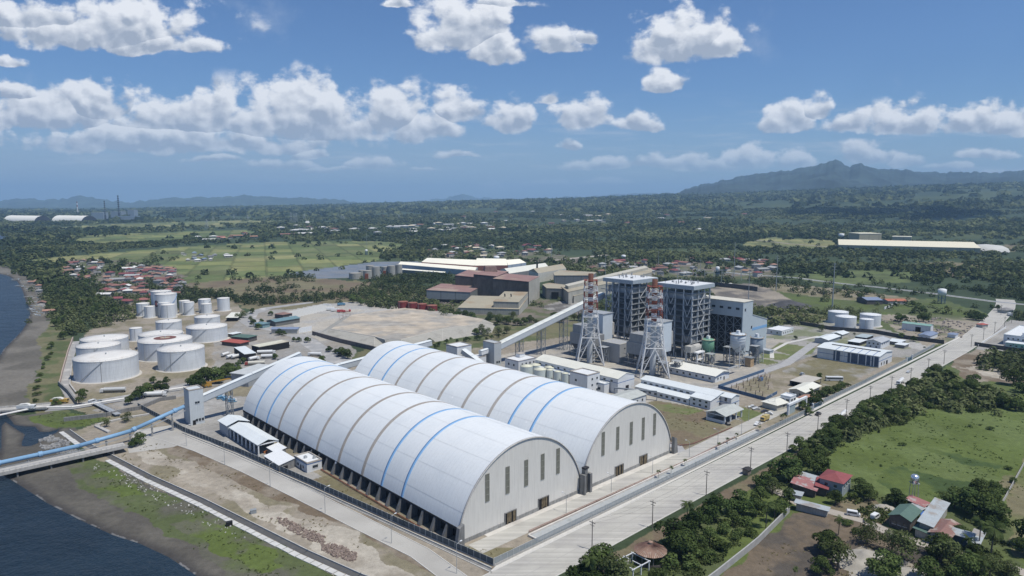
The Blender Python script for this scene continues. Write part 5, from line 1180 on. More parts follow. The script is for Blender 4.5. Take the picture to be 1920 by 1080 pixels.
rq = random.Random(8)
for i, (u, v, h) in enumerate(((322, 70, 17), (327, 60, 14), (318, 76, 12), (299, 80, 9), (296, 92, 11), (250, 140, 12), (248, 86, 10), (262, 84, 9))):
    t = trestle('pipe_tower', 'grey steel pipe tower among the silos and ducts, %s from the lab block' % ordw(i + 1), u, v, h, 5, 5, group='steel pipe towers'); q = MB()
    for k in range(16):
        x, y, z = rq.uniform(-3, 3), rq.uniform(-3, 3), rq.uniform(.5, h - 2); dx, dy, dz = rq.choice(((1, 0, 0), (0, 1, 0), (0, 0, 1), (0, 0, 1))); L_ = rq.uniform(2, 5); q.bar((x, y, z), (x + dx * L_, y + dy * L_, min(h, z + dz * L_)), rq.uniform(.12, .5), 6)
    o = q.build('pipework', mat('pipework', (.24, .25, .26)), t); MB().box(-3, -3, h, 3, 3, h + .2).build('deck', Mgalv, t)
# ================================================================ STORAGE TANKS
def tank(name, label, xy, r, h, m=None, rm=None, cone=.055, group=None, rings=(.97,), ladder=2.2, rail=True, base=True, stair=False):
    t = thing(name, label, 'storage tank', xy, 0, group); m = m or Mtank; rm = rm or Mtankroof; n = 56 if r > 10 else 32
    MB().lathe([(r, -.1), (r, h)], n).build('shell', m, t, True)
    MB().lathe([(r + .12, h - .12), (r + .12, h + .06), (r * .5, h + r * cone * .62), (.01, h + r * cone)], n).build('roof', rm, t, True)
    if r > 10:
        q = MB(); q.lathe([(r + .28, h - 1.0), (r + .28, h - .85)], n); q.build('wind_girder', mat('girder', (.33, .33, .32), .7), t)
    if rail:
        q = MB(); k = 36 if r > 10 else 18
        for i in range(k):
            a = 2 * math.pi * i / k; c = 2 * math.pi * (i + 1) / k; p_, s_ = (r * math.cos(a), r * math.sin(a)), (r * math.cos(c), r * math.sin(c))
            q.bar((*p_, h), (*p_, h + 1.0), .05, 3); q.bar((*p_, h + 1.0), (*s_, h + 1.0), .05, 3)
        q.build('handrail', Mgalv, t)
    if stair or r > 10:
        q = MB(); k = 26; a0 = 4.3 if r > 10 else 3.9; sp = (h * 1.15) / r
        for i in range(k): a = a0 + sp * i / k; z = h * (i + .5) / k; q.box(0, 0, 0, 0, 0, 0) if False else q.bar(((r + .25) * math.cos(a), (r + .25) * math.sin(a), z - h / k / 2), ((r + .25) * math.cos(a + sp / k), (r + .25) * math.sin(a + sp / k), z + h / k / 2), .3 if stair else .18, 4)
        q.build('stair', mat('stair_blue', (.22, .32, .50), .6) if stair == 2 else Mgalv, t)
    a = -ladder; MB().bar(((r + .15) * math.cos(a), (r + .15) * math.sin(a), 0), ((r + .15) * math.cos(a), (r + .15) * math.sin(a), h), .14, 4).build('ladder', mat('girder', (.33, .33, .32)), t)
    if base: MB().lathe([(r + 1.7, -.1), (r + 1.5, .35), (r - .2, .4)], n).build('foundation_ring', mat('tank_base', (.45, .43, .39), .9), t, True)
    if r > 10:
        q = MB(); q.bar((0, 0, h + r * cone - .3), (0, 0, h + r * cone + 1.1), .5, 10); q.box(-.3, -r + .5, h + .35, .3, -1, h + .4) if False else None
        q.build('roof_vent', Mgalv, t)
    return t
TK = [('largest white oil tank of the depot, on the seaward corner by the dirt lane', -284.3, 468.2, 26.9, 14.4), ('white oil tank nearest the dark clump of trees, beside the largest tank', -243, 491.5, 19.5, 14.5),
      ('wide white oil tank with red brown disc painted on its roof', -272.8, 527.6, 24.4, 13.9), ('white oil tank directly behind the largest one, partly hidden by it', -318.1, 515.4, 20.5, 12),
      ('white oil tank with low cone roof at the landward end of the beach row', -329.3, 542.1, 23.1, 12), ('white oil tank beside the bend of the depot road', -269.3, 593.2, 20.1, 11.8),
      ('white oil tank hidden behind the one with the painted roof', -292.9, 560, 21.2, 12), ('medium white oil tank in front of the tall slim group', -314.9, 617.2, 13.6, 12), ('medium white oil tank behind the one at the road bend', -290.7, 642.3, 13.6, 12),
      ('small two tier white tank at the palm grove edge', -328.2, 586.1, 6.5, 11.1), ('tallest white tank at the back, behind the one with a blue stair', -381.7, 735.7, 12.7, 24),
      ('tall white tank with round dark emblem and blue spiral stair', -369.1, 720.1, 13.4, 23.3), ('slim white tank at the seaward end of the tall group', -391, 715.3, 8.2, 13.5), ('slim white tank standing forward at the seaward end', -378.3, 704.2, 6.6, 11.9),
      ('slim white tank half hidden before the blue stair tank', -365.8, 710.9, 7.5, 15), ('white tank with flat roof in front of the blue stair tank', -359.0, 704.6, 8.6, 13.8), ('slim white tank just landward of the tall pair', -355, 731.7, 6.7, 13.9),
      ('slim white tank with curved stair, landward of the tall pair', -345.1, 720.5, 6.2, 13.9), ('white tank behind the short one near the landward end', -337.3, 741.3, 7.8, 14.2), ('shortest white tank of the back row', -331.3, 731.7, 6.5, 10.5), ('lone white tank at the landward end of the back row', -320.5, 750.3, 7.6, 14.1)]
def fixr(x, y, r): d = math.hypot(x, y); r2 = r * (y / d) ** 2; k = 1 - (r - r2) / d; return x * k, y * k, r2
for i, (lb, x, y, r, h) in enumerate(TK):
    x, y, r = fixr(x, y, r)
    t = tank('oil_tank', lb, (x, y), r, h, group='white tanks of the oil depot', ladder=1.2 + (i * .37) % 1.1, stair=2 if i == 11 else (i in (12, 17, 18)), rail=r > 8)
    if i == 2:
        MB().lathe([(8, h + .86), (3.6, h + 1.02)], 40).build('painted_disc', mat('disc_red', (.16, .07, .06), .8, var=.25), t); MB().lathe([(3.6, h + 1.03), (.01, h + 1.22)], 24).build('painted_disc', mat('disc_tan', (.34, .28, .21), .8), t)
    if i in (0, 11):
        a = math.radians(206 if i == 0 else 239); rr2 = r + .1; zc_ = 9.2 if i == 0 else 13.6; rd = 3.3 if i == 0 else 3.6
        q = MB(); vs = [((rr2) * math.cos(a), (rr2) * math.sin(a), zc_)]
        for k in range(20): th_ = 2 * math.pi * k / 20; aa_ = a + rd * math.cos(th_) / r; vs.append((rr2 * math.cos(aa_), rr2 * math.sin(aa_), zc_ + rd * math.sin(th_)))
        q.add(vs, [(0, k + 1, (k + 1) % 20 + 1) for k in range(20)]); q.build('emblem', mat('emblem_dark', (.10, .04, .04), .6), t)
        q = MB(); vs = []
        for k in range(20): th_ = 2 * math.pi * k / 20; aa_ = a + rd * .55 * math.cos(th_) / r; vs.append(((rr2 + .05) * math.cos(aa_), (rr2 + .05) * math.sin(aa_), zc_ + rd * .3 * math.sin(th_)))
        q.add(vs, [tuple(range(20))]); q.build('emblem', mat('emblem_red', (.45, .08, .06), .6), t)
for lb, x, y, r, h in (('back seaward one of the four clean white tanks behind the gate', 327.3, 676.1, 11.6, 11.1), ('front wide one of the four clean white tanks, seen over the pavilion', 319.9, 645.3, 11.6, 11.3),
                       ('wide white tank behind the narrow one in the clean group of four', 350.2, 658.2, 12, 11.3), ('narrow clean white tank beside the dark compound wall', 332, 630.1, 7.6, 11.3)):
    x, y, r = fixr(x, y, r); tank('fuel_tank', lb, (x, y), r, h, rm=mat('roof_bright', (.74, .76, .76)), group='clean white fuel tanks', cone=.03)
for i, (x, y, r, h) in enumerate(((-119.7, 741.5, 5.6, 11.3), (-108.6, 736.7, 5.4, 10.8), (-97.4, 729.5, 5.3, 10.6), (-86.2, 726.5, 5.8, 9.4))):
    tank('maroon_tank', ['tall maroon tank at the seaward end of the row of four', 'second maroon tank, counting from the excavators', 'third maroon tank of the row beside the concrete platform', 'widest maroon tank, nearest the steel mill'][i], (x, y), r, h, Mmaroon, mat('maroon_top', (.24, .10, .07), .8, var=.2), cone=.02, group='maroon tanks by the platform', base=False, rail=False)
Msilo = mat('silo_concrete', (.36, .36, .33), .9, var=.1, streak=.2)
for i, (x, y, r, h) in enumerate(((-246, 1064.9, 9.6, 9), (-241, 1087, 4.5, 11), (-226, 1062.3, 6.9, 13), (-214.7, 1071, 6.4, 18), (-206, 1104, 6, 15), (-195.3, 1099.8, 6.3, 17), (-184.5, 1108, 5.6, 18), (-228, 1092, 6.5, 18))):
    t = tank('silo', 'weathered grey silo by the fish ponds, %s one counting from the fields' % ordw(i + 1), (x, y), r, h, Msilo, mat('silo_top', (.30, .29, .26), .9), cone=.08, group='weathered silos by the ponds', base=False, rail=False)
    if i in (2, 4): MB().box(-2.6, -r - 1.2, 0, 2.6, -r + 1, 9).build('door_house', Mrust, t)
# dyke lane, pipe way and walls of the depot
def wall_line(name, label, pts, h, w_, m, cap=None, cat='wall'):
    t = thing(name, label, cat, (0, 0)); q = MB()
    for a, c in zip(pts[:-1], pts[1:]):
        a = Vector(a); c = Vector(c); d = (c - a).normalized(); n = Vector((-d.y, d.x)) * w_; q.prism([tuple(a + n), tuple(a - n), tuple(c - n), tuple(c + n)], -.3, h)
    q.build('wall', m, t); return t
G = lambda *l: [tuple(gp(x, y)) for x, y in l]
wall_line('boundary_wall', 'pinkish boundary wall along the beach side of the oil depot', G((137, 636), (128, 660), (117, 700), (112, 722)), 2.2, .3, mat('wall_pink', (.40, .32, .28), .9))
wall_line('boundary_wall', 'pale kerb wall between depot lane and the largest tank', G((140, 672), (134, 690), (131, 722), (143, 738)), 1.0, .4, Mconc)
wall_line('boundary_wall', 'dark grey wall at the seaward corner of the oil depot', G((110, 722), (128, 738), (143, 758)), 2.6, .4, Mconcd)
road('depot_lane', G((143, 640), (132, 668), (123, 700), (120, 724), (134, 745)), 2.6, .06, mat('road_grey', (.3, .3, .3)))
wall_line('compound_wall', 'long dark compound wall behind the clean white tanks and the lawn', G((1438, 599), (1520, 612), (1560, 619), (1640, 625), (1700, 636), (1770, 645)), 3.4, .3, mat('wall_dark', (.085, .085, .085), .9, var=.25, streak=.3))
wall_line('compound_wall', 'dark wall of the white compound across the concrete road', G((1827, 648), (1900, 659), (1990, 668)), 3.2, .3, mat('wall_dark', (.085, .085, .085)))
wall_line('compound_wall', 'grey block wall running diagonally past the dark soil lot', G((1480, 960), (1450, 990), (1421, 1019), (1398, 1038), (1342, 1083), (1290, 1122)), 2.4, .22, mat('block_grey', (.34, .34, .33), .9, var=.15))
wall_line('retaining_wall', 'dark retaining wall along the foot of the concrete platform', G((586, 628), (640, 643), (700, 657), (735, 668)), 3.6, .4, mat('wall_dark2', (.14, .125, .12), .9, var=.3))
wall_line('boundary_wall', 'long thin grey fence line crossing the green field', G((1922, 868), (1888, 930), (1862, 975)), 1.6, .08, Mconc, cat='fence')
wall_line('boundary_wall', 'low concrete wall along the shore platform beside the creek', G((205, 812), (180, 800), (190, 796), (235, 785), (280, 778)), .9, .9, Mconc)
wall_line('boundary_wall', 'concrete wall between depot yard and green creek bank', G((330, 748), (300, 752), (262, 768), (238, 772), (200, 781), (120, 790)), 2.2, .5, Mconcd)
# the raised concrete platform
top = G((625, 618),) and [tuple(gp(x, y, 5)) for x, y in [(620, 617), (702, 631), (722, 637), (752, 637), (830, 617), (900, 607), (905, 598), (815, 583), (760, 577), (660, 590)]]
bot = [tuple(gp(x, y, 0)) for x, y in [(588, 631), (702, 655), (725, 650), (757, 650), (830, 639), (922, 624), (930, 608), (815, 581), (760, 577), (640, 596)]]
n = len(top); q = MB(); q.add([(*p_, 5) for p_ in top], [tuple(range(n))[::-1]], 0)
q.add([(*p_, 5) for p_ in top] + [(*p_, -.1) for p_ in bot], [(i, (i + 1) % n, n + (i + 1) % n, n + i) for i in range(n)], 1)
o = struct('platform_terrain', q, [mat('platform_top', (.42, .365, .29), .95, var=.28, scale=.09, col2=(.30, .285, .255), c2scale=.035, c2lo=.42, c2hi=.6), mat('platform_slope', (.33, .32, .285), .95, var=.12, scale=.3, streak=0, col2=(.28, .27, .24), c2scale=.1)])

q = MB()
for i in range(5):
    a, c = top[i], top[i + 1]; q.bar((*a, 5.05), (*c, 5.05), .35, 4); q.bar((*a, 5.02), (*bot[i], .1), .12, 4)
q.bar((*top[5], 5.02), (*bot[5], .1), .12, 4)
struct('platform_kerb', q, mat('kerb_pale2', (.55, .53, .48), .9))

# ================================================================ BLUE TUBE CONVEYOR AND JETTIES
t = thing('jetty_trestle', 'long grey deck carrying the blue tube conveyor out to sea', 'jetty', (0, 0))
A0, A1 = Vector(sw(-62, 183.2)), Vector(sw(-200, 183.0)); d = (A1 - A0).normalized(); nn = Vector((-d.y, d.x))
def plank(a, b_, off0, off1, z0, z1, q): q.prism([tuple(a + nn * off0), tuple(a + nn * off1), tuple(b_ + nn * off1), tuple(b_ + nn * off0)], z0, z1)
q = MB(); plank(A0, A1, -5, 3.6, 2.2, 2.7, q); q.build('deck', mat('jetty_deck', (.38, .37, .35), .9, var=.15, streak=0), t)
q = MB(); plank(A0, A1, 3.3, 3.6, 2.7, 3.7, q); q.build('kerb_rail', Mconc, t)
q = MB()
for k in range(int((A1 - A0).length / 2.2)): p_ = A0 + d * k * 2.2 + nn * 3.45; q.box(p_.x - .07, p_.y - .07, 3.7, p_.x + .07, p_.y + .07, 4.4)
q.bar((*(A0 + nn * 3.45), 4.4), (*(A1 + nn * 3.45), 4.4), .07, 4)
q.build('railing', Mgalv, t)
for k in range(11):
    p_ = A0 + d * (6 + k * 12.5)
    for off in (-3.6, 2.6): s_ = p_ + nn * off; MB().bar((*s_, -4), (*s_, 2.2), .42, 10).build('pile', Mconcd, t)
t = thing('tube_conveyor', 'bright blue tubular conveyor rising from the jetty to the fence tower', 'conveyor', (0, 0))
Mtube = mat('tube_blue', (.20, .35, .52), .45, var=.08, corr=None)
P = [w3(-29.5, 199, 11.6), w3(-57, 194.6, 5.6), w3(-80, 191.2, 4.6), w3(-200, 190.4, 4.2)]
q = MB()
for a, c in zip(P[:-1], P[1:]): q.bar(a, c, 1.0, 16)
q.build('tube', Mtube, t, True)
for f in (.45, .55): pass
for (i, f) in ((0, .9), (0, .15), (1, .62), (2, .12), (2, .25), (2, .5)):
    a, c = Vector(P[i]), Vector(P[i + 1]); p0 = a + (c - a) * f; p1 = p0 + (c - a).normalized() * 1.6; MB().bar(p0, p1, 1.3, 12).build('sleeve', Mtube, t)
q = MB()
for a, c in zip(P[:-1], P[1:]):
    a, c = Vector(a) - Vector((0, 0, 1.7)), Vector(c) - Vector((0, 0, 1.7)); s_ = Vector((nn.x, nn.y, 0))
    for off in (1.5, 2.6): q.bar(a + s_ * off, c + s_ * off, .12, 4)
q.build('walkway', Mgalv, t)
for (u, v, z) in ((-36, 198, 9), (-46.5, 196, 6.6), (-57, 194.6, 4.2), (-68, 193, 3.6), (-80, 191.2, 3.2), (-100, 191, 3), (-120, 191, 3), (-140, 191, 3)):
    f_ = sw(u, v); MB().box(f_[0] - .35, f_[1] - .35, -2.5, f_[0] + .35, f_[1] + .35, z).build('support', Mconc, t)
t = thing('road_bridge', 'low concrete road bridge over the creek mouth with white pipe alongside', 'bridge', (0, 0))
bl = [Vector(p_) for p_ in G((-160, 808), (0, 774), (92, 766))]; L2, R2 = strip_poly(bl, 4.6); q = MB()
for i in range(2): q.prism([tuple(L2[i]), tuple(R2[i]), tuple(R2[i + 1]), tuple(L2[i + 1])], .9, 1.6)
q.build('deck', Mconc, t)
for side in (L2, R2):
    q = MB()
    for i in range(2): a, c = side[i], side[i + 1]; dd_ = (c - a).normalized(); n_ = Vector((-dd_.y, dd_.x)) * .2; q.prism([tuple(a + n_), tuple(a - n_), tuple(c - n_), tuple(c + n_)], 1.6, 2.5)
    q.build('parapet', Mconc, t)
for f in (.1, .35, .6, .85):
    for sg in (-3, 3): c_ = bl[0] + (bl[1] - bl[0]) * f; MB().bar((c_.x + sg * .3, c_.y + sg, -4), (c_.x + sg * .3, c_.y + sg, .9), .6, 10).build('pier', Mconcd, t)
t = thing('white_pipeline', 'long white pipeline following the bridge and creek bank to the depot', 'pipeline', (0, 0)); q = MB()
pts_ = [(*gp(x, y), z) for x, y, z in [(-160, 823, 2), (0, 785, 2), (70, 770, 2), (135, 768, 1.6), (172, 762, 1.6), (200, 757, 1.6), (260, 748, 1.6), (268, 742, 1.8), (302, 738, 1.6), (350, 730, 1.6), (420, 716, 1.6)]]
for a, c in zip(pts_[:-1], pts_[1:]): q.bar(a, c, .55, 8)
q.build('pipe', mat('pipe_white', (.66, .65, .62), .6), t)
t = thing('foot_bridge', 'short grey steel foot bridge crossing the creek from the yard', 'foot bridge', (0, 0)); a, c = Vector(gp(175, 757)), Vector(gp(222, 781)); d2 = (c - a).normalized(); n2 = Vector((-d2.y, d2.x)); q = MB()
q.prism([tuple(a + n2 * 1.6), tuple(a - n2 * 1.6), tuple(c - n2 * 1.6), tuple(c + n2 * 1.6)], 1.2, 1.5); q.build('deck', Mgalv, t)
for s_ in (1.55, -1.55):
    q = MB(); q.bar((*(a + n2 * s_), 2.5), (*(c + n2 * s_), 2.5), .08, 4)
    for k in range(9): p_ = a + (c - a) * k / 8 + n2 * s_; q.bar((*p_, 1.4), (*p_, 2.5), .06, 4)
    q.build('railing', Mgalv, t)
for f in (.05, .95): p_ = a + (c - a) * f; MB().box(p_.x - 1.4, p_.y - .3, -2, p_.x + 1.4, p_.y + .3, 1.2).build('pier', Mconc, t)
# ================================================================ STEEL MILL AND WAREHOUSES BEHIND
Mmillr = mat('mill_roof', (.25, .155, .14), .85, var=.12, scale=.08, corr=('X', 1.5), corrstr=.12, col2=(.33, .25, .20), c2scale=.03)
Mmillg = mat('mill_wall_dark', (.105, .10, .098), .9, var=.35, scale=.1, streak=.3, corr=('X', 3), corrstr=.2)
Mmilll = mat('mill_wall', (.42, .41, .36), .9, var=.15, scale=.08, streak=.25, corr=('X', 2), corrstr=.08)
Mtanr = mat('roof_tan_sheet', (.34, .31, .235), .9, var=.12, scale=.08, corr=('X', 1.3), corrstr=.1, col2=(.27, .205, .135), c2scale=.04, c2lo=.5, c2hi=.7)
def mill(name, label, T_, L_, R_, h, roof, rh, wl, rm, cat='factory hall', swap=False, low=None, **k):
    o, a, w_, d = frame3(T_, L_, R_, h); t = thing(name, label, cat, o, a); building(t, w_, d, h, roof, rh, .3, wm_=wl, rm=rm, **k); return t, w_, d
S6 = lambda x, y: (740 + x / 6, 470 + y / 6)
t, w_, d = mill('steel_mill', 'tall dark steel mill hall with rusty red roof and sooty walls', S6(1508, 350), S6(1150, 320), S6(1630, 290), 27, 'mono', 2.5, Mmillg, Mmillr)
MB().box(w_ - .1, -.2, 0, w_ + .25, d, 27).box(.4, -.25, 0, w_, .0, 26.8).build('end_wall', Mmilll, t)
t, w_, d = mill('steel_mill', 'middle bay of the steel mill with lower rusty roof', S6(1145, 290), S6(910, 275), S6(1280, 235), 29, 'mono', 2, Mmillg, Mmillr)
t, w_, d = mill('steel_mill', 'seaward bay of the steel mill with long louvred dark wall', S6(905, 300), S6(695, 290), S6(1040, 235), 25, 'mono', 2, Mmillg, Mmillr)
t = thing('roof_hood', 'boxy rusty fume hood on top of the steel mill', 'fume hood', tuple(gp(*S6(1075, 235), 30)), .2, z=28)
MB().add([(-9, -7, 0), (9, -7, 0), (9, 7, 0), (-9, 7, 0), (-7, -5, 9), (7, -5, 9), (7, 5, 9), (-7, 5, 9)], [(0, 1, 5, 4), (1, 2, 6, 5), (2, 3, 7, 6), (3, 0, 4, 7), (4, 5, 6, 7)]).build('hood', mat('hood_brown', (.20, .14, .12), .9, var=.3), t)
t, w_, d = mill('mill_shed', 'red brown roofed shed standing apart in front of the steel mill', S6(850, 470), S6(410, 435), S6(985, 395), 13.5, 'mono', 1.6, mat('mill_wall_grey', (.25, .27, .27), .9, var=.12, corr=('Y', 9), corrstr=.4), Mmillr)
MB().box(-.1, .5, -.1, -.02, d - 1, 4.5).build('open_bay', Mdark, t)
t, w_, d = mill('mill_shed', 'low tan roofed lean-to shed in front of the tall mill wall', S6(1400, 660), S6(805, 582), S6(1500, 560), 6.5, 'monox', 4, Mmilll, Mtanr)
t, w_, d = mill('mill_shed', 'cream block with two curved roof vents beside the tall mill wall', S6(1395, 580), S6(1150, 545), S6(1500, 490), 13.5, 'monox', 2.5, Mmilll, Mtanr)
for x in (4, 11): MB().bar((w_ * .35, d * .3 + x, 16), (w_ * .35, d * .3 + x, 18.5), .7, 8).bar((w_ * .35, d * .3 + x, 18.3), (w_ * .35 - 2, d * .3 + x, 19), .7, 8).build('roof_vent', Mdarkst, t)
def outline(name, label, pts, h, wl, rm, cat='factory hall', ridge=None):
    """hall whose eaves follow a surveyed outline; pts are photo pixels of the eaves at height h"""
    W_ = [tuple(gp(x, y, h)) for x, y in pts]; cx, cy = sum(p_[0] for p_ in W_) / len(W_), sum(p_[1] for p_ in W_) / len(W_); P = [(x - cx, y - cy) for x, y in W_]
    t = thing(name, label, cat, (cx, cy)); MB().prism(P, -.3, h).build('wall', wl, t); q = MB()
    if ridge and len(P) == 4:
        m0 = ((P[0][0] + P[1][0]) / 2, (P[0][1] + P[1][1]) / 2); m1 = ((P[2][0] + P[3][0]) / 2, (P[2][1] + P[3][1]) / 2)
        q.add([(*P[0], h + .05), (*P[1], h + .05), (*P[2], h + .05), (*P[3], h + .05), (*m0, h + ridge), (*m1, h + ridge)], [(0, 4, 5, 3), (4, 1, 2, 5), (0, 1, 4), (2, 3, 5)])
    else: q.prism([(x * 1.01, y * 1.01) for x, y in P], h + .05, h + .6)
    q.build('roof', rm, t); return t, P
Mgw = mat('hall_grey_wall', (.20, .21, .22), .9, corr=('X', 6), corrstr=.3)
t, P = outline('mill_building', 'cream building with shaded truck entrance beside the steel mill', [(1017, 534), (1025, 541), (1055, 542), (1062, 535), (1030, 531)], 13, mat('mill_wall_dim', (.22, .22, .21), .9, var=.2), Mtanr)
a, c = Vector(P[1]), Vector(P[2]); p0, p1 = a + (c - a) * .3, a + (c - a) * .75; MB().prism([tuple(p0), tuple(p1), (p1.x, p1.y - .6), (p0.x, p0.y - .6)], 0, 9).build('entrance', Mdark, t)
outline('mill_building', 'low tan roofed annex with stained sheets near the first chimney', [(1059, 549), (1076, 556), (1118, 545), (1105, 537)], 8, Mmilll, Mtanr)
outline('long_hall', 'very long tan roofed hall running behind the first chimney towards the boiler houses', [(1053, 538), (1066, 548), (1150, 530), (1222, 511), (1222, 505), (1208, 501), (1130, 523)], 14, Mmilll, Mtanr)
outline('long_hall', 'narrow raised pale roof strip along the very long tan hall', [(1060, 534), (1066, 537), (1215, 502), (1208, 499)], 18, Mmilll, mat('strip_pale', (.46, .44, .37), .8))
outline('long_hall', 'flat tan roofed grey hall beyond the steel mill', [(1038, 512), (1040, 517), (1111, 517), (1118, 511), (1050, 507)], 13, Mgw, Mtanr)
outline('white_factory', 'white walled hall with tan gable roof beside the tall black pipe', [S6(1510, 222), S6(1615, 256), S6(1930, 200), S6(1850, 163)], 14, mat('hall_white_wall', (.50, .50, .45), .8, corr=('X', 3)), Mtanr, ridge=5)
t = thing('black_flue', 'thin black chimney pipe rising beside the tan gable hall', 'flue', tuple(gp(*S6(1602, 310), 2)), 0); MB().lathe([(1.6, 0), (1.4, 24), (1.7, 24.2), (1.7, 25)], 12).build('pipe', Mdarkst, t)
outline('white_factory', 'hall with bright off-white gable roof behind the steel mill', [S6(1180, 215), S6(1290, 258), S6(1740, 190), S6(1650, 152)], 12, Mgw, Mcream, ridge=5)
Mcrw = mat('roof_factory', (.80, .77, .64), .7, var=.06, scale=.02)
outline('white_factory', 'long low factory hall with bright cream roof beside the fish ponds', [S6(95, 128), S6(40, 152), S6(905, 224), S6(935, 188)], 9, Mwallg, Mcrw, ridge=3)
outline('white_factory', 'largest factory hall with bright cream roof, farthest from the plant', [S6(430, 95), S6(300, 128), S6(900, 168), S6(960, 105)], 12, mat('factory_red', (.24, .11, .09), .9), Mcrw, ridge=5)
outline('white_factory', 'cream roofed factory wing with folded roof at its inland end', [S6(940, 92), S6(905, 168), S6(1270, 164), S6(1240, 108)], 12, mat('factory_red', (.24, .11, .09)), Mcrw, ridge=7)
outline('white_factory', 'end wing of the cream factory with glazed blue wall', [S6(1240, 108), S6(1275, 162), S6(1480, 134), S6(1330, 112)], 12, mat('wall_bluegrey', (.30, .36, .44), .7, corr=('Y', 12), corrstr=.5), Mcrw, ridge=5)
outline('white_factory', 'narrow white canopy strip in front of the cream factory', [S6(75, 203), S6(75, 216), S6(560, 252), S6(570, 240)], 5, Mconcd, Mcrw)
# far cream plant on the right
def far_plant(name, label, T_, L_, R_, h, roof, rh, **k): t, w_, d = mill(name, label, T_, L_, R_, h, roof, rh, mat('far_cream_wall', (.46, .42, .29), .9, corr=('X', 14), corrstr=.3), mat('far_cream_roof', (.66, .62, .48), .8, var=.05), 'factory', **k); return t
def fbox(name, label, px0, px1, py_base, depth, h, roof='gable', rh=4, wm_=None, rm=None, cat='factory', axis='x', z=0):
    a = gp(px0, py_base, z); b = gp(px1, py_base, z); w_ = float(np.hypot(*(b - a))); t = thing(name, label, cat, tuple(a), math.atan2(*(b - a)[::-1]), z=z)
    building(t, w_, depth, h, roof, rh, .4, axis=axis, wm_=wm_ or mat('far_cream_wall', (.46, .42, .29), .9, corr=('X', 14), corrstr=.3), rm=rm or mat('far_cream_roof', (.66, .62, .48), .8, var=.05)); return t
zf = float(rise(*gp(1700, 470, 3))) if False else 2
def slant(name, label, pa, pb, depth, h, roof='gable', rh=4, wm_=None, rm=None, cat='factory', z=0):
    a = gp(*pa, z); b = gp(*pb, z); w_ = float(np.hypot(*(b - a))); t = thing(name, label, cat, tuple(a), math.atan2(*(b - a)[::-1]), z=z)
    building(t, w_, depth, h, roof, rh, .4, wm_=wm_ or mat('far_cream_wall', (.46, .42, .29), .9, corr=('X', 14), corrstr=.3), rm=rm or mat('far_cream_roof', (.66, .62, .48), .8, var=.05)); return t
slant('cream_factory', 'very long low cream factory beyond the trees on the plain', (1572, 469), (1838, 476), 175, 13, rh=9, z=2)
slant('cream_factory', 'boxy tall cream block behind the very long cream factory', (1610, 457), (1652, 457), 60, 27, 'flat', 2, z=2)
slant('cream_factory', 'cream block with long low roof house on the very long factory', (1672, 458), (1708, 459), 40, 20, 'flat', 2, z=2)
t = thing('canopy_dome', 'pale half dome canopy at the inland end of the cream factory', 'canopy', tuple(gp(1848, 471, 2)), 0, z=2); MB().lathe([(48, 0), (44, 8), (32, 14), (.1, 17)], 24).build('shell', mat('dome_pale', (.5, .5, .47), .6), t, True)
def mast(name, label, px, py, top, r, m, arms=0, z=0, group=None, lattice=False):
    x, y = gp(px, py, z); dist = y; hh = H + (YH - top) / FPX * y * 1.0 - z if True else 0
    t = thing(name, label, 'mast', (x, y), 0, group, z)
    if lattice:
        q = MB(); w0 = r
        for sx in (-1, 1):
            for sy in (-1, 1): q.bar((sx * w0, sy * w0, 0), (sx * w0 * .2, sy * w0 * .2, hh), .3, 3)
        k = 7
        for i in range(k):
            z0, z1 = hh * i / k, hh * (i + 1) / k; a, c = w0 * (1 - .8 * i / k), w0 * (1 - .8 * (i + 1) / k)
            for sy in (-1, 1): q.bar((-a, sy * a, z0), (c, sy * c, z1), .18, 3); q.bar((a, sy * a, z0), (-c, sy * c, z1), .18, 3)
        q.build('tower', m, t)
        for i in range(3): MB().bar((-w0 * 1.5, 0, hh * (.68 + .13 * i)), (w0 * 1.5, 0, hh * (.68 + .13 * i)), .3, 4).build('crossarm', m, t)
    else:
        MB().bar((0, 0, 0), (0, 0, hh), r, 8, r2=r * .5).build('pole', m, t)
        for i in range(arms): MB().bar((-2.5, 0, hh - 1.5 - i * 3), (2.5, 0, hh - 1.5 - i * 3), .15, 4).build('crossarm', m, t)
    return t
Mmast = mat('mast_grey', (.30, .33, .35), .6)
for lb, px, py, tp, r, ar in (('tall steel transmission pole beside the clean white tanks', 1560, 585, 492, .75, 3), ('tall steel pole near the dark gravel lot', 1455, 545, 478, .6, 2), ('steel pole rising from the switch compound wall', 1376, 520, 453, .6, 2),
                              ('steel pole behind the turbine house roof', 1403, 568, 505, .5, 1), ('thin pole behind the second boiler house', 1352, 535, 505, .4, 1), ('thin pole in the village behind the steel mill', 1034, 484, 456, .5, 1),
                              ('thin pole left of the village water tank', 1191, 482, 462, .4, 1), ('thin pole in trees above the cream factory', 865, 466, 442, .5, 1), ('slim pole near the fish ponds', 763, 464, 438, .5, 1), ('thin pole at the edge of the fields', 688, 465, 432, .5, 1), ('thin pole over the village by the long tan hall', 1234, 505, 470, .4, 1), ('thin pole above the village roofs', 1135, 520, 478, .4, 1), ('slim pole by the substation wall', 1313, 515, 486, .4, 1)):
    mast('power_mast', lb, px, py, tp, r, Mmast, ar, group='steel power masts')
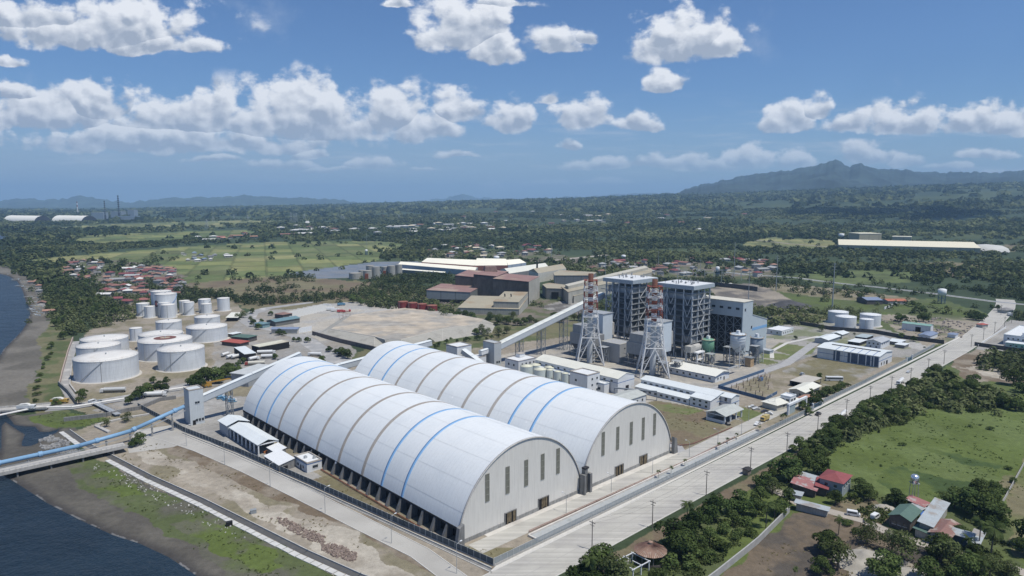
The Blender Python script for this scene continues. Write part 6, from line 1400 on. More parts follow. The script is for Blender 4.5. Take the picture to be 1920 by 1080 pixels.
for i, (px, py, tp) in enumerate(((546, 422, 398), (552, 423, 400), (556, 421, 399), (571, 418, 400), (641, 418, 403), (645, 419, 404), (748, 416, 402), (1068, 418, 403), (1181, 416, 402), (1292, 418, 401), (1808, 415, 399), (400, 419, 405), (465, 418, 403), (439, 416, 402), (388, 430, 411))):
    x, y = gp(px, py); z = float(rise(x, y)); 
    mast('pylon', 'lattice power pylon standing in the far forest, %s counting from the sea side' % ordw([388, 400, 439, 465, 546, 552, 556, 571, 641, 645, 748, 1068, 1181, 1292, 1808].index(px) + 1), px, py, tp, 7, mat('pylon_pale', (.45, .47, .48), .6), z=0, group='distant lattice pylons', lattice=True)
# distant power station on the coast
DZ = 0
fb = lambda lb, p0, p1, py, dep, h, m, rm, roof='flat', rh=2, nm='distant_plant': fbox(nm, lb, p0, p1, py, dep, h, roof, rh, m, rm, 'factory')
Mdist = mat('dist_blue', (.22, .26, .31), .8); Mdistl = mat('dist_pale', (.30, .33, .36), .8)
fb('blue grey boiler block of the distant power station', 172, 194, 412, 60, 46, Mdist, Mdistl); fb('narrow blue grey block between distant stacks', 208, 228, 411, 60, 50, Mdist, Mdistl); fb('tallest block of the distant power station', 240, 252, 411, 50, 62, Mdist, Mdistl); fb('long low turbine hall of the distant power station', 211, 259, 414, 40, 26, Mdist, mat('dist_roof', (.22, .28, .36), .8))
def stack(label, px, py, top, r, bands):
    x, y = gp(px, py); hh = H + (YH - top) / FPX * y; t = thing('distant_stack', label, 'chimney', (x, y), 0)
    n = bands
    for k in range(n):
        z0, z1 = (hh * k / n, hh * (k + 1) / n) if n < 10 else ((0, hh * .3) if k == 0 else (hh * .3 + hh * .7 * (k - 1) / (n - 1), hh * .3 + hh * .7 * k / (n - 1)))
        r0 = r * (1 - .35 * z0 / hh); r1 = r * (1 - .35 * z1 / hh)
        cm_ = (Mdist if k % 2 else mat('dist_dark', (.03, .03, .035), .9)) if n >= 10 else (mat('stack_pale', (.55, .54, .50), .9) if k < n - 3 else (Mstack if k % 2 else Mwhite))
        rr_ = 1.0 if n < 10 else (1.0 if k % 2 else 1.7)
        MB().lathe([(r0 * rr_, z0), (r1 * rr_, z1)], 12).build('band', cm_, t, True)
    MB().lathe([(r * .65, hh), (r * .5, hh + 1)], 12).build('rim', mat('dist_dark', (.03, .03, .035)), t)
stack('single pale chimney with red and white top at the distant coast plant', 146, 403, 378, 6, 8); stack('dark ringed lattice stack of the distant power station, shorter one', 198, 413, 377, 3.4, 15); stack('dark ringed lattice stack of the distant power station, tallest one', 224, 412, 367, 4.2, 17)
def dist_hall(label, px0, px1, py, r, rz, L_):
    a = gp(px0, py); t = thing('distant_hall', label, 'storage hall', tuple(a), rz)
    P_ = [(r * math.cos(math.pi * i / 16), r * .85 * math.sin(math.pi * i / 16)) for i in range(17)]
    MB().add([(0, x, z) for x, z in P_] + [(L_, x, z) for x, z in P_], [(i, i + 1, 17 + i + 1, 17 + i) for i in range(16)]).build('roof', mat('dist_hall_roof', (.78, .76, .68), .6), t, True)
    for x in (0, L_): MB().add([(x + (.5 if x else -.5), px_, z) for px_, z in P_], [tuple(range(17))]).build('end_wall', mat('dist_dark', (.03, .03, .035)), t)
dist_hall('distant bright vaulted coal hall on the coast, the longer one', 22, 0, 416, 46, R(-28), 330); dist_hall('second distant vaulted coal hall with dark end, beside the pale chimney', 112, 0, 416, 46, R(-28), 300)
fb('low white warehouse on the far hillside plain', 317, 352, 386, 80, 20, Mwhite, Mwhite, nm='distant_warehouse'); fb('grey green long roof in the middle of the far forest', 1237, 1285, 414, 60, 14, Mconcd, mat('dist_roof2', (.30, .34, .34), .8), nm='distant_warehouse')

# ================================================================ WATER TOWERS
def wtower(label, px, py, top, r, m=Mwhite):
    x, y = gp(px, py); hh = H + (YH - top) / FPX * y; t = thing('water_tower', label, 'water tower', (x, y), 0)
    b = hh * .55; MB().lathe([(.1, b), (r, b + .2), (r, hh - 1), (r * .5, hh - .2), (.01, hh)], 24).build('tank', m, t, True)
    for i in range(6): a = i * math.pi / 3; MB().bar((r * .9 * math.cos(a), r * .9 * math.sin(a), 0), (r * .9 * math.cos(a), r * .9 * math.sin(a), b + .2), .35, 6).build('leg', mat('tower_leg', (.10, .16, .22), .7), t)
    q = MB()
    for z in (b * .33, b * .66):
        for i in range(6): a, c = i * math.pi / 3, (i + 1) * math.pi / 3; q.bar((r * .9 * math.cos(a), r * .9 * math.sin(a), z), (r * .9 * math.cos(c), r * .9 * math.sin(c), z), .2, 4); q.bar((r * .9 * math.cos(a), r * .9 * math.sin(a), z - b * .33), (r * .9 * math.cos(c), r * .9 * math.sin(c), z), .14, 4)
    q.build('bracing', mat('tower_leg', (.10, .16, .22)), t)
wtower('white water tower on dark legs near the highway bend', 1765, 569, 541, 4.6); wtower('small white water tower left of the cream factory', 1577, 452, 437, 8); wtower('white water tank in the trees behind the cream roofed factory', 931, 494, 479, 5.5); wtower('small white tank tower in the village beyond the tan hall', 1169, 490, 477, 4.5); wtower('slim white tank tower behind the fields', 687, 478, 467, 3); wtower('slim white tank above the village roofs', 1345, 520, 499, 3)
# ================================================================ HOMESTEADS BY THE GREEN FIELD
V36 = lambda x, y: (1420 + x / 3.6, 780 + y / 3.6)
Q7 = lambda x, y: (1640 + x / 6, 900 + y / 6)
def rmat(nm, c, **k): return mat(nm, c, .7, corr=('X', .7), corrstr=.15, streak=.1, var=.12, **k)
Mrr = rmat('roof_crimson', (.24, .07, .072)); Mrg = rmat('roof_green', (.09, .15, .125)); Mrs = rmat('roof_silver', (.36, .40, .42), col2=(.28, .26, .24), c2scale=.2)
Mrrust = rmat('roof_rusty', (.23, .13, .11), col2=(.36, .30, .26), c2scale=.25); Mrp = rmat('roof_pink', (.31, .14, .135), col2=(.36, .32, .31), c2scale=.3, c2lo=.5, c2hi=.6)
Mhw = mat('house_wall', (.40, .40, .37), .9, var=.2, streak=.2); Mhb = mat('house_wall_blue', (.26, .31, .33), .9, var=.15); Mhd = mat('house_wall_dark', (.10, .09, .085), .9, var=.3)
hip_house('house', 'two storey house with crimson hipped roof at the hedge corner', V36(575, 455), V36(440, 400), V36(632, 400), 6.2, 2.0, Mrr, Mhb, ov=.7, wins=[('l', 2, 3.6, 1.2, 1.2, .1, .9), ('f', 3, 3.4, 1.1, 1.2, .1, .9)], cat='house')
hip_house('house', 'small crimson roofed annex joined to the two storey house', V36(468, 495), V36(400, 480), V36(480, 440), 3.2, .8, Mrr, Mhd, roof='mono', cat='house')
hip_house('house', 'long low house under faded pink and red sheets', V36(390, 505), V36(228, 488), V36(418, 450), 3.0, 1.4, Mrp, Mhd, roof='mono', cat='house')
hip_house('shed', 'silver grey shed roof behind the faded pink house', V36(410, 448), V36(300, 420), V36(425, 418), 3.2, .8, Mrs, Mhd, roof='mono', cat='shed')
hip_house('shed', 'narrow patched sheet roof along the lane below the crimson house', V36(470, 640), V36(280, 560), V36(478, 620), 2.6, .5, Mrs, Mhw, roof='mono', cat='shed')
hip_house('shed', 'pale flat shed left of the patched lane roof', V36(290, 540), V36(205, 525), V36(300, 520), 2.6, .3, Mrs, Mhw, roof='flat', cat='shed')
hip_house('house', 'house with dark green gabled roof beside the parked vans', Q7(400, 470), Q7(172, 395), Q7(520, 352), 4.2, 1.6, Mrg, Mhd, roof='gable', axis='x', ov=.5, cat='house', wins=[('l', 3, 1.6, 1.2, 1.2, .1, .9)])
hip_house('house', 'house with long silver grey mono roof behind the blue tarpaulin', Q7(642, 525), Q7(512, 480), Q7(822, 265), 4.6, .7, Mrs, Mhw, roof='mono', cat='house')
hip_house('house', 'house with rusty brown roof and striped awning at the lane', Q7(835, 655), Q7(622, 598), Q7(955, 515), 3.8, 1.2, Mrrust, Mhb, roof='gable', axis='x', cat='house', wins=[('l', 2, 1, 1.2, 1.1, .1, .9)])
hip_house('house', 'small dark blue walled house with white gable edges', Q7(1085, 665), Q7(885, 600), Q7(1120, 610), 3.6, 1.2, Mrs, mat('house_navy', (.05, .09, .14), .9), roof='gable', axis='y', cat='house')
hip_house('shed', 'pale sheet roofed shed at the coconut palm', Q7(1150, 745), Q7(1060, 735), Q7(1222, 600), 2.8, .5, Mrs, Mhw, roof='mono', cat='shed')
hip_house('shed', 'patched red and silver shed behind the dark green roof', Q7(545, 300), Q7(355, 250), Q7(600, 262), 3.0, .9, Mrp, Mhd, roof='mono', cat='shed')
hip_house('shed', 'small pale lean-to between the green roof and the patched shed', Q7(500, 340), Q7(410, 300), Q7(560, 315), 2.8, .5, Mrs, Mhw, roof='mono', cat='shed')
hip_house('shed', 'low green awning shed in front of the long silver roof', Q7(605, 605), Q7(490, 530), Q7(650, 568), 2.6, .5, Mrg, Mhw, roof='mono', cat='shed')
t = thing('tarpaulin', 'bright blue tarpaulin between green roofed and silver roofed houses', 'tarpaulin', tuple(gp(*Q7(565, 400), 2.4)), .5, z=2.4)
MB().add([(-2.5, -3, 0), (2.5, -3, .1), (2.5, 3, .5), (-2.5, 3, .4), (0, 0, -.25)], [(0, 1, 4), (1, 2, 4), (2, 3, 4), (3, 0, 4)]).build('sheet', mat('tarp_blue', (.05, .14, .42), .5), t)
for x in (-2.4, 2.4):
    for y in (-2.9, 2.9): MB().bar((x, y, -2.4), (x, y, .3), .06, 4).build('pole', Mwood, t)
x, y = gp(1711.5, 947); t = thing('water_tank', 'shiny steel water tank on a tall stand behind the green roofed house', 'water tank', (x, y), 0)
MB().lathe([(.1, 9.4), (1.5, 9.5), (1.5, 12.2), (.8, 12.7), (.01, 12.8)], 20).build('vessel', mat('steel_shiny', (.70, .72, .74), .25, metal=.8), t, True)
for a, c in ((-1, -1), (1, -1), (1, 1), (-1, 1)): MB().bar((a * 1.2, c * 1.2, 0), (a * 1.0, c * 1.0, 9.5), .12, 4).build('leg', Mgalv, t)
MB().box(-1.4, -1.4, 9.2, 1.4, 1.4, 9.4).build('platform', Mgalv, t)
# round pavilion and frame
x, y = gp(1219, 1052, 0); t = thing('pavilion', 'round pavilion with brown ribbed conical roof by the roadside trees', 'pavilion', (x, y), 0); q = MB(); n = 12
for i in range(n):
    a, c = 2 * math.pi * i / n, 2 * math.pi * (i + 1) / n; q.add([(5.6 * math.cos(a), 5.6 * math.sin(a), 4.0), (5.6 * math.cos(c), 5.6 * math.sin(c), 4.0), (.7 * math.cos(c), .7 * math.sin(c), 6.1), (.7 * math.cos(a), .7 * math.sin(a), 6.1)], [(0, 1, 2, 3)])
q.lathe([(.7, 6.0), (.8, 6.9), (.01, 7.2)], 10); q.build('roof', mat('pav_brown', (.30, .20, .15), .8, var=.2, col2=(.36, .29, .24), c2scale=1.0), t)
q = MB()
for i in range(48): a = 2 * math.pi * i / 48; q.bar((5.6 * math.cos(a) * .99, 5.6 * math.sin(a) * .99, 4.06), (.75 * math.cos(a), .75 * math.sin(a), 6.16), .07, 3)
q.build('rib', mat('pav_dark', (.17, .10, .08), .8), t)
for i in range(8): a = 2 * math.pi * i / 8; MB().bar((4.8 * math.cos(a), 4.8 * math.sin(a), 0), (4.8 * math.cos(a), 4.8 * math.sin(a), 4), .16, 6).build('post', Mwood, t)
MB().lathe([(5, 0), (5, 1.0), (4.8, 1.0), (4.8, 0)], 24).build('low_wall', Mhd, t)
x, y = gp(1186, 1070); t = thing('pergola', 'white frame pergola walls beside the round pavilion', 'pergola', (x, y), R(40))
for a in (-4, 0, 4):
    for c in (-3.5, 3.5): MB().box(a - .15, c - .15, 0, a + .15, c + .15, 3.4).build('post', Mwhite, t)
q = MB()
for c in (-3.5, 3.5): q.box(-4.6, c - .12, 3.2, 4.6, c + .12, 3.45)
for a in (-4, 0, 4): q.box(a - .12, -4, 3.3, a + .12, 4, 3.55)
q.build('beam', Mwhite, t); MB().box(-4.4, 3.6, 0, 4.4, 3.9, 1.2).box(-4.4, -1, 0, -4.1, 3.6, 2.6).build('wall', Mconc, t)
# white compound across the road
t = sbuild('clinic', 'large white two level building with teal stripe in the compound across the road', 'building', 548, -84, 62, 34, 8.2, roof='parapet', rh=.6, rm=Mroofw, wins=[('l', 9, 5.0, 1.2, 1.2, .05, .95), ('l', 9, 1.5, 1.2, 1.2, .05, .95)])
MB().box(4, 4, 8.2, 26, 22, 11).build('upper_room', Mwhite, t)
t = sbuild('clinic_wing', 'low teal edged wing in front of the large white compound building', 'building', 536, -88, 9, 34, 3.8, roof='flat', rh=.4, wm_=mat('wall_teal', (.30, .42, .42), .8), rm=Mroofw, wins=[('l', 8, 1.2, 1.2, 1.2, .05, .95)])
struct('lawn_court', MB().add([(*sw(522, -60), .08), (*sw(534, -60), .08), (*sw(530, -90), .08), (*sw(518, -90), .08)], [(0, 1, 2, 3)]), mat('court_green', (.06, .24, .07), .9))
wall_line('compound_wall', 'white rail topped wall of the compound along the concrete road', [site(522, -38), site(640, -34)], 1.6, .15, Mwhite)
# depot buildings near the clean tanks
t = sbuild('warehouse', 'pale warehouse with green roof behind the blue shed', 'warehouse', 558, 7.3, 8, 24, 6.4, roof='gable', rh=1.2, axis='y', ov=.3, rm=mat('roof_seagreen', (.20, .34, .30), .7), doors=[('l', 8, 4.5, 4.5)])
t = sbuild('shed', 'low shed with slate blue roof beside the dark compound wall', 'shed', 521, -2.5, 22, 9, 3.6, roof='gable', rh=1, axis='x', rm=Mlouv2, wins=[('l', 2, 1, 1.2, 1.3, .1, .9)])
t = sbuild('kiosk', 'small blue roofed guard kiosk at the depot road gate', 'kiosk', 548, -15, 9, 6, 3, roof='hip', rh=1, rm=Mlouv2, ov=.5)
t = sbuild('shelter', 'grey canopy on dark posts inside the walled fuel depot', 'shelter', 470, 32, 17, 9, 4.2, roof='flat', rh=.2, ov=.3, wm_=Mdarkst, rm=mat('roof_slate', (.34, .40, .42), .7))
fbox('workshop', 'blue grey roofed workshop between trees beyond the clean tanks', 1625, 1655, 571, 24, 5, 'gable', 2, Mhd, Mlouv2, 'building'); fbox('workshop', 'orange red roofed workshop beside the white yard wall', 1665, 1702, 571, 18, 4, 'gable', 1.5, Mhw, rmat('roof_orange', (.40, .15, .09)), 'building')
wall_line('boundary_wall', 'white wall slanting beside the orange red workshop', G((1658, 580), (1690, 567)), 2.4, .3, Mwhite)
# depot lorry yard buildings on the left
def qb(name, label, T_, L_, R_, h, rh, rm, wm_=None, roof='flat', cat='building', **k):
    Q1 = lambda p_: (400 + p_[0] / 7.385, 570 + p_[1] / 7.385); return hip_house(name, label, Q1(T_), Q1(L_), Q1(R_), h, rh, rm, wm_, roof, cat=cat, **k)
qb('loading_canopy', 'white ribbed loading canopy over the tanker bays nearest the oil tanks', (430, 700), (212, 612), (590, 680), 5.4, .3, Mroofw, Mdark, ov=.1, cat='canopy')
qb('loading_canopy', 'long off-white loading canopy with brown end by the depot road', (630, 600), (580, 568), (1050, 522), 5.2, .4, Mroofc, Mdark, ov=.1, cat='canopy')
qb('office', 'green roofed depot office beside the road bend', (480, 468), (362, 420), (602, 435), 4.2, .9, Mrg, Mhd, roof='hip')
qb('pump_shed', 'red topped pump shed beside the white oil tank', (365, 550), (250, 490), (490, 520), 3, .5, mat('roof_red2', (.34, .09, .07), .8, var=.2), Mhd, roof='flat')
qb('pump_shed', 'pale roofed shed behind the red topped pump shed', (270, 420), (235, 405), (380, 398), 3, .3, Mroofw, Mhd)
qb('office', 'long building with slate blue roof beside the white wall', (1160, 350), (880, 308), (1200, 325), 4.5, 1.2, Mlouv2, mat('wall_sand', (.48, .46, .40), .9), roof='gable', axis='y')
qb('office', 'long teal roofed building with dark window row behind the slate blue roof', (860, 250), (780, 222), (1195, 195), 4.5, 1.5, mat('roof_teal', (.13, .22, .25), .7, corr=('X', .8)), mat('wall_dim', (.15, .15, .14), .9), roof='gable', axis='x')
qb('office', 'small teal roofed house near the round roadside tree', (680, 280), (620, 255), (780, 262), 4, 1.2, mat('roof_teal', (.13, .22, .25)), mat('wall_teal2', (.18, .28, .30), .9), roof='hip')
qb('office', 'brown roofed house behind the long teal building', (960, 150), (880, 130), (1090, 128), 4.5, 1.5, mat('roof_brown', (.22, .14, .12), .8), Mhd, roof='hip')
wall_line('boundary_wall', 'bright white wall panel beside the slate blue roof', [tuple(gp(400 + x / 7.385, 570 + y / 7.385)) for x, y in ((1150, 408), (1360, 372))], 4.6, .3, mat('roof_bright', (.74, .76, .76)))
qb('workshop', 'dark walled flat roofed workshop behind the first hall', (1010, 790), (905, 760), (1270, 730), 6, .4, mat('roof_dgrey', (.20, .20, .20), .9), mat('wall_slate', (.15, .17, .19), .9))
qb('substation', 'pale grey flat roofed block behind the clump of dark trees', (480, 985), (370, 920), (850, 860), 8, .4, mat('roof_palegrey', (.44, .46, .46), .7), mat('wall_dim2', (.30, .32, .34), .8))
t = sbuild('low_block', 'low pale roofed block between the far ends of the two halls', 'building', 70, 214, 36, 12, 6, roof='flat', rh=.3, rm=mat('roof_palegrey', (.44, .46, .46)), wm_=Mconcd)
qb('shed', 'dark shed with cream roof under the roadside tree', (330, 190), (220, 160), (400, 120), 3.6, .5, Mcream, Mdark, roof='mono')

# ================================================================ VILLAGE HOUSES
bpy.context.view_layer.update()
EXC = []
def add_exc(o, margin=1.5):
    for ch in [o] + list(o.children_recursive):
        if ch.type != 'MESH' or not len(ch.data.vertices): continue
        bb = [Vector(c) for c in ch.bound_box]; xs = [c.x for c in bb]; ys = [c.y for c in bb]
        if max(c.z for c in bb) > 200: continue
        q = [(min(xs) - margin, min(ys) - margin), (max(xs) + margin, min(ys) - margin), (max(xs) + margin, max(ys) + margin), (min(xs) - margin, max(ys) + margin)]
        area = (q[1][0] - q[0][0]) * (q[2][1] - q[1][1])
        if area < 30: continue
        EXC.append([tuple((ch.matrix_world @ Vector((a, c, 0)))[:2]) for a, c in q])
LONG = ('fence', 'wall_line', 'boundary_wall', 'compound_wall', 'retaining_wall', 'pipe', 'drain', 'jetty', 'tube', 'bridge', 'white_pipeline')
for o in list(COL.objects):
    if o.parent is None and o.type == 'EMPTY' and not any(k in o.name for k in LONG): add_exc(o)
roadlines = [([Vector(p_) for p_ in mainline], 11), ([Vector(gp(*q_)) for q_ in hw_], 9), ([Vector(p_) for p_ in left], 7)]
roadlines = [([tuple(v) for v in l], w_) for l, w_ in roadlines]
def blocked(x, y, extra=0.0):
    b = np.zeros(x.shape, bool)
    for p_ in EXC: b |= inpoly(x, y, p_)
    for l, w_ in roadlines: b |= segdist(x, y, l) < w_ + extra
    b |= inpoly(x, y, sea_poly)
    return b
HC = [('red', (.22, .09, .08)), ('brick red', (.21, .11, .09)), ('maroon', (.18, .06, .065)), ('rusty', (.27, .16, .12)), ('grey', (.30, .31, .31)), ('pale', (.52, .52, .50)), ('cream', (.50, .44, .33)), ('blue grey', (.20, .26, .34)), ('dark grey', (.15, .15, .155)), ('orange', (.36, .20, .13))]
Mobj = mat('house_roof', (1, 1, 1), .8, objcol=True, var=.15, scale=.4)
hprotos = []
for k in range(4):
    w_, d, h, rh = ((9, 7, 3.2, 1.8), (12, 8, 3.4, 2.0), (8, 8, 5.8, 1.9), (16, 9, 3.6, 1.6))[k]
    q = MB(); q.box(-w_ / 2, -d / 2, -2, w_ / 2, d / 2, h, 1)
    r_ = roof_mesh('hip' if k in (1, 2) else 'gable', w_, d, h, rh, .7, 'x'); q.add([(a - w_ / 2, c - d / 2, z) for a, c, z in r_.v], r_.f, 0)
    for s_ in (-.25, .25): q.box(w_ * s_ - .6, -d / 2 - .05, .9, w_ * s_ + .6, -d / 2, 2.2, 2)
    me_ = q; o = q.build('house', [Mobj, mat('village_wall', (.42, .40, .36), .9, rnd=.35), Mglass]); hprotos.append(o.data); bpy.data.objects.remove(o)
rv = random.Random(21)
VIL = [('the dense village behind the oil tanks', [(190, 555), (200, 520), (245, 502), (330, 505), (345, 540), (335, 562), (280, 575), (210, 572)], 78, (0, 1, 2, 2, 3, 3, 4, 5, 8, 1), 1.15),
       ('the roofs beside the palm grove', [(110, 518), (128, 490), (195, 489), (200, 508), (150, 530)], 24, (0, 3, 4, 5, 6, 8), 1.1),
       ('the hamlet in the green fields', [(325, 486), (345, 474), (430, 478), (428, 490), (360, 492)], 14, (4, 5, 7, 8), 1.0),
       ('the village behind the cream factory', [(770, 478), (830, 462), (990, 460), (1050, 470), (1000, 482), (900, 484)], 34, (0, 1, 2, 4, 5, 6), 1.5),
       ('the far town beyond the fields', [(470, 446), (540, 428), (700, 430), (860, 424), (960, 424), (960, 434), (760, 441), (600, 444)], 46, (5, 5, 6, 4, 1, 5), 3.2),
       ('the village by the substation', [(1090, 512), (1150, 492), (1290, 494), (1320, 512), (1290, 520), (1180, 514)], 30, (2, 3, 4, 8, 1, 4), 1.35),
       ('the roofs along the highway', [(1290, 484), (1440, 488), (1470, 510), (1420, 522), (1340, 506)], 20, (1, 2, 3, 4, 9), 1.35),
       ('the bright roofs deep in the forest', [(1075, 424), (1080, 415), (1150, 416), (1150, 425)], 9, (5, 5, 6), 3.0),
       ('the thin line of far red roofs', [(360, 447), (480, 438), (500, 448), (400, 456)], 10, (0, 9, 5), 2.2),
       ('the pale roofs scattered in far forest', [(700, 412), (1000, 408), (1300, 412), (1500, 425), (1300, 440), (1000, 440), (780, 420)], 26, (5, 5, 6, 0), 2.6),
       ('the beach huts by the fishing boats', [(50, 520), (70, 525), (92, 580), (100, 600), (88, 590)], 6, (3, 4), .8)]
HP = []
for (desc, poly, n, pal, scl) in VIL:
    W_ = pp(poly); xs = [p_[0] for p_ in W_]; ys = [p_[1] for p_ in W_]; got = []
    tries = 0
    while len(got) < n and tries < 6000:
        tries += 1; x, y = rv.uniform(min(xs), max(xs)), rv.uniform(min(ys), max(ys))
        if not inpoly(np.array([x]), np.array([y]), W_)[0] or blocked(np.array([x]), np.array([y]))[0]: continue
        if any((x - a) ** 2 + (y - c) ** 2 < (11.5 * scl) ** 2 for a, c in got): continue
        got.append((x, y))
    got.sort(key=lambda p_: p_[0] / p_[1])
    for i, (x, y) in enumerate(got):
        k = rv.randrange(4); o = bpy.data.objects.new('house', hprotos[k]); COL.objects.link(o)
        cn, cc_ = HC[rv.choice(pal)]; f = rv.uniform(.8, 1.2); o.color = (*[min(1, c * f) for c in cc_], 1)
        o.location = (x, y, float(ground_z(x, y)[0])); s_ = scl * rv.uniform(.85, 1.15); o.scale = (s_, s_ * rv.uniform(.9, 1.1), .75 + .3 * s_ if s_ < 2 else s_ * .62); o.rotation_euler = (0, 0, rv.choice((0, 1.57)) + rv.uniform(-.35, .35) + .3)
        tag(o, '%s roofed house in %s, %s from the sea' % (cn, desc, ordw(i + 1)), 'house', 'houses of ' + desc[4:]); HP.append((x, y, 7 * s_))

# ================================================================ POLES AND LAMPS
def pole_proto():
    t = thing('utility_pole', '', 'utility pole', (0, 0), 0, 'utility poles beside the concrete road')
    MB().bar((0, 0, -.2), (0, 0, 10.8), .20, 8, r2=.13).build('post', Mwood, t)
    MB().box(-.08, -1.3, 9.9, .08, 1.3, 10.1).box(-.08, -.9, 8.9, .08, .9, 9.05).build('crossarm', Mwood, t)
    for y in (-1.15, -.5, .5, 1.15): MB().bar((0, y, 10.1), (0, y, 10.4), .07, 6).build('insulator', mat('insulator', (.35, .33, .3), .4), t)
    return t
Q4 = lambda x, y: (1660 + x / 7.385, 560 + y / 7.385); NE = lambda x, y: (1400 + x / 3.692, 520 + y / 3.692)
pl_ = [(1110, 1031), (1223, 990), (1324, 929), (1407, 881), (1475, 851), NE(490, 1078), NE(688, 970), NE(852, 870), NE(1000, 800), NE(1133, 735), NE(1255, 665), NE(1365, 600), Q4(1187, 670), Q4(1355, 570), Q4(1510, 480), Q4(1648, 400), Q4(1745, 340), Q4(1600, 220)]
for i, p_ in enumerate(pl_):
    if i == 0: P0 = o = pole_proto()
    else: o = copy_tree(P0)
    x, y = gp(*p_); o.location = (x, y, 0); o.rotation_euler = (0, 0, TH + (0 if i < 14 else .4) - math.pi / 2 * 0)
    o['label'] = 'utility pole with crossarm on the road field side, %s from the corner' % ordw(i + 1)
wv_ = thing('overhead_wire', 'thin overhead wires strung between the roadside utility poles', 'wire', (0, 0)); q = MB()
for a, c in zip(pl_[:-2], pl_[1:-1]):
    A_, B_ = Vector((*gp(*a), 10.4)), Vector((*gp(*c), 10.4)); dd_ = (B_ - A_).normalized(); s_ = Vector((-dd_.y, dd_.x, 0))
    for off in (-1.1, 1.1):
        pr = A_ + s_ * off
        for k in range(1, 7): f = k / 6; nx = A_ + (B_ - A_) * f + s_ * off - Vector((0, 0, 1.0 * 4 * f * (1 - f))); q.bar(pr, nx, .025, 3, cap=False); pr = nx
q.build('wire', Mdarkst, wv_)
def lamp_proto(h, lab):
    t = thing('street_lamp', lab, 'street lamp', (0, 0)); MB().bar((0, 0, -.1), (0, 0, h), .12, 8, r2=.07).build('post', Mgalv, t)
    MB().bar((0, 0, h - .1), (1.8, 0, h + .3), .06, 5).build('arm', Mgalv, t); MB().box(1.6, -.18, h + .2, 2.5, .18, h + .38).build('lamp_head', Mwhite, t); return t
L0 = lamp_proto(7.6, '')
lps = [(43.7, -9.1), (71.5, -9.1), (100.3, -9.4), (129.5, -9.7), (154, -10.4), (176.2, -11.1), (200, -2.6), (232, -2)]
for i, (u, v) in enumerate(lps):
    o = L0 if i == 0 else copy_tree(L0); o.location = (*sw(u, v), 0); o.rotation_euler = (0, 0, TH + math.pi / 2); o['group'] = 'street lamps on the site road'
    o['label'] = 'slim grey street lamp on the site road, %s from the basin end' % ordw(i + 1)
L1_ = lamp_proto(10.2, '')
for i, (u, v) in enumerate([(-18.9, 17.3), (-24.4, 55.1), (-29.5, 93.2), (-34.1, 131.4), (-38.6, 169), (-14.5, -14)]):
    o = L1_ if i == 0 else copy_tree(L1_); o.location = (*sw(u, v), 0); o.rotation_euler = (0, 0, TH + .1); o['group'] = 'street lamps on the coastal road'
    o['label'] = ['tall street lamp on the seaward kerb of the coastal road nearest the rubble', 'tall lamp on the coastal road opposite the middle of the hall', 'tall lamp on the coastal road opposite the white lean-to sheds', 'tall lamp on the coastal road opposite the open shed', 'tall lamp at the jetty end of the coastal road', 'tall lamp closest to the corner of the two roads'][i]

# ================================================================ VEHICLES
def wheels(t, xs, w_, r=.45):
    for x in xs:
        for s_ in (-1, 1):
            o = MB().bar((x, s_ * (w_ / 2 - .25), r), (x, s_ * (w_ / 2 + .02), r), r, 12).build('wheel', mat('tyre', (.025, .025, .025), .9), t); MB().bar((x, s_ * (w_ / 2), r), (x, s_ * (w_ / 2 + .05), r), r * .5, 8).build('rim', Mgalv, o)
def prof(b, pts_, w_, mi=None):
    n = len(pts_); b.add([(x, -w_ / 2, z) for x, z in pts_] + [(x, w_ / 2, z) for x, z in pts_], [tuple(range(n)), tuple(range(n, 2 * n))[::-1]] + [(i, n + i, n + (i + 1) % n, (i + 1) % n) for i in range(n)], mi); return b
def carpaint(c, nm): return mat('paint_' + nm, c, .3, var=.03, spec=.6)
def car(label, xy, rz, c, nm, kind='car'):
    t = thing(kind, label, 'van' if kind == 'van' else 'car', xy, rz); m = carpaint(c, nm)
    if kind == 'van':
        prof(MB(), [(-2.35, .35), (2.1, .35), (2.4, .6), (2.35, 1.05), (1.85, 1.3), (1.35, 1.95), (1.1, 2.1), (-2.2, 2.1), (-2.4, 1.8)], 1.75).build('body', m, t)
        prof(MB(), [(-2.1, 1.2), (1.2, 1.2), (1.0, 1.8), (-2.1, 1.8)], 1.78).build('side_window', Mglass, t); prof(MB(), [(1.42, 1.9), (1.88, 1.32), (1.9, 1.36), (1.44, 1.94)], 1.5).build('windscreen', Mglass, t); wheels(t, (-1.5, 1.5), 1.75, .34)
    elif kind == 'pickup':
        prof(MB(), [(-2.5, .5), (2.5, .5), (2.55, .95), (1.3, 1.15), (.8, 1.75), (-.7, 1.8), (-.9, 1.1), (-2.5, 1.1)], 1.8).build('body', m, t); MB().box(-2.4, -.75, 1.0, -1.0, .75, 1.13).build('bed', Mdark, t)
        prof(MB(), [(-.6, 1.2), (1.05, 1.2), (.7, 1.65), (-.5, 1.68)], 1.83).build('side_window', Mglass, t); wheels(t, (-1.6, 1.6), 1.8, .38)
    else:
        prof(MB(), [(-2.1, .4), (2.15, .4), (2.2, .8), (1.1, .95), (.5, 1.45), (-1.0, 1.5), (-1.7, 1.0), (-2.15, .95)], 1.75).build('body', m, t); prof(MB(), [(-1.5, 1.0), (.95, 1.0), (.42, 1.4), (-.95, 1.42)], 1.78).build('side_window', Mglass, t); wheels(t, (-1.35, 1.4), 1.75, .33)
    for s_ in (-.6, .6): MB().box(2.18, s_ - .2, .62, 2.44 if kind == 'van' else 2.3, s_ + .2, .8).build('headlight', Mgalv, t)
    return t
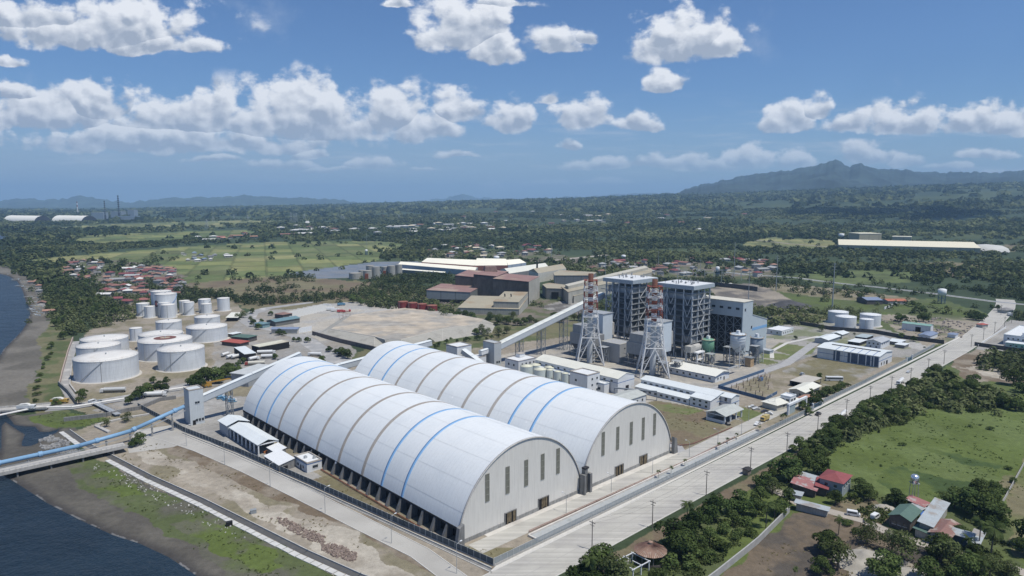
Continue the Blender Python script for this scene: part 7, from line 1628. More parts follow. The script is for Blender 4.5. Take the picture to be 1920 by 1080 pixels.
def truck(label, xy, rz, kind, cabc, nm, loadc=None, nm2='white', nm_='truck', L_=9.5):
    t = thing(nm_, label, 'truck', xy, rz); m = carpaint(cabc, nm); lm = carpaint(loadc or (.65, .65, .63), nm2)
    prof(MB(), [(L_ / 2 - 2.1, .7), (L_ / 2, .7), (L_ / 2, 1.6), (L_ / 2 - .3, 2.7), (L_ / 2 - 2.1, 2.8)], 2.3).build('cab', m, t); prof(MB(), [(L_ / 2 - .02, 1.7), (L_ / 2 + .02, 1.7), (L_ / 2 - .27, 2.55), (L_ / 2 - .31, 2.55)], 2.0).build('windscreen', Mglass, t)
    MB().box(-L_ / 2, -.5, .7, L_ / 2 - 2, .5, 1.0).build('chassis', Mdarkst, t)
    if kind == 'tanker': MB().bar((-L_ / 2, 0, 2.2), (L_ / 2 - 2.4, 0, 2.2), 1.2, 18).build('barrel', lm, t); MB().box(-L_ / 2 + .5, -.2, 3.35, L_ / 2 - 3, .2, 3.5).build('catwalk', Mgalv, t)
    elif kind == 'dump':
        MB().add([(-L_ / 2, -1.2, 1.0), (L_ / 2 - 2.3, -1.2, 1.0), (L_ / 2 - 2.3, 1.2, 1.0), (-L_ / 2, 1.2, 1.0), (-L_ / 2, -1.3, 2.7), (L_ / 2 - 2.3, -1.3, 2.7), (L_ / 2 - 2.3, 1.3, 2.7), (-L_ / 2, 1.3, 2.7)], [(0, 3, 2, 1), (0, 1, 5, 4), (1, 2, 6, 5), (2, 3, 7, 6), (3, 0, 4, 7), (4, 5, 6, 7)]).build('bed', lm, t)
        prof(MB(), [(-L_ / 2 + .2, 2.7), (L_ / 2 - 2.6, 2.7), (L_ / 2 - 3.6, 3.5), (0, 3.7), (-L_ / 2 + 1.4, 3.4)], 2.2).build('tarp', mat('tarp_pale', (.60, .60, .57), .8), t)
    elif kind == 'mixer': MB().bar((-L_ / 2 + .3, 0, 2.9), (-1, 0, 2.3), 1.0, 14, r2=1.35).bar((-1, 0, 2.3), (L_ / 2 - 2.6, 0, 2.0), 1.35, 14, r2=.8).build('drum', lm, t)
    elif kind == 'box': MB().box(-L_ / 2, -1.2, 1.0, L_ / 2 - 2.3, 1.2, 3.2).build('box_body', lm, t)
    else: MB().box(-L_ / 2, -1.2, 1.0, L_ / 2 - 2.3, 1.2, 1.3).build('bed', lm, t)
    wheels(t, (-L_ / 2 + 1, -L_ / 2 + 2.3, L_ / 2 - 1.2), 2.4, .5); return t
W3 = (.68, .69, .68)
car('white van with dark side windows facing the green roofed house, nearer the crimson roof', tuple(gp(1600, 967)), R(-25), W3, 'white', 'van'); car('white van parked nose out beside the dark green roof', tuple(gp(1641, 972)), R(38), W3, 'white', 'van')
truck('white mixer truck on the concrete road just past the plant gate', tuple(gp(1580, 783)), TH + math.pi, 'mixer', W3, 'white'); truck('white tanker truck farther up the concrete road', tuple(gp(1688, 720)), TH + math.pi, 'mixer', W3, 'white')
car('silver car on the concrete road ahead of the tanker truck', tuple(gp(1703, 699)), TH + math.pi, (.42, .45, .48), 'silver'); car('dark jeep at the road junction by the plant gate', tuple(gp(1534, 778)), TH, (.03, .03, .035), 'black', 'pickup')
car('white pickup behind the yellow truck inside the gate lane', tuple(gp(1420, 797)), TH + math.pi, W3, 'white', 'pickup'); truck('yellow truck queuing inside the plant gate lane', tuple(gp(1434, 789)), TH + math.pi, 'box', (.50, .37, .12), 'yellow', (.50, .40, .16), 'yellow2', L_=6.5)
car('white pickup parked on the lane by the lawn corner', tuple(gp(1411, 765)), TH + 2.4, W3, 'white', 'pickup'); car('white car parked right behind the white pickup by the lawn', tuple(gp(1418, 768)), TH + 2.5, W3, 'white'); car('dark car among those by the gate portal', tuple(gp(1434, 773)), TH + 2.5, (.05, .05, .06), 'darkgrey'); car('white car under the gate portal end', tuple(gp(1442, 777)), TH + 1.9, W3, 'white')
car('black car backed into the open garage', tuple(gp(1364, 796)), TH + 1.0, (.03, .03, .035), 'black'); car('silver car alone on the gravel yard', tuple(gp(1504, 703)), TH, (.42, .45, .48), 'silver', 'pickup')
t = thing('bus', 'white bus parked at the edge of the gravel yard', 'bus', tuple(gp(1564, 714)), TH + 2.3); MB().box(-5.5, -1.25, .4, 5.5, 1.25, 3.0).build('body', carpaint(W3, 'white'), t); MB().box(-5.2, -1.29, 1.5, 5.2, 1.29, 2.4).box(-5.52, -1.0, 1.4, 5.53, 1.0, 2.6).build('window', Mglass, t); wheels(t, (-3.4, 3.6), 2.5, .5)
truck('white covered dump truck crossing the creek bridge', (*gp(50, 768, 1.6),), R(8), 'dump', W3, 'white', W3).location.z = 1.6 if True else 0
truck('yellow dump truck with pale tarp leaving the creek bridge', tuple(gp(112, 756)), R(10), 'dump', (.50, .33, .08), 'amber', (.50, .33, .08), 'amber'); truck('white cab tanker with long grey barrel by the largest oil tank', tuple(gp(212, 736)), R(188), 'tanker', W3, 'white', (.50, .51, .50), 'greytank', L_=15)
car('white van at the landing of the grey foot bridge', tuple(gp(174, 755)), R(70), W3, 'white', 'van'); car('grey pickup beside the landing of the grey foot bridge', tuple(gp(187, 755)), R(60), (.3, .32, .33), 'grey', 'pickup')
truck('long white tanker trailer parked by the creek wall under the tree', tuple(gp(290, 744)), R(12), 'tanker', W3, 'white', W3, L_=14)
truck('red cab tanker with cream barrel near the grey substation block', tuple(gp(478, 685)), R(190), 'tanker', (.30, .05, .04), 'red', (.58, .56, .48), 'creamtank', L_=14)
for i, (px, py, rz) in enumerate(((424, 668, 70), (434, 672, 65), (444, 672, 60), (476, 676, 60), (470, 668, 60))): truck('white tanker truck at the loading canopies, %s from the oil tanks' % ordw(i + 1), tuple(gp(px, py)), R(rz), 'tanker', W3, 'white', W3, L_=9)
truck('white tanker with long barrel just outside the ribbed canopy', tuple(gp(500, 664)), R(10), 'tanker', W3, 'white', W3, L_=14); truck('white tanker beside the pale posts, nearest the first hall', tuple(gp(504, 672)), R(10), 'tanker', (.12, .2, .35), 'bluecab', W3, L_=11)
truck('white tanker under the brown end of the long canopy', tuple(gp(540, 650)), R(100), 'tanker', W3, 'white', W3, L_=9); truck('white trailer parked diagonally by the roadside trees', tuple(gp(643, 666)), R(55), 'tanker', W3, 'white', W3, L_=12); truck('white tanker parked by the round tree behind the first hall', tuple(gp(590, 668)), R(170), 'tanker', W3, 'white', W3, L_=11)
for lb, px, py, rz, kd, c, nm in (('white truck at the back of the concrete yard', 620, 582, 20, 'box', W3, 'white'), ('second white truck at the back of the concrete yard', 629, 584, 20, 'box', W3, 'white'), ('red truck in the concrete yard', 640, 586, 10, 'box', (.40, .05, .05), 'redtruck'), ('red flat truck beside the other red truck', 650, 585, 10, 'flat', (.40, .05, .05), 'redtruck'),
                                 ('blue truck in front of the dark trees at the yard back', 640, 573, 30, 'box', (.08, .2, .3), 'bluetruck'), ('white bus like truck at the end of the white frames', 614, 575, 10, 'box', W3, 'white'), ('long white tanker on the concrete platform', 685, 603, 15, 'tanker', W3, 'white')):
    truck(lb, tuple(gp(px, py)), R(rz), kd, c, nm, c, nm, L_=14 if kd == 'tanker' else 9)
for lb, px, py in (('white truck far up the concrete road by the traffic island', 1893, 592), ('dark truck beside the concrete road fence near the red hut', 1846, 612)): truck(lb, tuple(gp(px, py)), TH + .5, 'box', W3 if 'white' in lb else (.1, .1, .1), 'white' if 'white' in lb else 'dark')
for i, (px, py, c, nm) in enumerate(((759, 594, (.45, .25, .06), 'orange'), (795, 595, (.4, .2, .07), 'rust'), (813, 592, (.4, .2, .07), 'rust'), (834, 587, (.5, .5, .45), 'pale'))):
    t = thing('excavator', ['bright orange excavator nearest the maroon tanks', 'rust orange excavator beside the widest maroon tank', 'rust orange excavator between two others on the platform edge', 'pale armed excavator at the mill end of the platform'][i], 'excavator', tuple(gp(px, py)), R(20 + 50 * i)); m = carpaint(c, nm)
    MB().box(-1.8, -1.5, 0, 1.8, -.9, .9).box(-1.8, .9, 0, 1.8, 1.5, .9).build('track', Mdarkst, t); MB().box(-2, -1.4, 1.0, 1.2, 1.4, 2.2).build('body', m, t); MB().box(.2, .3, 2.2, 1.4, 1.3, 3.3).build('cab', Mglass, t)
    MB().bar((1, 0, 1.8), (4.2, 0, 5.2), .28, 4).bar((4.2, 0, 5.2), (6.4, 0, 2.0), .22, 4).build('boom', m, t); MB().box(5.9, -.6, 1.0, 7.0, .6, 2.0).build('bucket', Mdarkst, t)
t = thing('traffic_island', 'dark roofed shelter on the traffic island at the far road bend', 'shelter', tuple(gp(1886, 588)), .4); building(t, 12, 9, 3.4, 'hip', 2.2, 1.0, wm_=Mhw, rm=mat('roof_dgrey', (.20, .20, .20)))
t = thing('hut', 'red roofed guard hut on the field side of the concrete road', 'hut', tuple(gp(1842, 615)), .4); building(t, 8, 6, 3, 'hip', 1.2, .6, wm_=Mhw, rm=rmat('roof_crimson2', (.36, .10, .08)))
t = thing('roadside_hut', 'tiny dark roofed hut on posts beside the road verge', 'hut', tuple(gp(1402, 892)), TH); building(t, 3.0, 2.6, 2.2, 'gable', .6, .4, wm_=Mwood, rm=Mdarkst)
# crane arm of the dark yellow crane behind the conveyor
t = thing('mobile_crane', 'amber mobile crane boom lying behind the fence tower conveyor', 'crane', tuple(gp(388, 726)), R(20)); MB().box(-3, -1.2, .6, 3, 1.2, 2.4).build('carrier', carpaint((.45, .26, .05), 'crane'), t); MB().bar((-1, 0, 3.0), (15, 0, 4.6), .55, 4).build('boom', carpaint((.45, .26, .05), 'crane'), t); MB().box(-2.6, -1.2, 2.4, 0, 1.2, 3.8).build('cab', carpaint((.45, .26, .05), 'crane'), t); wheels(t, (-2, 0, 2), 2.5, .6)
# rows of white precast frames
pc = None; a0_, a1_, b0_ = Vector(gp(535, 590)), Vector(gp(610, 573)), Vector(gp(548, 597)); fy = (b0_ - a0_)
for i in range(14):
    for j in range(4):
        if pc is None:
            pc = thing('precast_frame', '', 'concrete frame', (0, 0), 0, 'white precast frames stacked in rows'); MB().add([(-2.4, -.8, 0), (2.4, -.8, 0), (2.4, .8, 0), (-2.4, .8, 0), (-2.2, 0, 2.4), (2.2, 0, 2.4)], [(0, 1, 5, 4), (1, 2, 5), (2, 3, 4, 5), (3, 0, 4), (3, 2, 1, 0)]).build('frame', mat('precast_white', (.58, .58, .55), .8, var=.1), pc); o = pc
        else: o = copy_tree(pc)
        p_ = a0_ + (a1_ - a0_) * (i / 13) + fy * (j / 3.2); o.location = (p_.x, p_.y, 0); o.rotation_euler = (0, 0, R(15)); o['label'] = 'white precast frame in the storage rows, %s along and %s row back' % (ordw(i + 1), ordw(4 - j))
for nm_, lb, px, py in (('container', 'small grey steel box left on the dirt strip by the drain', 475, 962), ('black_bin', 'small black box lying on the grass slope', 430, 985)):
    t = thing(nm_, lb, 'box', tuple(gp(px, py)), .5); MB().box(-1.1, -.8, 0, 1.1, .8, 1.4).build('body', mat('box_' + nm_, (.25, .27, .28) if nm_ == 'container' else (.02, .02, .02), .6), t); MB().box(-1.15, -.85, 1.4, 1.15, .85, 1.5).build('lid', mat('box_' + nm_, (.25, .27, .28)), t)
# substation gantries behind the boilers
for i in range(9):
    px = 1262 + i * 17; x, y = gp(px, 526 - (i % 2) * 6); t = thing('substation_gantry', 'steel gantry of the substation behind the boiler houses, %s from the tan hall' % ordw(i + 1), 'gantry', (x, y), R(8), 'substation gantries')
    for sx in (-7, 7): MB().bar((sx, 0, 0), (sx, 0, 13), .4, 4, r2=.2).build('post', Mgalv, t)
    MB().box(-7, -.4, 11.4, 7, .4, 12.0).build('beam', Mgalv, t)
wall_line('boundary_wall', 'long dark wall in front of the substation gantries', G((1235, 527), (1330, 536), (1372, 540), (1420, 546)), 6, .4, mat('wall_dark', (.085, .085, .085)))
t = thing('road_barrier', 'long white barrier rail along the highway behind the plant', 'barrier', (0, 0)); q = MB()
for a, c in zip(hw_[1:-1], hw_[2:]):
    A_, B_ = Vector((*gp(a[0], a[1] + 1.2), 1.0)), Vector((*gp(c[0], c[1] + 1.2), 1.0)); q.bar(A_, B_, .45, 4)
q.build('rail', Mwhite, t)
# boats on the beach
bo = None; rb = random.Random(5)
for i in range(26):
    f = rb.random(); px = np.interp(f, [0, .3, .6, 1], [22, 46, 62, 68]) + rb.uniform(-6, 9); py = np.interp(f, [0, .3, .6, 1], [515, 540, 570, 592]) + rb.uniform(-4, 4)
    if bo is None:
        bo = thing('outrigger_boat', '', 'boat', (0, 0), 0, 'outrigger boats on the beach'); q = MB(); S_ = [(-5, .05, 1.1), (-3.5, .5, .8), (0, .65, .7), (3.5, .5, .8), (5.4, .05, 1.3)]
        for k in range(4):
            (x0, w0, z0), (x1, w1, z1) = S_[k], S_[k + 1]; q.add([(x0, -w0, z0), (x1, -w1, z1), (x1, 0, .1), (x0, 0, .1), (x0, w0, z0), (x1, w1, z1)], [(0, 3, 2, 1), (3, 4, 5, 2), (0, 1, 5, 4)])
        q.build('hull', mat('boat_white', (.55, .60, .62), .6, rnd=.3), bo); MB().bar((-1.5, -3, .9), (-1.5, 3, .9), .08, 4).bar((2, -3, .9), (2, 3, .9), .08, 4).build('crossbar', Mwood, bo)
        for s_ in (-3, 3): MB().bar((-4, s_, .4), (4, s_, .4), .14, 5).build('outrigger', mat('bamboo', (.45, .40, .28), .8), bo)
        o = bo
    else: o = copy_tree(bo)
    x, y = gp(px, py); o.location = (x, y, .1); o.rotation_euler = (0, 0, rb.uniform(-.6, .6)); o['_x'] = float(y)
bl_ = sorted([o for o in COL.objects if o.name.startswith('outrigger_boat')], key=lambda o: o['_x'])
for i, o in enumerate(bl_): o['label'] = 'pale outrigger boat drawn up on the grey beach, %s counting away from the jetty' % ordw(i + 1); del o['_x']

for i, (x, y) in enumerate(((362, 722), (380, 722), (372, 735), (405, 735), (415, 745), (440, 740), (450, 755), (470, 760))):
    t = thing('blue_skid', 'blue equipment skid in the yard behind the fence tower, %s from the sea' % ordw(i + 1), 'machinery', tuple(gp(320 + x / 4, 560 + y / 4 + 4)), TH, 'blue skids in the tower yard'); m = mat('skid_blue', (.12, .26, .40), .6, var=.3)
    MB().box(-2, -1, .3, 2, 1, .6).build('base', m, t); MB().bar((-1.4, 0, 1.4), (1.4, 0, 1.4), .7, 10).build('vessel', m, t); MB().box(.9, -.9, .6, 1.8, -.2, 2.2).build('panel', Mwhite, t)
fr = None; k = 0
for i in range(12):
    for j in range(3):
        if fr is None: fr = o = thing('scaffold', '', 'frame', (0, 0), 0, 'portal frames on the platform yard'); MB().bar((-2.5, 0, 0), (-2.5, 0, 3.2), .14, 4).bar((2.5, 0, 0), (2.5, 0, 3.2), .14, 4).bar((-2.5, 0, 3.2), (2.5, 0, 3.2), .14, 4).build('frame', mat('frame_rust', (.30, .22, .17), .8), fr)
        else: o = copy_tree(fr)
        x, y = gp(640 + i * 6.4, 592 + j * 6 + i * .9, 0); o.location = (x, y, 0 if x < -205 else .1); o.rotation_euler = (0, 0, .4 + (k % 3) * .5); k += 1; o['label'] = 'thin rusty portal on the concrete yard, %s from the sea in row %s' % (ordw(i + 1), ordw(j + 1))
# ================================================================ VEGETATION
def leafmat(name, c1, c2, rnd=.25):
    m = bpy.data.materials.new(name); m.use_nodes = True; t = m.node_tree; t.nodes.clear(); N = NT(t)
    a = N.n('Attribute', attribute_name='tone').outputs['Fac']; oi = N.n('ObjectInfo').outputs['Random']
    c = N.mix(a, c1, c2); f = N.ramp(oi, 0, 1, 1 - rnd, 1 + rnd, False); c = N.mix(1.0, c, N.n('CombineColor', {0: f, 1: f, 2: N.m('MULTIPLY', f, .95)}).outputs[0], 'MULTIPLY')
    d = N.n('BsdfDiffuse', {'Color': c}); tr = N.n('BsdfTranslucent', {'Color': c}); mx = N.n('MixShader', {0: .18})
    t.links.new(d.outputs[0], mx.inputs[1]); t.links.new(tr.outputs[0], mx.inputs[2]); t.links.new(mx.outputs[0], N.n('OutputMaterial').inputs[0]); return m
def cloud_of_leaves(cent, rad_, per, size, seed, flat=.8, up=.25):
    """small leaf faces over the surface of several lobes: returns verts, faces, tone"""
    r = np.random.default_rng(seed); Vs, tone = [], []
    for (c, rr_), n in zip(zip(cent, rad_), per):
        d = r.normal(size=(n, 3)); d /= np.linalg.norm(d, axis=1)[:, None]; d[:, 2] = np.where(d[:, 2] < -.35, -d[:, 2], d[:, 2])
        rad2 = rr_ * (r.uniform(.72, 1.08, n) ** .8); p_ = np.array(c) + d * rad2[:, None] * np.array([1, 1, flat])
        nn_ = d + r.normal(size=(n, 3)) * .45; nn_[:, 2] += up; nn_ /= np.linalg.norm(nn_, axis=1)[:, None]
        a = np.cross(nn_, r.normal(size=(n, 3))); a /= np.linalg.norm(a, axis=1)[:, None] + 1e-9; b = np.cross(nn_, a); s_ = size * r.uniform(.6, 1.35, n)[:, None]
        q_ = np.stack([p_ - a * s_ * .5, p_ - b * s_ * .45, p_ + a * s_ * .6, p_ + b * s_ * .45], 1); Vs.append(q_.reshape(-1, 3)); tone.append(np.repeat(np.clip(r.normal(.45, .26, n) + r.uniform(-.12, .12), 0, 1), 4))
    return np.concatenate(Vs), np.concatenate(tone)
def quadmesh(name, V_, tone, m, k=4):
    me = bpy.data.meshes.new(name); n = len(V_) // k; me.vertices.add(len(V_)); me.vertices.foreach_set('co', V_.astype(np.float32).ravel())
    me.loops.add(len(V_)); me.loops.foreach_set('vertex_index', np.arange(len(V_), dtype=np.int32)); me.polygons.add(n)
    me.polygons.foreach_set('loop_start', np.arange(0, len(V_), k, dtype=np.int32)); me.polygons.foreach_set('loop_total', np.full(n, k, np.int32)); me.update(calc_edges=True)
    at = me.attributes.new('tone', 'FLOAT', 'POINT'); at.data.foreach_set('value', tone.astype(np.float32)); me.materials.append(m); return me
Mleafd = leafmat('leaf_dark', (.026, .045, .017), (.085, .122, .045), .35); Mleafm = leafmat('leaf_mid', (.038, .060, .021), (.125, .165, .060), .35); Mleafl = leafmat('leaf_olive', (.050, .070, .028), (.140, .165, .075))
Mpalm = leafmat('palm_frond', (.030, .050, .020), (.110, .145, .055)); Mbark = mat('bark', (.13, .11, .09), .95, var=.3, scale=1.5)
def tree_mesh(seed, m, nl=9, leaf=.62, n=1500, squash=.75, sparse=1.0, tall=1.0):
    """unit tree: crown about 1 m in radius scaled later; built at 5 m crown radius"""
    r = random.Random(seed); cent, rad_, per = [], [], []
    for i in range(nl):
        a = r.uniform(0, 6.28); d = r.uniform(.5, 3.3) if i else 0; z = (4.1 + r.uniform(-1.7, 1.6) - d * .32 if i else 5.4) * tall; cent.append((d * math.cos(a), d * math.sin(a), z)); rad_.append(r.uniform(1.4, 2.3) * (1.15 if not i else 1))
    tot = sum(q_ * q_ for q_ in rad_); per = [int(n * sparse * q_ * q_ / tot) for q_ in rad_]
    V_, tn = cloud_of_leaves(cent, rad_, per, leaf, seed, squash); crown = quadmesh('crown', V_, tn, m)
    b = MB(); b.bar((0, 0, -.3), (.1, .05, 2.2 * tall), .32, 7, r2=.22)
    for c in cent[:6]: b.bar((.1, .05, 1.9 * tall), (c[0] * .8, c[1] * .8, c[2] - .3), .16, 5, r2=.06)
    me = bpy.data.meshes.new('trunk'); me.from_pydata(b.v, [], b.f); me.materials.append(Mbark); return crown, me
def palm_mesh(seed):
    r = random.Random(seed); hgt = 9.0; b = MB(); px_, py_ = 0, 0; lean = r.uniform(.0, .9)
    for k in range(6): z0, z1 = hgt * k / 6, hgt * (k + 1) / 6; b.bar((lean * (k / 6) ** 2, 0, z0), (lean * ((k + 1) / 6) ** 2, 0, z1), .22 - .015 * k, 7, r2=.205 - .015 * k)
    me = bpy.data.meshes.new('trunk'); me.from_pydata(b.v, [], b.f); me.materials.append(Mbark); V_ = []; tn = []
    for k in range(17):
        a = k * 2.4 + r.uniform(-.2, .2); el = r.uniform(-.35, 1.1); L_ = r.uniform(2.8, 3.7); d = Vector((math.cos(a), math.sin(a), 0)); s_ = Vector((-d.y, d.x, 0)); p0 = Vector((lean, 0, hgt)); seg = 6; pr = p0; tone = r.random()
        for i in range(seg):
            e = el - 1.7 * (i / seg); nx = pr + (d * math.cos(e) + Vector((0, 0, math.sin(e)))) * L_ / seg; w0 = .62 * math.sin(math.pi * min(1, (i + .35) / seg * .95)) + .08
            for side in (-1, 1):
                for h_ in range(2):
                    A_ = pr + (nx - pr) * (h_ / 2); B_ = pr + (nx - pr) * (h_ / 2 + .36); o_ = s_ * side * w0 + d * .25 - Vector((0, 0, .28 * w0 / .6)); V_ += [A_, B_, B_ + o_, A_ + o_]; tn += [tone] * 4
            pr = nx
    return quadmesh('crown', np.array([tuple(v) for v in V_]), np.array(tn), Mpalm), me
KIND = {'dark': [tree_mesh(100 + i, Mleafd if i % 2 else Mleafm, 11, .52, 2200) for i in range(4)], 'mid': [tree_mesh(200 + i, Mleafm, 10, .48, 2000) for i in range(4)], 'light': [tree_mesh(300 + i, Mleafl, 10, .42, 1300, .8) for i in range(3)],
        'round': [tree_mesh(400 + i, Mleafd, 6, .55, 900, .95) for i in range(2)], 'palm': [palm_mesh(500 + i) for i in range(4)], 'bush': [tree_mesh(600 + i, Mleafm, 7, .55, 700, .7, tall=.45) for i in range(3)], 'conifer': None}
rt = random.Random(77)
TREES = []
def tree(kind, x, y, r, desc, group, nm=None):
    cm_, tm = rt.choice(KIND[kind]); z = float(ground_z(x, y)[0]); nm = nm or {'palm': 'palm_tree', 'bush': 'shrub'}.get(kind, 'broadleaf_tree')
    t = thing(nm, '', {'palm': 'palm tree', 'bush': 'shrub'}.get(kind, 'tree'), (x, y), rt.uniform(0, 6.28), group, z - .05)
    r *= 1.0 if kind in ('palm', 'round') or r < 2 else 1.28 if y < 450 else 1.12; s_ = r / 5.0 if kind != 'palm' else r / 9.0; t.scale = (s_ * rt.uniform(.9, 1.1), s_ * rt.uniform(.9, 1.1), s_ * rt.uniform(.9, 1.1))
    for nm2, me in (('crown', cm_), ('trunk', tm)): o = bpy.data.objects.new(nm2, me); COL.objects.link(o); o.parent = t
    TREES.append((x, y, r if kind != 'palm' else 3)); t['_d'] = desc; t['_s'] = r; t['_k'] = kind; return t
def place(kinds, px, py, r, desc, group): x, y = gp(px, py); return tree(kinds, x, y, r, desc, group)
GR = []
def cluster(desc, group, lst):
    """lst of (px, py, radius, kind) measured on the photo"""
    GR.append((desc, [place(k, a, c, r, desc, group) for a, c, r, k in lst]))
def scatter(desc, group, poly, n, kinds, rmin, rmax, gap=.75, seed=1):
    W_ = pp(poly); xs = [p_[0] for p_ in W_]; ys = [p_[1] for p_ in W_]; r = random.Random(seed); got = []; tr = 0
    cx = np.array([r.uniform(min(xs), max(xs)) for _ in range(9000)]); cy = np.array([r.uniform(min(ys), max(ys)) for _ in range(9000)]); ok = inpoly(cx, cy, W_) & ~blocked(cx, cy)
    for x, y in zip(cx[ok], cy[ok]):
        rr_ = r.uniform(rmin, rmax)
        if any((x - a) ** 2 + (y - c) ** 2 < ((rr_ + q_) * gap) ** 2 for a, c, q_ in got) or any((x - a) ** 2 + (y - c) ** 2 < (rr_ * .6 + q_) ** 2 for a, c, q_ in HP if abs(y - c) < 20): continue
        got.append((float(x), float(y), rr_))
        if len(got) >= n: break
    GR.append((desc, [tree(r.choice(kinds), x, y, rr_ if (k := 1) else 0, desc, group) for x, y, rr_ in got]))
cluster('by the round pavilion', 'trees along the field side of the road', [(1128, 1078, 6.2, 'mid'), (1100, 1095, 5, 'dark'), (1150, 1100, 5.5, 'light'), (1262, 1026, 6.2, 'dark'), (1288, 1046, 5.5, 'mid'), (1303, 1004, 5.6, 'dark'), (1258, 1062, 4.2, 'bush'), (1300, 1068, 3.6, 'bush'), (1328, 1048, 3.6, 'bush'), (1236, 1084, 3.4, 'bush'), (1352, 1030, 3.6, 'bush')])
cluster('in the thicket by the block wall', 'trees along the field side of the road', [(1342, 975, 5.8, 'dark'), (1386, 962, 5.2, 'dark'), (1355, 1000, 3.8, 'bush'), (1372, 985, 3.6, 'mid'), (1400, 985, 3.6, 'bush'), (1418, 968, 3.6, 'mid'), (1380, 1010, 3.4, 'bush'), (1405, 1002, 3.2, 'bush'), (1425, 940, 4.0, 'mid'), (1448, 925, 3.8, 'light'), (1330, 1020, 3.6, 'mid'), (1465, 948, 3.4, 'bush'), (1440, 955, 3.2, 'bush'), (1312, 1032, 3.4, 'bush'), (1448, 902, 3.2, 'mid')])
cluster('near the faded pink house', 'trees round the homesteads', [(1478, 903, 6.6, 'dark'), (1435, 915, 4.4, 'dark'), (1533, 888, 5.2, 'dark'), (1505, 872, 3.8, 'mid'), (1498, 848, 4, 'mid'), (1512, 926, 2.2, 'light'), (1567, 946, 3.2, 'mid'), (1612, 925, 4.2, 'mid'), (1628, 938, 3.4, 'mid'), (1600, 935, 2.8, 'bush'), (1480, 945, 3.4, 'mid'), (1463, 965, 3.4, 'dark')])
cluster('by the soil lot', 'trees round the homesteads', [(1552, 1035, 4.8, 'dark'), (1570, 1068, 5.2, 'light'), (1625, 1020, 4.6, 'light'), (1540, 1078, 3.6, 'mid'), (1655, 1085, 5.4, 'dark'), (1690, 1048, 5.8, 'light'), (1672, 1035, 4.2, 'light'), (1738, 1095, 5, 'mid'), (1588, 985, 2.6, 'bush'), (1605, 1000, 2.4, 'bush')])
cluster('behind the silver roofs', 'trees round the homesteads', [(1678, 947, 3.8, 'dark'), (1790, 952, 4.6, 'dark'), (1815, 962, 5.4, 'dark'), (1845, 975, 6.0, 'dark'), (1835, 940, 5.2, 'mid'), (1862, 952, 4.6, 'dark'), (1868, 992, 5.0, 'dark'), (1862, 930, 3.6, 'mid'), (1885, 925, 2.6, 'bush'), (1898, 905, 2.4, 'bush'), (1800, 1012, 3.0, 'dark'), (1725, 985, 2.2, 'mid'), (1935, 1030, 6, 'dark'), (1925, 1045, 4, 'dark')])
cluster('along the homestead lane', 'trees round the homesteads', [(1765, 1045, 4.6, 'mid'), (1782, 1062, 4.6, 'light'), (1830, 1060, 4.4, 'mid'), (1855, 1085, 4.6, 'light'), (1890, 1082, 3.2, 'light'), (1812, 1092, 5, 'mid')])
cluster('among the homesteads', 'coconut palms by the homesteads', [(1835, 1030, 9.5, 'palm'), (1856, 1058, 12.5, 'palm'), (1810, 1055, 8, 'palm'), (1572, 1003, 6.5, 'palm'), (1764, 1055, 7.5, 'palm'), (1436, 990, 8.5, 'palm'), (1452, 978, 7.5, 'palm'), (1106, 1100, 8.5, 'palm'), (1160, 1102, 8, 'palm'), (1288, 985, 8, 'palm'), (1764, 955, 6.5, 'palm'), (1772, 958, 6, 'palm'), (1490, 1085, 3.5, 'palm'), (1838, 1095, 8, 'palm'), (1820, 1080, 7, 'palm')])
scatter('in the roadside hedge', 'trees along the field side of the road', [(1455, 885), (1500, 862), (1552, 815), (1625, 764), (1671, 740), (1700, 750), (1660, 775), (1605, 812), (1560, 845), (1530, 862), (1490, 890)], 34, ['dark', 'mid', 'dark'], 3.2, 4.6, .72, 3)
scatter('in the wide field thicket', 'trees in the thicket above the green field', [(1671, 742), (1744, 704), (1790, 716), (1909, 762), (1870, 775), (1806, 772), (1730, 765), (1698, 790), (1640, 800), (1620, 805), (1660, 775)], 52, ['dark', 'mid', 'mid', 'bush'], 2.6, 4.4, .72, 4)
cluster('beyond the field thicket', 'trees in the thicket above the green field', [(1755, 708, 6.5, 'dark'), (1775, 715, 5.2, 'dark'), (1740, 716, 4.5, 'dark'), (1828, 726, 4.8, 'mid'), (1855, 740, 4.2, 'mid'), (1900, 722, 5.6, 'dark'), (1918, 735, 5.6, 'dark'), (1880, 765, 4, 'mid'), (1905, 770, 4.5, 'mid')])
cluster('on the green field', 'shrubs on the green field', [(1857, 806, 2, 'bush'), (1818, 800, 1.6, 'bush'), (1838, 798, 1.2, 'bush'), (1693, 836, 2, 'bush'), (1660, 838, 1.2, 'bush'), (1652, 874, 1.2, 'bush'), (1692, 797, 2.2, 'bush'), (1675, 790, 2.2, 'bush'), (1890, 880, 2, 'bush')])
scatter('past the bare field', 'trees past the bare field', [(1830, 690), (1860, 665), (1960, 668), (1990, 690), (1900, 705), (1850, 705)], 14, ['mid', 'bush', 'light'], 2.5, 4, .9, 6)
cluster('by the canteen roofs', 'trees inside the plant', [(1524, 760, 4.2, 'dark'), (1540, 752, 4.2, 'mid'), (1552, 744, 3.8, 'dark'), (1565, 738, 3.4, 'mid'), (1576, 730, 3.2, 'dark'), (1505, 768, 3.2, 'mid'), (1588, 724, 2.4, 'bush'), (1537, 711, 2.8, 'mid'), (1516, 778, 2.4, 'mid'), (1452, 768, 1.4, 'mid'), (1520, 742, 2.4, 'mid')])
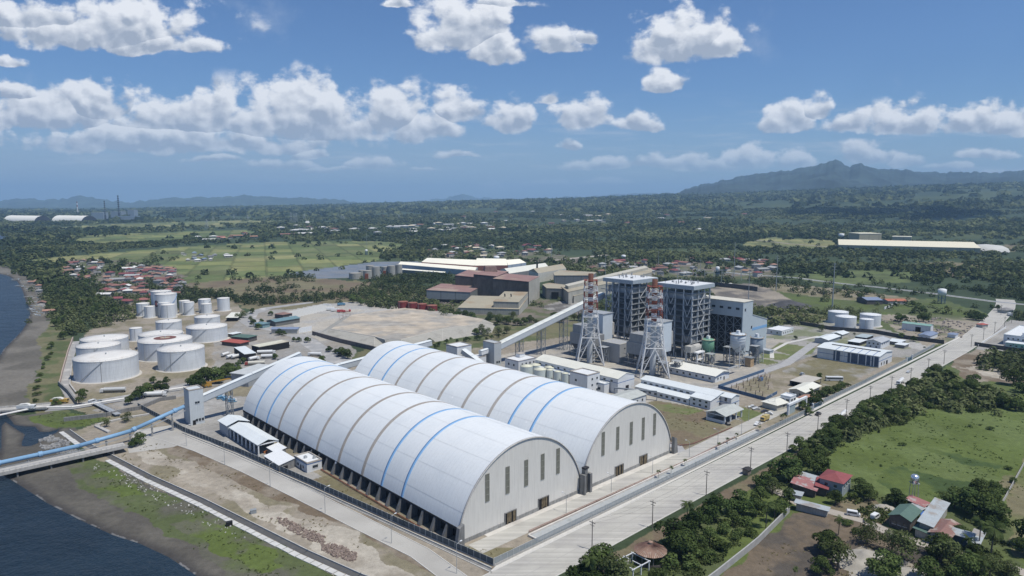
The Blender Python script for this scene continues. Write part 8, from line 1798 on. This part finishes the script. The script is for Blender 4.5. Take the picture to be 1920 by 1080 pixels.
cluster('by the open pavilion', 'trees inside the plant', [(1491, 637, 2.8, 'round'), (1541, 621, 3.8, 'light'), (1536, 640, 2.6, 'mid'), (1562, 637, 2.6, 'mid'), (1581, 632, 2.4, 'mid'), (1602, 628, 1.8, 'light'), (1615, 632, 1.6, 'bush'), (1640, 622, 2.2, 'bush'), (1712, 640, 3.4, 'dark'), (1690, 634, 3, 'mid'), (1700, 672, 1.6, 'bush'), (1733, 652, 1.6, 'bush'), (1652, 660, 1.8, 'mid')])
cluster('around the fuel depot', 'trees beyond the plant', [(1683, 602, 5.5, 'dark'), (1695, 604, 4.5, 'dark'), (1731, 603, 6.5, 'dark'), (1733, 588, 4, 'dark'), (1722, 583, 6, 'dark'), (1830, 600, 6.5, 'dark'), (1842, 602, 5.5, 'dark'), (1826, 592, 4, 'dark'), (1870, 582, 4, 'mid'), (1858, 580, 3.4, 'mid'), (1710, 575, 5, 'mid'), (1625, 552, 6, 'dark'), (1613, 560, 5, 'mid')])
cluster('in the dark yard clump', 'trees around the oil depot', [(372, 728, 5.6, 'dark'), (388, 722, 6.2, 'dark'), (404, 718, 6.2, 'dark'), (420, 713, 6, 'dark'), (436, 708, 5.8, 'dark'), (382, 704, 4, 'dark'), (362, 722, 4, 'dark'), (448, 700, 3.2, 'dark'), (428, 700, 5, 'dark')])
cluster('in the depot yard', 'trees around the oil depot', [(155, 746, 3.6, 'dark'), (105, 760, 2.4, 'mid'), (148, 758, 2.8, 'light'), (262, 748, 5.2, 'dark'), (276, 740, 4.2, 'dark'), (300, 736, 4.4, 'dark'), (288, 718, 2.8, 'mid'), (312, 720, 2.8, 'mid'), (245, 758, 3.2, 'mid'), (455, 682, 3, 'dark'), (448, 686, 2.8, 'dark'), (515, 674, 3.2, 'mid'), (605, 683, 4.4, 'mid'), (524, 628, 3.8, 'dark'), (533, 630, 2.8, 'mid'), (551, 640, 2.4, 'mid'), (560, 641, 3, 'mid'), (576, 642, 3.4, 'mid'), (617, 660, 3.4, 'dark'), (640, 668, 4.6, 'dark'), (652, 672, 4.8, 'dark'), (630, 664, 3, 'dark')])
cluster('lining the depot road bend', 'trees around the oil depot', [(476, 612, 4.2, 'mid'), (484, 618, 4, 'mid'), (470, 603, 3.4, 'light'), (456, 596, 5.2, 'light'), (445, 600, 4.4, 'light'), (474, 588, 4.2, 'mid'), (508, 592, 3.4, 'dark'), (490, 606, 3, 'mid'), (240, 790, 3.2, 'light'), (200, 800, 2.4, 'light'), (262, 832, 3.2, 'mid'), (252, 838, 2.8, 'dark')])
cluster('in the row below the platform', 'trees behind the second hall', [(712, 662, 3.2, 'mid'), (722, 640, 2.2, 'mid'), (758, 650, 2.6, 'round'), (782, 655, 2.8, 'round'), (793, 660, 3.4, 'round'), (806, 652, 2.2, 'light'), (815, 654, 3.2, 'round'), (824, 650, 3.2, 'round'), (838, 645, 3.2, 'round'), (857, 643, 2.4, 'round'), (874, 641, 3.2, 'round'), (879, 640, 2.6, 'round'), (895, 638, 3.4, 'round'), (900, 638, 3.0, 'round'), (912, 640, 2.6, 'round'), (922, 637, 2.8, 'round'), (936, 634, 2.8, 'round'), (945, 630, 2.4, 'round'), (806, 645, 3.2, 'light'), (845, 636, 2.2, 'bush')])
cluster('standing behind the platform row', 'trees behind the second hall', [(903, 626, 5.4, 'light'), (915, 630, 5, 'light'), (935, 628, 5.2, 'light'), (950, 626, 5, 'light'), (893, 628, 4.4, 'mid')])
scatter('in the belt before the mill', 'trees before the steel mill', [(655, 563), (700, 548), (745, 558), (800, 578), (850, 590), (900, 598), (1000, 600), (1080, 592), (1090, 602), (1020, 614), (940, 612), (900, 606), (820, 596), (750, 578), (700, 576), (660, 574)], 60, ['dark', 'mid', 'light', 'dark'], 3.8, 5.4, .62, 8)
scatter('in the beach palm grove', 'coconut palms behind the beach', [(66, 530), (100, 500), (180, 512), (195, 560), (245, 595), (200, 612), (130, 622), (118, 650), (105, 640), (95, 590)], 40, ['palm'], 9, 12, .36, 9)
scatter('between palms and oil tanks', 'trees behind the beach', [(96, 600), (130, 540), (190, 560), (260, 590), (215, 615), (135, 640), (128, 660), (105, 650)], 26, ['dark', 'mid'], 4, 5.6, .7, 10)
cluster('in the beach shrub line', 'shrubs along the beach', [(92, 655, 3, 'bush'), (96, 665, 2.8, 'bush'), (90, 675, 2.8, 'mid'), (97, 650, 3, 'mid'), (80, 692, 2.6, 'bush'), (76, 705, 2.6, 'bush'), (73, 716, 2.8, 'bush'), (70, 730, 2.8, 'bush'), (68, 742, 2.6, 'bush'), (66, 754, 2.6, 'bush'), (64, 766, 2.4, 'bush'), (82, 684, 2.2, 'bush')])
cluster('in the site road verge', 'young palms in the road verge', [(1235, 897, 3.4, 'palm'), (1258, 889, 3.4, 'palm'), (1284, 874, 3.4, 'palm'), (1348, 843, 3.4, 'palm'), (1364, 833, 3.4, 'palm'), (1381, 825, 3.4, 'palm'), (1425, 809, 3, 'palm'), (1466, 795, 4.6, 'palm'), (1472, 790, 4, 'palm')])
for desc, lst in GR:
    lst.sort(key=lambda t: t.location.x / t.location.y); rk = sorted(lst, key=lambda t: t.location.y)
    for i, t in enumerate(lst):
        k = t['_k']; kd = {'dark': 'dark green tree', 'mid': 'mid green tree', 'light': 'pale olive tree', 'round': 'round dark tree', 'palm': 'coconut palm', 'bush': 'low shrub'}[k]
        if 'verge' in desc: kd = 'small palm'
        sz = '' if k in ('bush',) or kd == 'small palm' else ('tall ' if k == 'palm' and t['_s'] > 9.5 else 'big ' if t['_s'] > 5 and k != 'palm' else '')
        t['label'] = (sz + kd + ' ' + desc + ', ' + ordw(i + 1) + ' from the sea').replace('  ', ' ')
        for q_ in ('_d', '_s', '_k'): del t[q_]
print('trees', len(TREES))

# ---------------------------------------------------------------- masses of foliage: one object each
TP = [(x, y, r) for x, y, r in TREES]
ALLOW_NEAR = [pp(l) for l in ([(0, 500), (66, 505), (200, 470), (330, 480), (345, 540), (280, 590), (200, 612), (130, 630), (95, 600), (80, 540), (30, 508)], [(300, 590), (345, 545), (430, 556), (520, 560), (660, 548), (700, 535), (860, 545), (850, 560), (740, 556), (650, 560), (480, 575), (400, 560)],
              [(660, 560), (760, 548), (850, 585), (840, 602), (760, 578), (700, 578)], [(1415, 612), (1440, 603), (1540, 597), (1545, 580), (1600, 583), (1640, 600), (1560, 606), (1500, 612)], [(1860, 560), (1990, 572), (1990, 540), (1860, 540)],
              [(1100, 1120), (1130, 1085), (1290, 985), (1380, 905), (1440, 885), (1490, 905), (1485, 950), (1440, 980), (1400, 1010), (1340, 1060), (1280, 1110)], [(1455, 885), (1500, 862), (1552, 815), (1671, 740), (1744, 704), (1909, 762), (1870, 780), (1740, 768), (1700, 795), (1640, 804), (1560, 850), (1490, 895)],
              [(1740, 1010), (1800, 1000), (1870, 1040), (1900, 1090), (1740, 1110)], [(1830, 690), (1860, 662), (1960, 664), (2000, 690), (1900, 708)])]
NOFOR = [z_[1] for z_ in ZN if z_[0] in (C_['field'], C_['field2'], C_['slate'], C_['beach'], C_['coal'], C_['tan'], C_['concd'], C_['yard'], C_['lawn'], C_['dirt'])]
HALFD = [z_[1] for z_ in ZN if z_[0] in (C_['vill'], C_['olive'], C_['scrub'], C_['brown'])]
hx = np.array([h_[0] for h_ in HP]); hy = np.array([h_[1] for h_ in HP]); hr = np.array([h_[2] for h_ in HP])
def near_houses(x, y, rad_):
    b = np.zeros(len(x), bool)
    for i in range(len(hx)): b |= (x - hx[i]) ** 2 + (y - hy[i]) ** 2 < (hr[i] * .8 + rad_) ** 2; b |= (np.abs(x / y - hx[i] / hy[i]) * hy[i] < hr[i] * .8 + rad_ * .5) & (y < hy[i]) & (y > hy[i] - rad_ * 1.6 - 6)
    return b
def band(r0, r1, step, rad_, hgt, nleaf, lsize, seed, near=False, dens=1.0, scr=.22):
    r = np.random.default_rng(seed); y = np.arange(r0 * .7, r1 + step, step); X_, Y_ = np.meshgrid(np.arange(-r1 * .9, r1 * .9, step), y); x = X_.ravel() + r.uniform(-.5, .5, X_.size) * step; y = Y_.ravel() + r.uniform(-.5, .5, X_.size) * step
    rr_ = np.hypot(x, y); k = (rr_ > r0) & (rr_ <= r1) & (np.abs(np.arctan2(x, y)) < R(40.5)); x, y = x[k], y[k]
    pr = np.ones(len(x)) * dens
    nz = fbm(x / (step * 12), y / (step * 9), 3, 50)
    for p_ in HALFD: s_ = inpoly(x, y, p_); pr[s_] = np.where(np.hypot(x[s_], y[s_]) < 900, scr * .6, scr)
    pr *= np.clip((nz - .40) * 8, .10, 1)
    hd_ = segdist(x, y, [tuple(gp(*q_)) for q_ in hw_]); pr[(hd_ < 70) & (y > 300)] *= .12
    for p_ in NOFOR: 
        s_ = inpoly(x, y, p_); pr[s_] = .035 * (nz[s_] > .5)
    if near:
        a = np.zeros(len(x), bool)
        for p_ in ALLOW_NEAR: a |= inpoly(x, y, p_)
        pr = np.where((np.hypot(x, y) < 760) & ~a, 0, np.where(a, np.maximum(pr, .75), pr))
    k = r.uniform(size=len(x)) < pr; x, y = x[k], y[k]; k = ~blocked(x, y, rad_ * .6); x, y = x[k], y[k]; k = ~near_houses(x, y, rad_); x, y = x[k], y[k]
    z = ground_z(x, y); n = len(x); s_ = r.uniform(.65, 1.25, n) * (0.8 + .5 * fbm(x / 60, y / 60, 2, 8))
    # leaf faces over a rough dome for every crown
    d = r.normal(size=(n, nleaf, 3)); d /= np.linalg.norm(d, axis=2)[..., None]; d[..., 2] = np.abs(d[..., 2]) - .12
    lob = 1 + .22 * np.sin(d[..., 0] * 7 + x[:, None]) * np.sin(d[..., 1] * 6 + y[:, None]); p_ = d * (r.uniform(.72, 1.05, (n, nleaf)) * lob)[..., None] * s_[:, None, None] * np.array([rad_, rad_, hgt]); p_[..., 2] += (hgt * .12 * s_)[:, None]
    p_ += np.stack([x, y, z], 1)[:, None, :]; nn_ = d + r.normal(size=d.shape) * .35; nn_[..., 2] += .35; nn_ /= np.linalg.norm(nn_, axis=2)[..., None]
    a = np.cross(nn_, r.normal(size=d.shape)); a /= np.linalg.norm(a, axis=2)[..., None] + 1e-9; b = np.cross(nn_, a); ls = (lsize * r.uniform(.6, 1.3, (n, nleaf)) * s_[:, None])[..., None]
    V_ = np.stack([p_ - a * ls * .6 - b * ls * .35, p_ + a * ls * .6 - b * ls * .35, p_ + b * ls * .7], 2).reshape(-1, 3)
    base = np.clip(r.normal(.42, .24, n) + (nz_(x, y) - .5) * 1.7, 0, 1); tn = np.repeat(np.clip(base[:, None] + r.normal(0, .13, (n, nleaf)), 0, 1).ravel(), 3)
    return V_, tn, n
def nz_(x, y): return fbm(x / 220, y / 220, 3, 91)
Mfor = leafmat('forest_leaf', (.034, .052, .024), (.150, .170, .080), 0); tot = 0
for nm, args in (('woodland', (330, 1150, 7.2, 4.3, 6.4, 58, 1.55, 1, True, .8, .2)), ('forest', (1150, 2300, 12.5, 7.0, 8.5, 26, 4.2, 2, False, .95, .3)), ('far_forest', (2300, 4600, 27, 15, 11, 20, 9.5, 3, False, .95, .3)), ('distant_forest', (4600, 10500, 70, 40, 18, 14, 30, 4, False, .9, .5))):
    V_, tn, n = band(*args); tot += n; me = quadmesh(nm, V_, tn, Mfor, 3); o = bpy.data.objects.new(nm, me); COL.objects.link(o); o['kind'] = 'stuff'; o['label'] = {'woodland': 'low trees and scrub around the plant', 'forest': 'continuous forest of the middle plain', 'far_forest': 'far forest covering the plain', 'distant_forest': 'distant forest running up to the mountains'}[nm]; print(nm, n, len(V_) // 3)
# undergrowth and weeds: small leaf tufts
def tufts(name, label, polys, dens, size, m, seed, hgt=.5, nleaf=7, keep=None):
    r = np.random.default_rng(seed); VV_, TT = [], []
    for poly in polys:
        W_ = np.array(poly); lo, hi = W_.min(0), W_.max(0); n = int((hi - lo).prod() * dens); x = r.uniform(lo[0], hi[0], n); y = r.uniform(lo[1], hi[1], n); k = inpoly(x, y, poly) & (fbm(x / 6, y / 6, 3, seed) > .5)
        x, y = x[k], y[k]; k = ~blocked(x, y); x, y = x[k], y[k]; n = len(x)
        if not n: continue
        z = ground_z(x, y); s_ = r.uniform(.4, 1.4, n) * size; d = r.normal(size=(n, nleaf, 3)); d /= np.linalg.norm(d, axis=2)[..., None]; d[..., 2] = np.abs(d[..., 2]); p_ = np.stack([x, y, z], 1)[:, None] + d * (s_[:, None, None] * np.array([1, 1, hgt])) * .8
        nn_ = d + r.normal(size=d.shape) * .4; a = np.cross(nn_, r.normal(size=d.shape)); a /= np.linalg.norm(a, axis=2)[..., None]; b = np.cross(nn_, a); b /= np.linalg.norm(b, axis=2)[..., None]; ls = s_[:, None, None] * .55
        VV_.append(np.stack([p_ - a * ls, p_ + a * ls, p_ + b * ls], 2).reshape(-1, 3)); TT.append(np.repeat(np.clip(r.normal(.5, .25, n * nleaf), 0, 1), 3))
    me = quadmesh(name, np.concatenate(VV_), np.concatenate(TT), m, 3); o = bpy.data.objects.new(name, me); COL.objects.link(o); o['kind'] = 'stuff'; o['label'] = label; return o
Mweed = leafmat('weed_leaf', (.045, .062, .025), (.11, .135, .055), 0); Mdry = leafmat('dry_grass', (.13, .115, .06), (.25, .22, .13), 0)
tufts('undergrowth', 'low green undergrowth along the road and thickets', [ALLOW_NEAR[5], ALLOW_NEAR[6], ALLOW_NEAR[7], pp([(1540, 960), (1600, 930), (1680, 940), (1900, 1000), (1900, 1080), (1700, 1000)])], .9, 1.15, Mweed, 5, .8)
tufts('weeds', 'weeds and creeping green patches on the shore slope', [pp([(150, 880), (210, 865), (330, 925), (480, 1005), (640, 1085), (520, 1110), (380, 1040), (240, 950)]), pp([(52, 783), (100, 775), (205, 770), (275, 768), (200, 795), (110, 803)])], .2, .5, Mweed, 6, .4)
tufts('dry_grass', 'dry grass tufts on the dirt strip beside the coastal road', [pp([(200, 860), (290, 828), (350, 835), (640, 960), (800, 1040), (700, 1080), (560, 1010), (380, 920), (260, 895)]), uvp([(-15, 88), (-5, 88), (-4, -2), (14, -18), (-4, -18)]), uvp([(132, -1), (182, -1), (198, 18), (200, 36), (150, 56)]), pp([(1400, 1085), (1480, 965), (1545, 955), (1700, 1010), (1740, 1085)])], .22, .45, Mdry, 7, .45)
tufts('field_plants', 'knee high green plants covering the field', [pp([(1535, 870), (1600, 800), (1700, 765), (1920, 740), (2000, 760), (1905, 980), (1800, 955), (1660, 925), (1600, 905)])], .12, .6, leafmat('field_leaf', (.05, .085, .025), (.11, .155, .055), 0), 8, .35)
# rubble, stones
def stones(name, label, poly, n, size, m, seed):
    r = np.random.default_rng(seed); W_ = np.array(poly); lo, hi = W_.min(0), W_.max(0); x = r.uniform(lo[0], hi[0], n * 3); y = r.uniform(lo[1], hi[1], n * 3); k = inpoly(x, y, poly) & (fbm(x / 5, y / 5, 3, seed) > .42); x, y = x[k][:n], y[k][:n]; q = MB(); z = ground_z(x, y)
    for i in range(len(x)):
        a = r.uniform(0, 3.14); s_ = size * r.uniform(.5, 1.5, 3); c, s2 = math.cos(a), math.sin(a); zc = z[i]; t_ = r.uniform(-.2, .2)
        P = [(sx * s_[0], sy * s_[1]) for sx, sy in ((-1, -1), (1, -1), (1, 1), (-1, 1))]; q.add([(x[i] + u * c - v * s2, y[i] + u * s2 + v * c, zc - .1) for u, v in P] + [(x[i] + .8 * (u * c - v * s2), y[i] + .8 * (u * s2 + v * c), zc + s_[2] + t_ * (1 if j < 2 else -1)) for j, (u, v) in enumerate(P)], [(4, 5, 6, 7), (0, 1, 5, 4), (1, 2, 6, 5), (2, 3, 7, 6), (3, 0, 4, 7)])
    o = q.build(name, m); o['kind'] = 'stuff'; o['label'] = label
LF = lambda x, y: (280 + x / 3.6, 780 + y / 3.6)
stones('rubble', 'long pile of broken reddish bricks on the dirt strip', pp([LF(820, 690), LF(920, 695), LF(1080, 770), (1215 / 3.6 + 280, 830 / 3.6 + 780), LF(1230, 860), LF(1100, 850), LF(960, 780)]), 520, .34, mat('brick_rubble', (.22, .175, .15), .95, var=.4, scale=1.5), 1)
stones('rubble', 'second pile of broken bricks nearer the road corner', pp([LF(1160, 860), LF(1280, 870), LF(1400, 930), LF(1390, 985), LF(1290, 970), LF(1170, 910)]), 420, .34, mat('brick_rubble', (.22, .175, .15)), 2)
stones('stones', 'grey riprap stones at the end of the creek', pp([(72, 825), (95, 818), (130, 830), (150, 850), (90, 850), (78, 840)]), 500, .5, mat('riprap', (.26, .26, .255), .95, var=.3), 3)
stones('stones', 'pale broken stones along the storm drain slabs', pp([(165, 865), (240, 890), (330, 935), (420, 980), (480, 1010), (440, 1010), (330, 955), (240, 915), (180, 885)]), 700, .22, mat('pale_stone', (.42, .41, .38), .95, var=.25), 4)
stones('debris', 'scrap and debris spread beside the steel mill', pp([(770, 560), (830, 545), (855, 548), (845, 575), (790, 582)]), 600, 1.1, mat('scrap', (.20, .17, .15), .9, var=.6, scale=.3), 5)
stones('debris', 'rubbish and drums scattered round the depot beyond the tanks', pp([(1640, 600), (1760, 596), (1830, 610), (1800, 635), (1740, 640), (1690, 620)]), 240, .8, mat('junk', (.30, .26, .23), .9, var=.7, scale=.2), 6)
# spoil heaps
def heap(label, px, py, rx, ry, h, m, seed):
    x, y = gp(px, py); n = 30; V_, F_ = [], []; xs = np.linspace(-1.15, 1.15, n)
    for a in xs:
        for c in xs: d = math.hypot(a, c); V_.append((a * rx, c * ry, h * max(0, 1 - d) ** .8 * (0.55 + .9 * float(fbm(np.array([a * 3 + seed]), np.array([c * 3]), 4, seed)[0])) - .15))
    for i in range(n - 1):
        for j in range(n - 1): F_.append((i * n + j, (i + 1) * n + j, (i + 1) * n + j + 1, i * n + j + 1))
    b = MB().add(V_, F_); o = b.build('spoil_heap', m, None, True); o.location = (x, y, 0); tag(o, label, 'heap', 'earth heaps')
Mheap = mat('heap_pale', (.34, .32, .28), .95, var=.2, scale=.4, bump=.5)
heap('pale gravel heap between the trees below the parked vans', 1625, 1055, 11, 9, 3.6, Mheap, 3); heap('low pale gravel heap running towards the frame edge', 1700, 1082, 9, 7, 2.6, Mheap, 5); heap('small earth heap beside the big tree near the crossing', 1655, 952, 5, 3, 1.8, Mheap, 7)
heap('dark coal heap on the grey lot behind the turbine house', 1480, 573, 26, 16, 6, mat('coal_heap', (.07, .07, .075), .95, var=.3, scale=.1), 9)
for k, (px, py) in enumerate(((1370, 533), (1385, 536), (1398, 540), (1352, 531))): heap('white waste heap beyond the substation wall, %s from the boiler houses' % ordw(k + 1), px, py, 8, 6, 2, mat('waste_white', (.5, .5, .48), .95), 11 + k)

# ================================================================ CLOUD THAT SHADES THE FAR FOREST
cx_, cy_ = gp(1645, 409, 33); ch = 1750.0; off = (ch - 30) / math.tan(SUN_EL); sx_, sy_ = cx_ + off * math.sin(SUN_AZ), cy_ + off * math.cos(SUN_AZ)
rc = np.random.default_rng(4); ico = []; q = MB()
for i in range(64):
    a, d = rc.uniform(0, 6.28), rc.uniform(0, 1) ** .6; r_ = rc.uniform(60, 130) * (1.15 - .5 * d); px_, py_, pz_ = 440 * d * math.cos(a), 620 * d * math.sin(a), rc.uniform(0, 90) * (1.1 - d)
    for j in range(6):
        for k in range(10):
            t0, t1, p0, p1 = math.pi * j / 6, math.pi * (j + 1) / 6, 2 * math.pi * k / 10, 2 * math.pi * (k + 1) / 10
            q.add([(px_ + r_ * math.sin(t) * math.cos(p), py_ + r_ * math.sin(t) * math.sin(p), pz_ + .6 * r_ * math.cos(t)) for t, p in ((t0, p0), (t1, p0), (t1, p1), (t0, p1))], [(0, 1, 2, 3)])
o = q.build('cloud', mat('cloud_white', (.85, .85, .86), 1.0, var=.02), None, True); o.location = (sx_, sy_, ch); o['kind'] = 'stuff'; o['label'] = 'small cumulus above the far forest that throws its shadow on it'

for o in COL.objects:
    if o.name.startswith('pipework'): o['kind'] = 'stuff'
# ================================================================ HAZE
hm = bpy.data.materials.new('haze'); hm.use_nodes = True; t_ = hm.node_tree; t_.nodes.clear(); N = NT(t_)
pv = t_.nodes.new('ShaderNodeVolumePrincipled'); pv.inputs['Color'].default_value = (.44, .69, 1.0, 1); pv.inputs['Density'].default_value = 6e-5; pv.inputs['Anisotropy'].default_value = 0.1
t_.links.new(pv.outputs[0], N.n('OutputMaterial').inputs['Volume'])
o = MB().box(-34000, -2500, -60, 34000, 34000, 900).build('haze', hm); o['kind'] = 'stuff'; o['label'] = 'thin blue air haze over the whole plain'
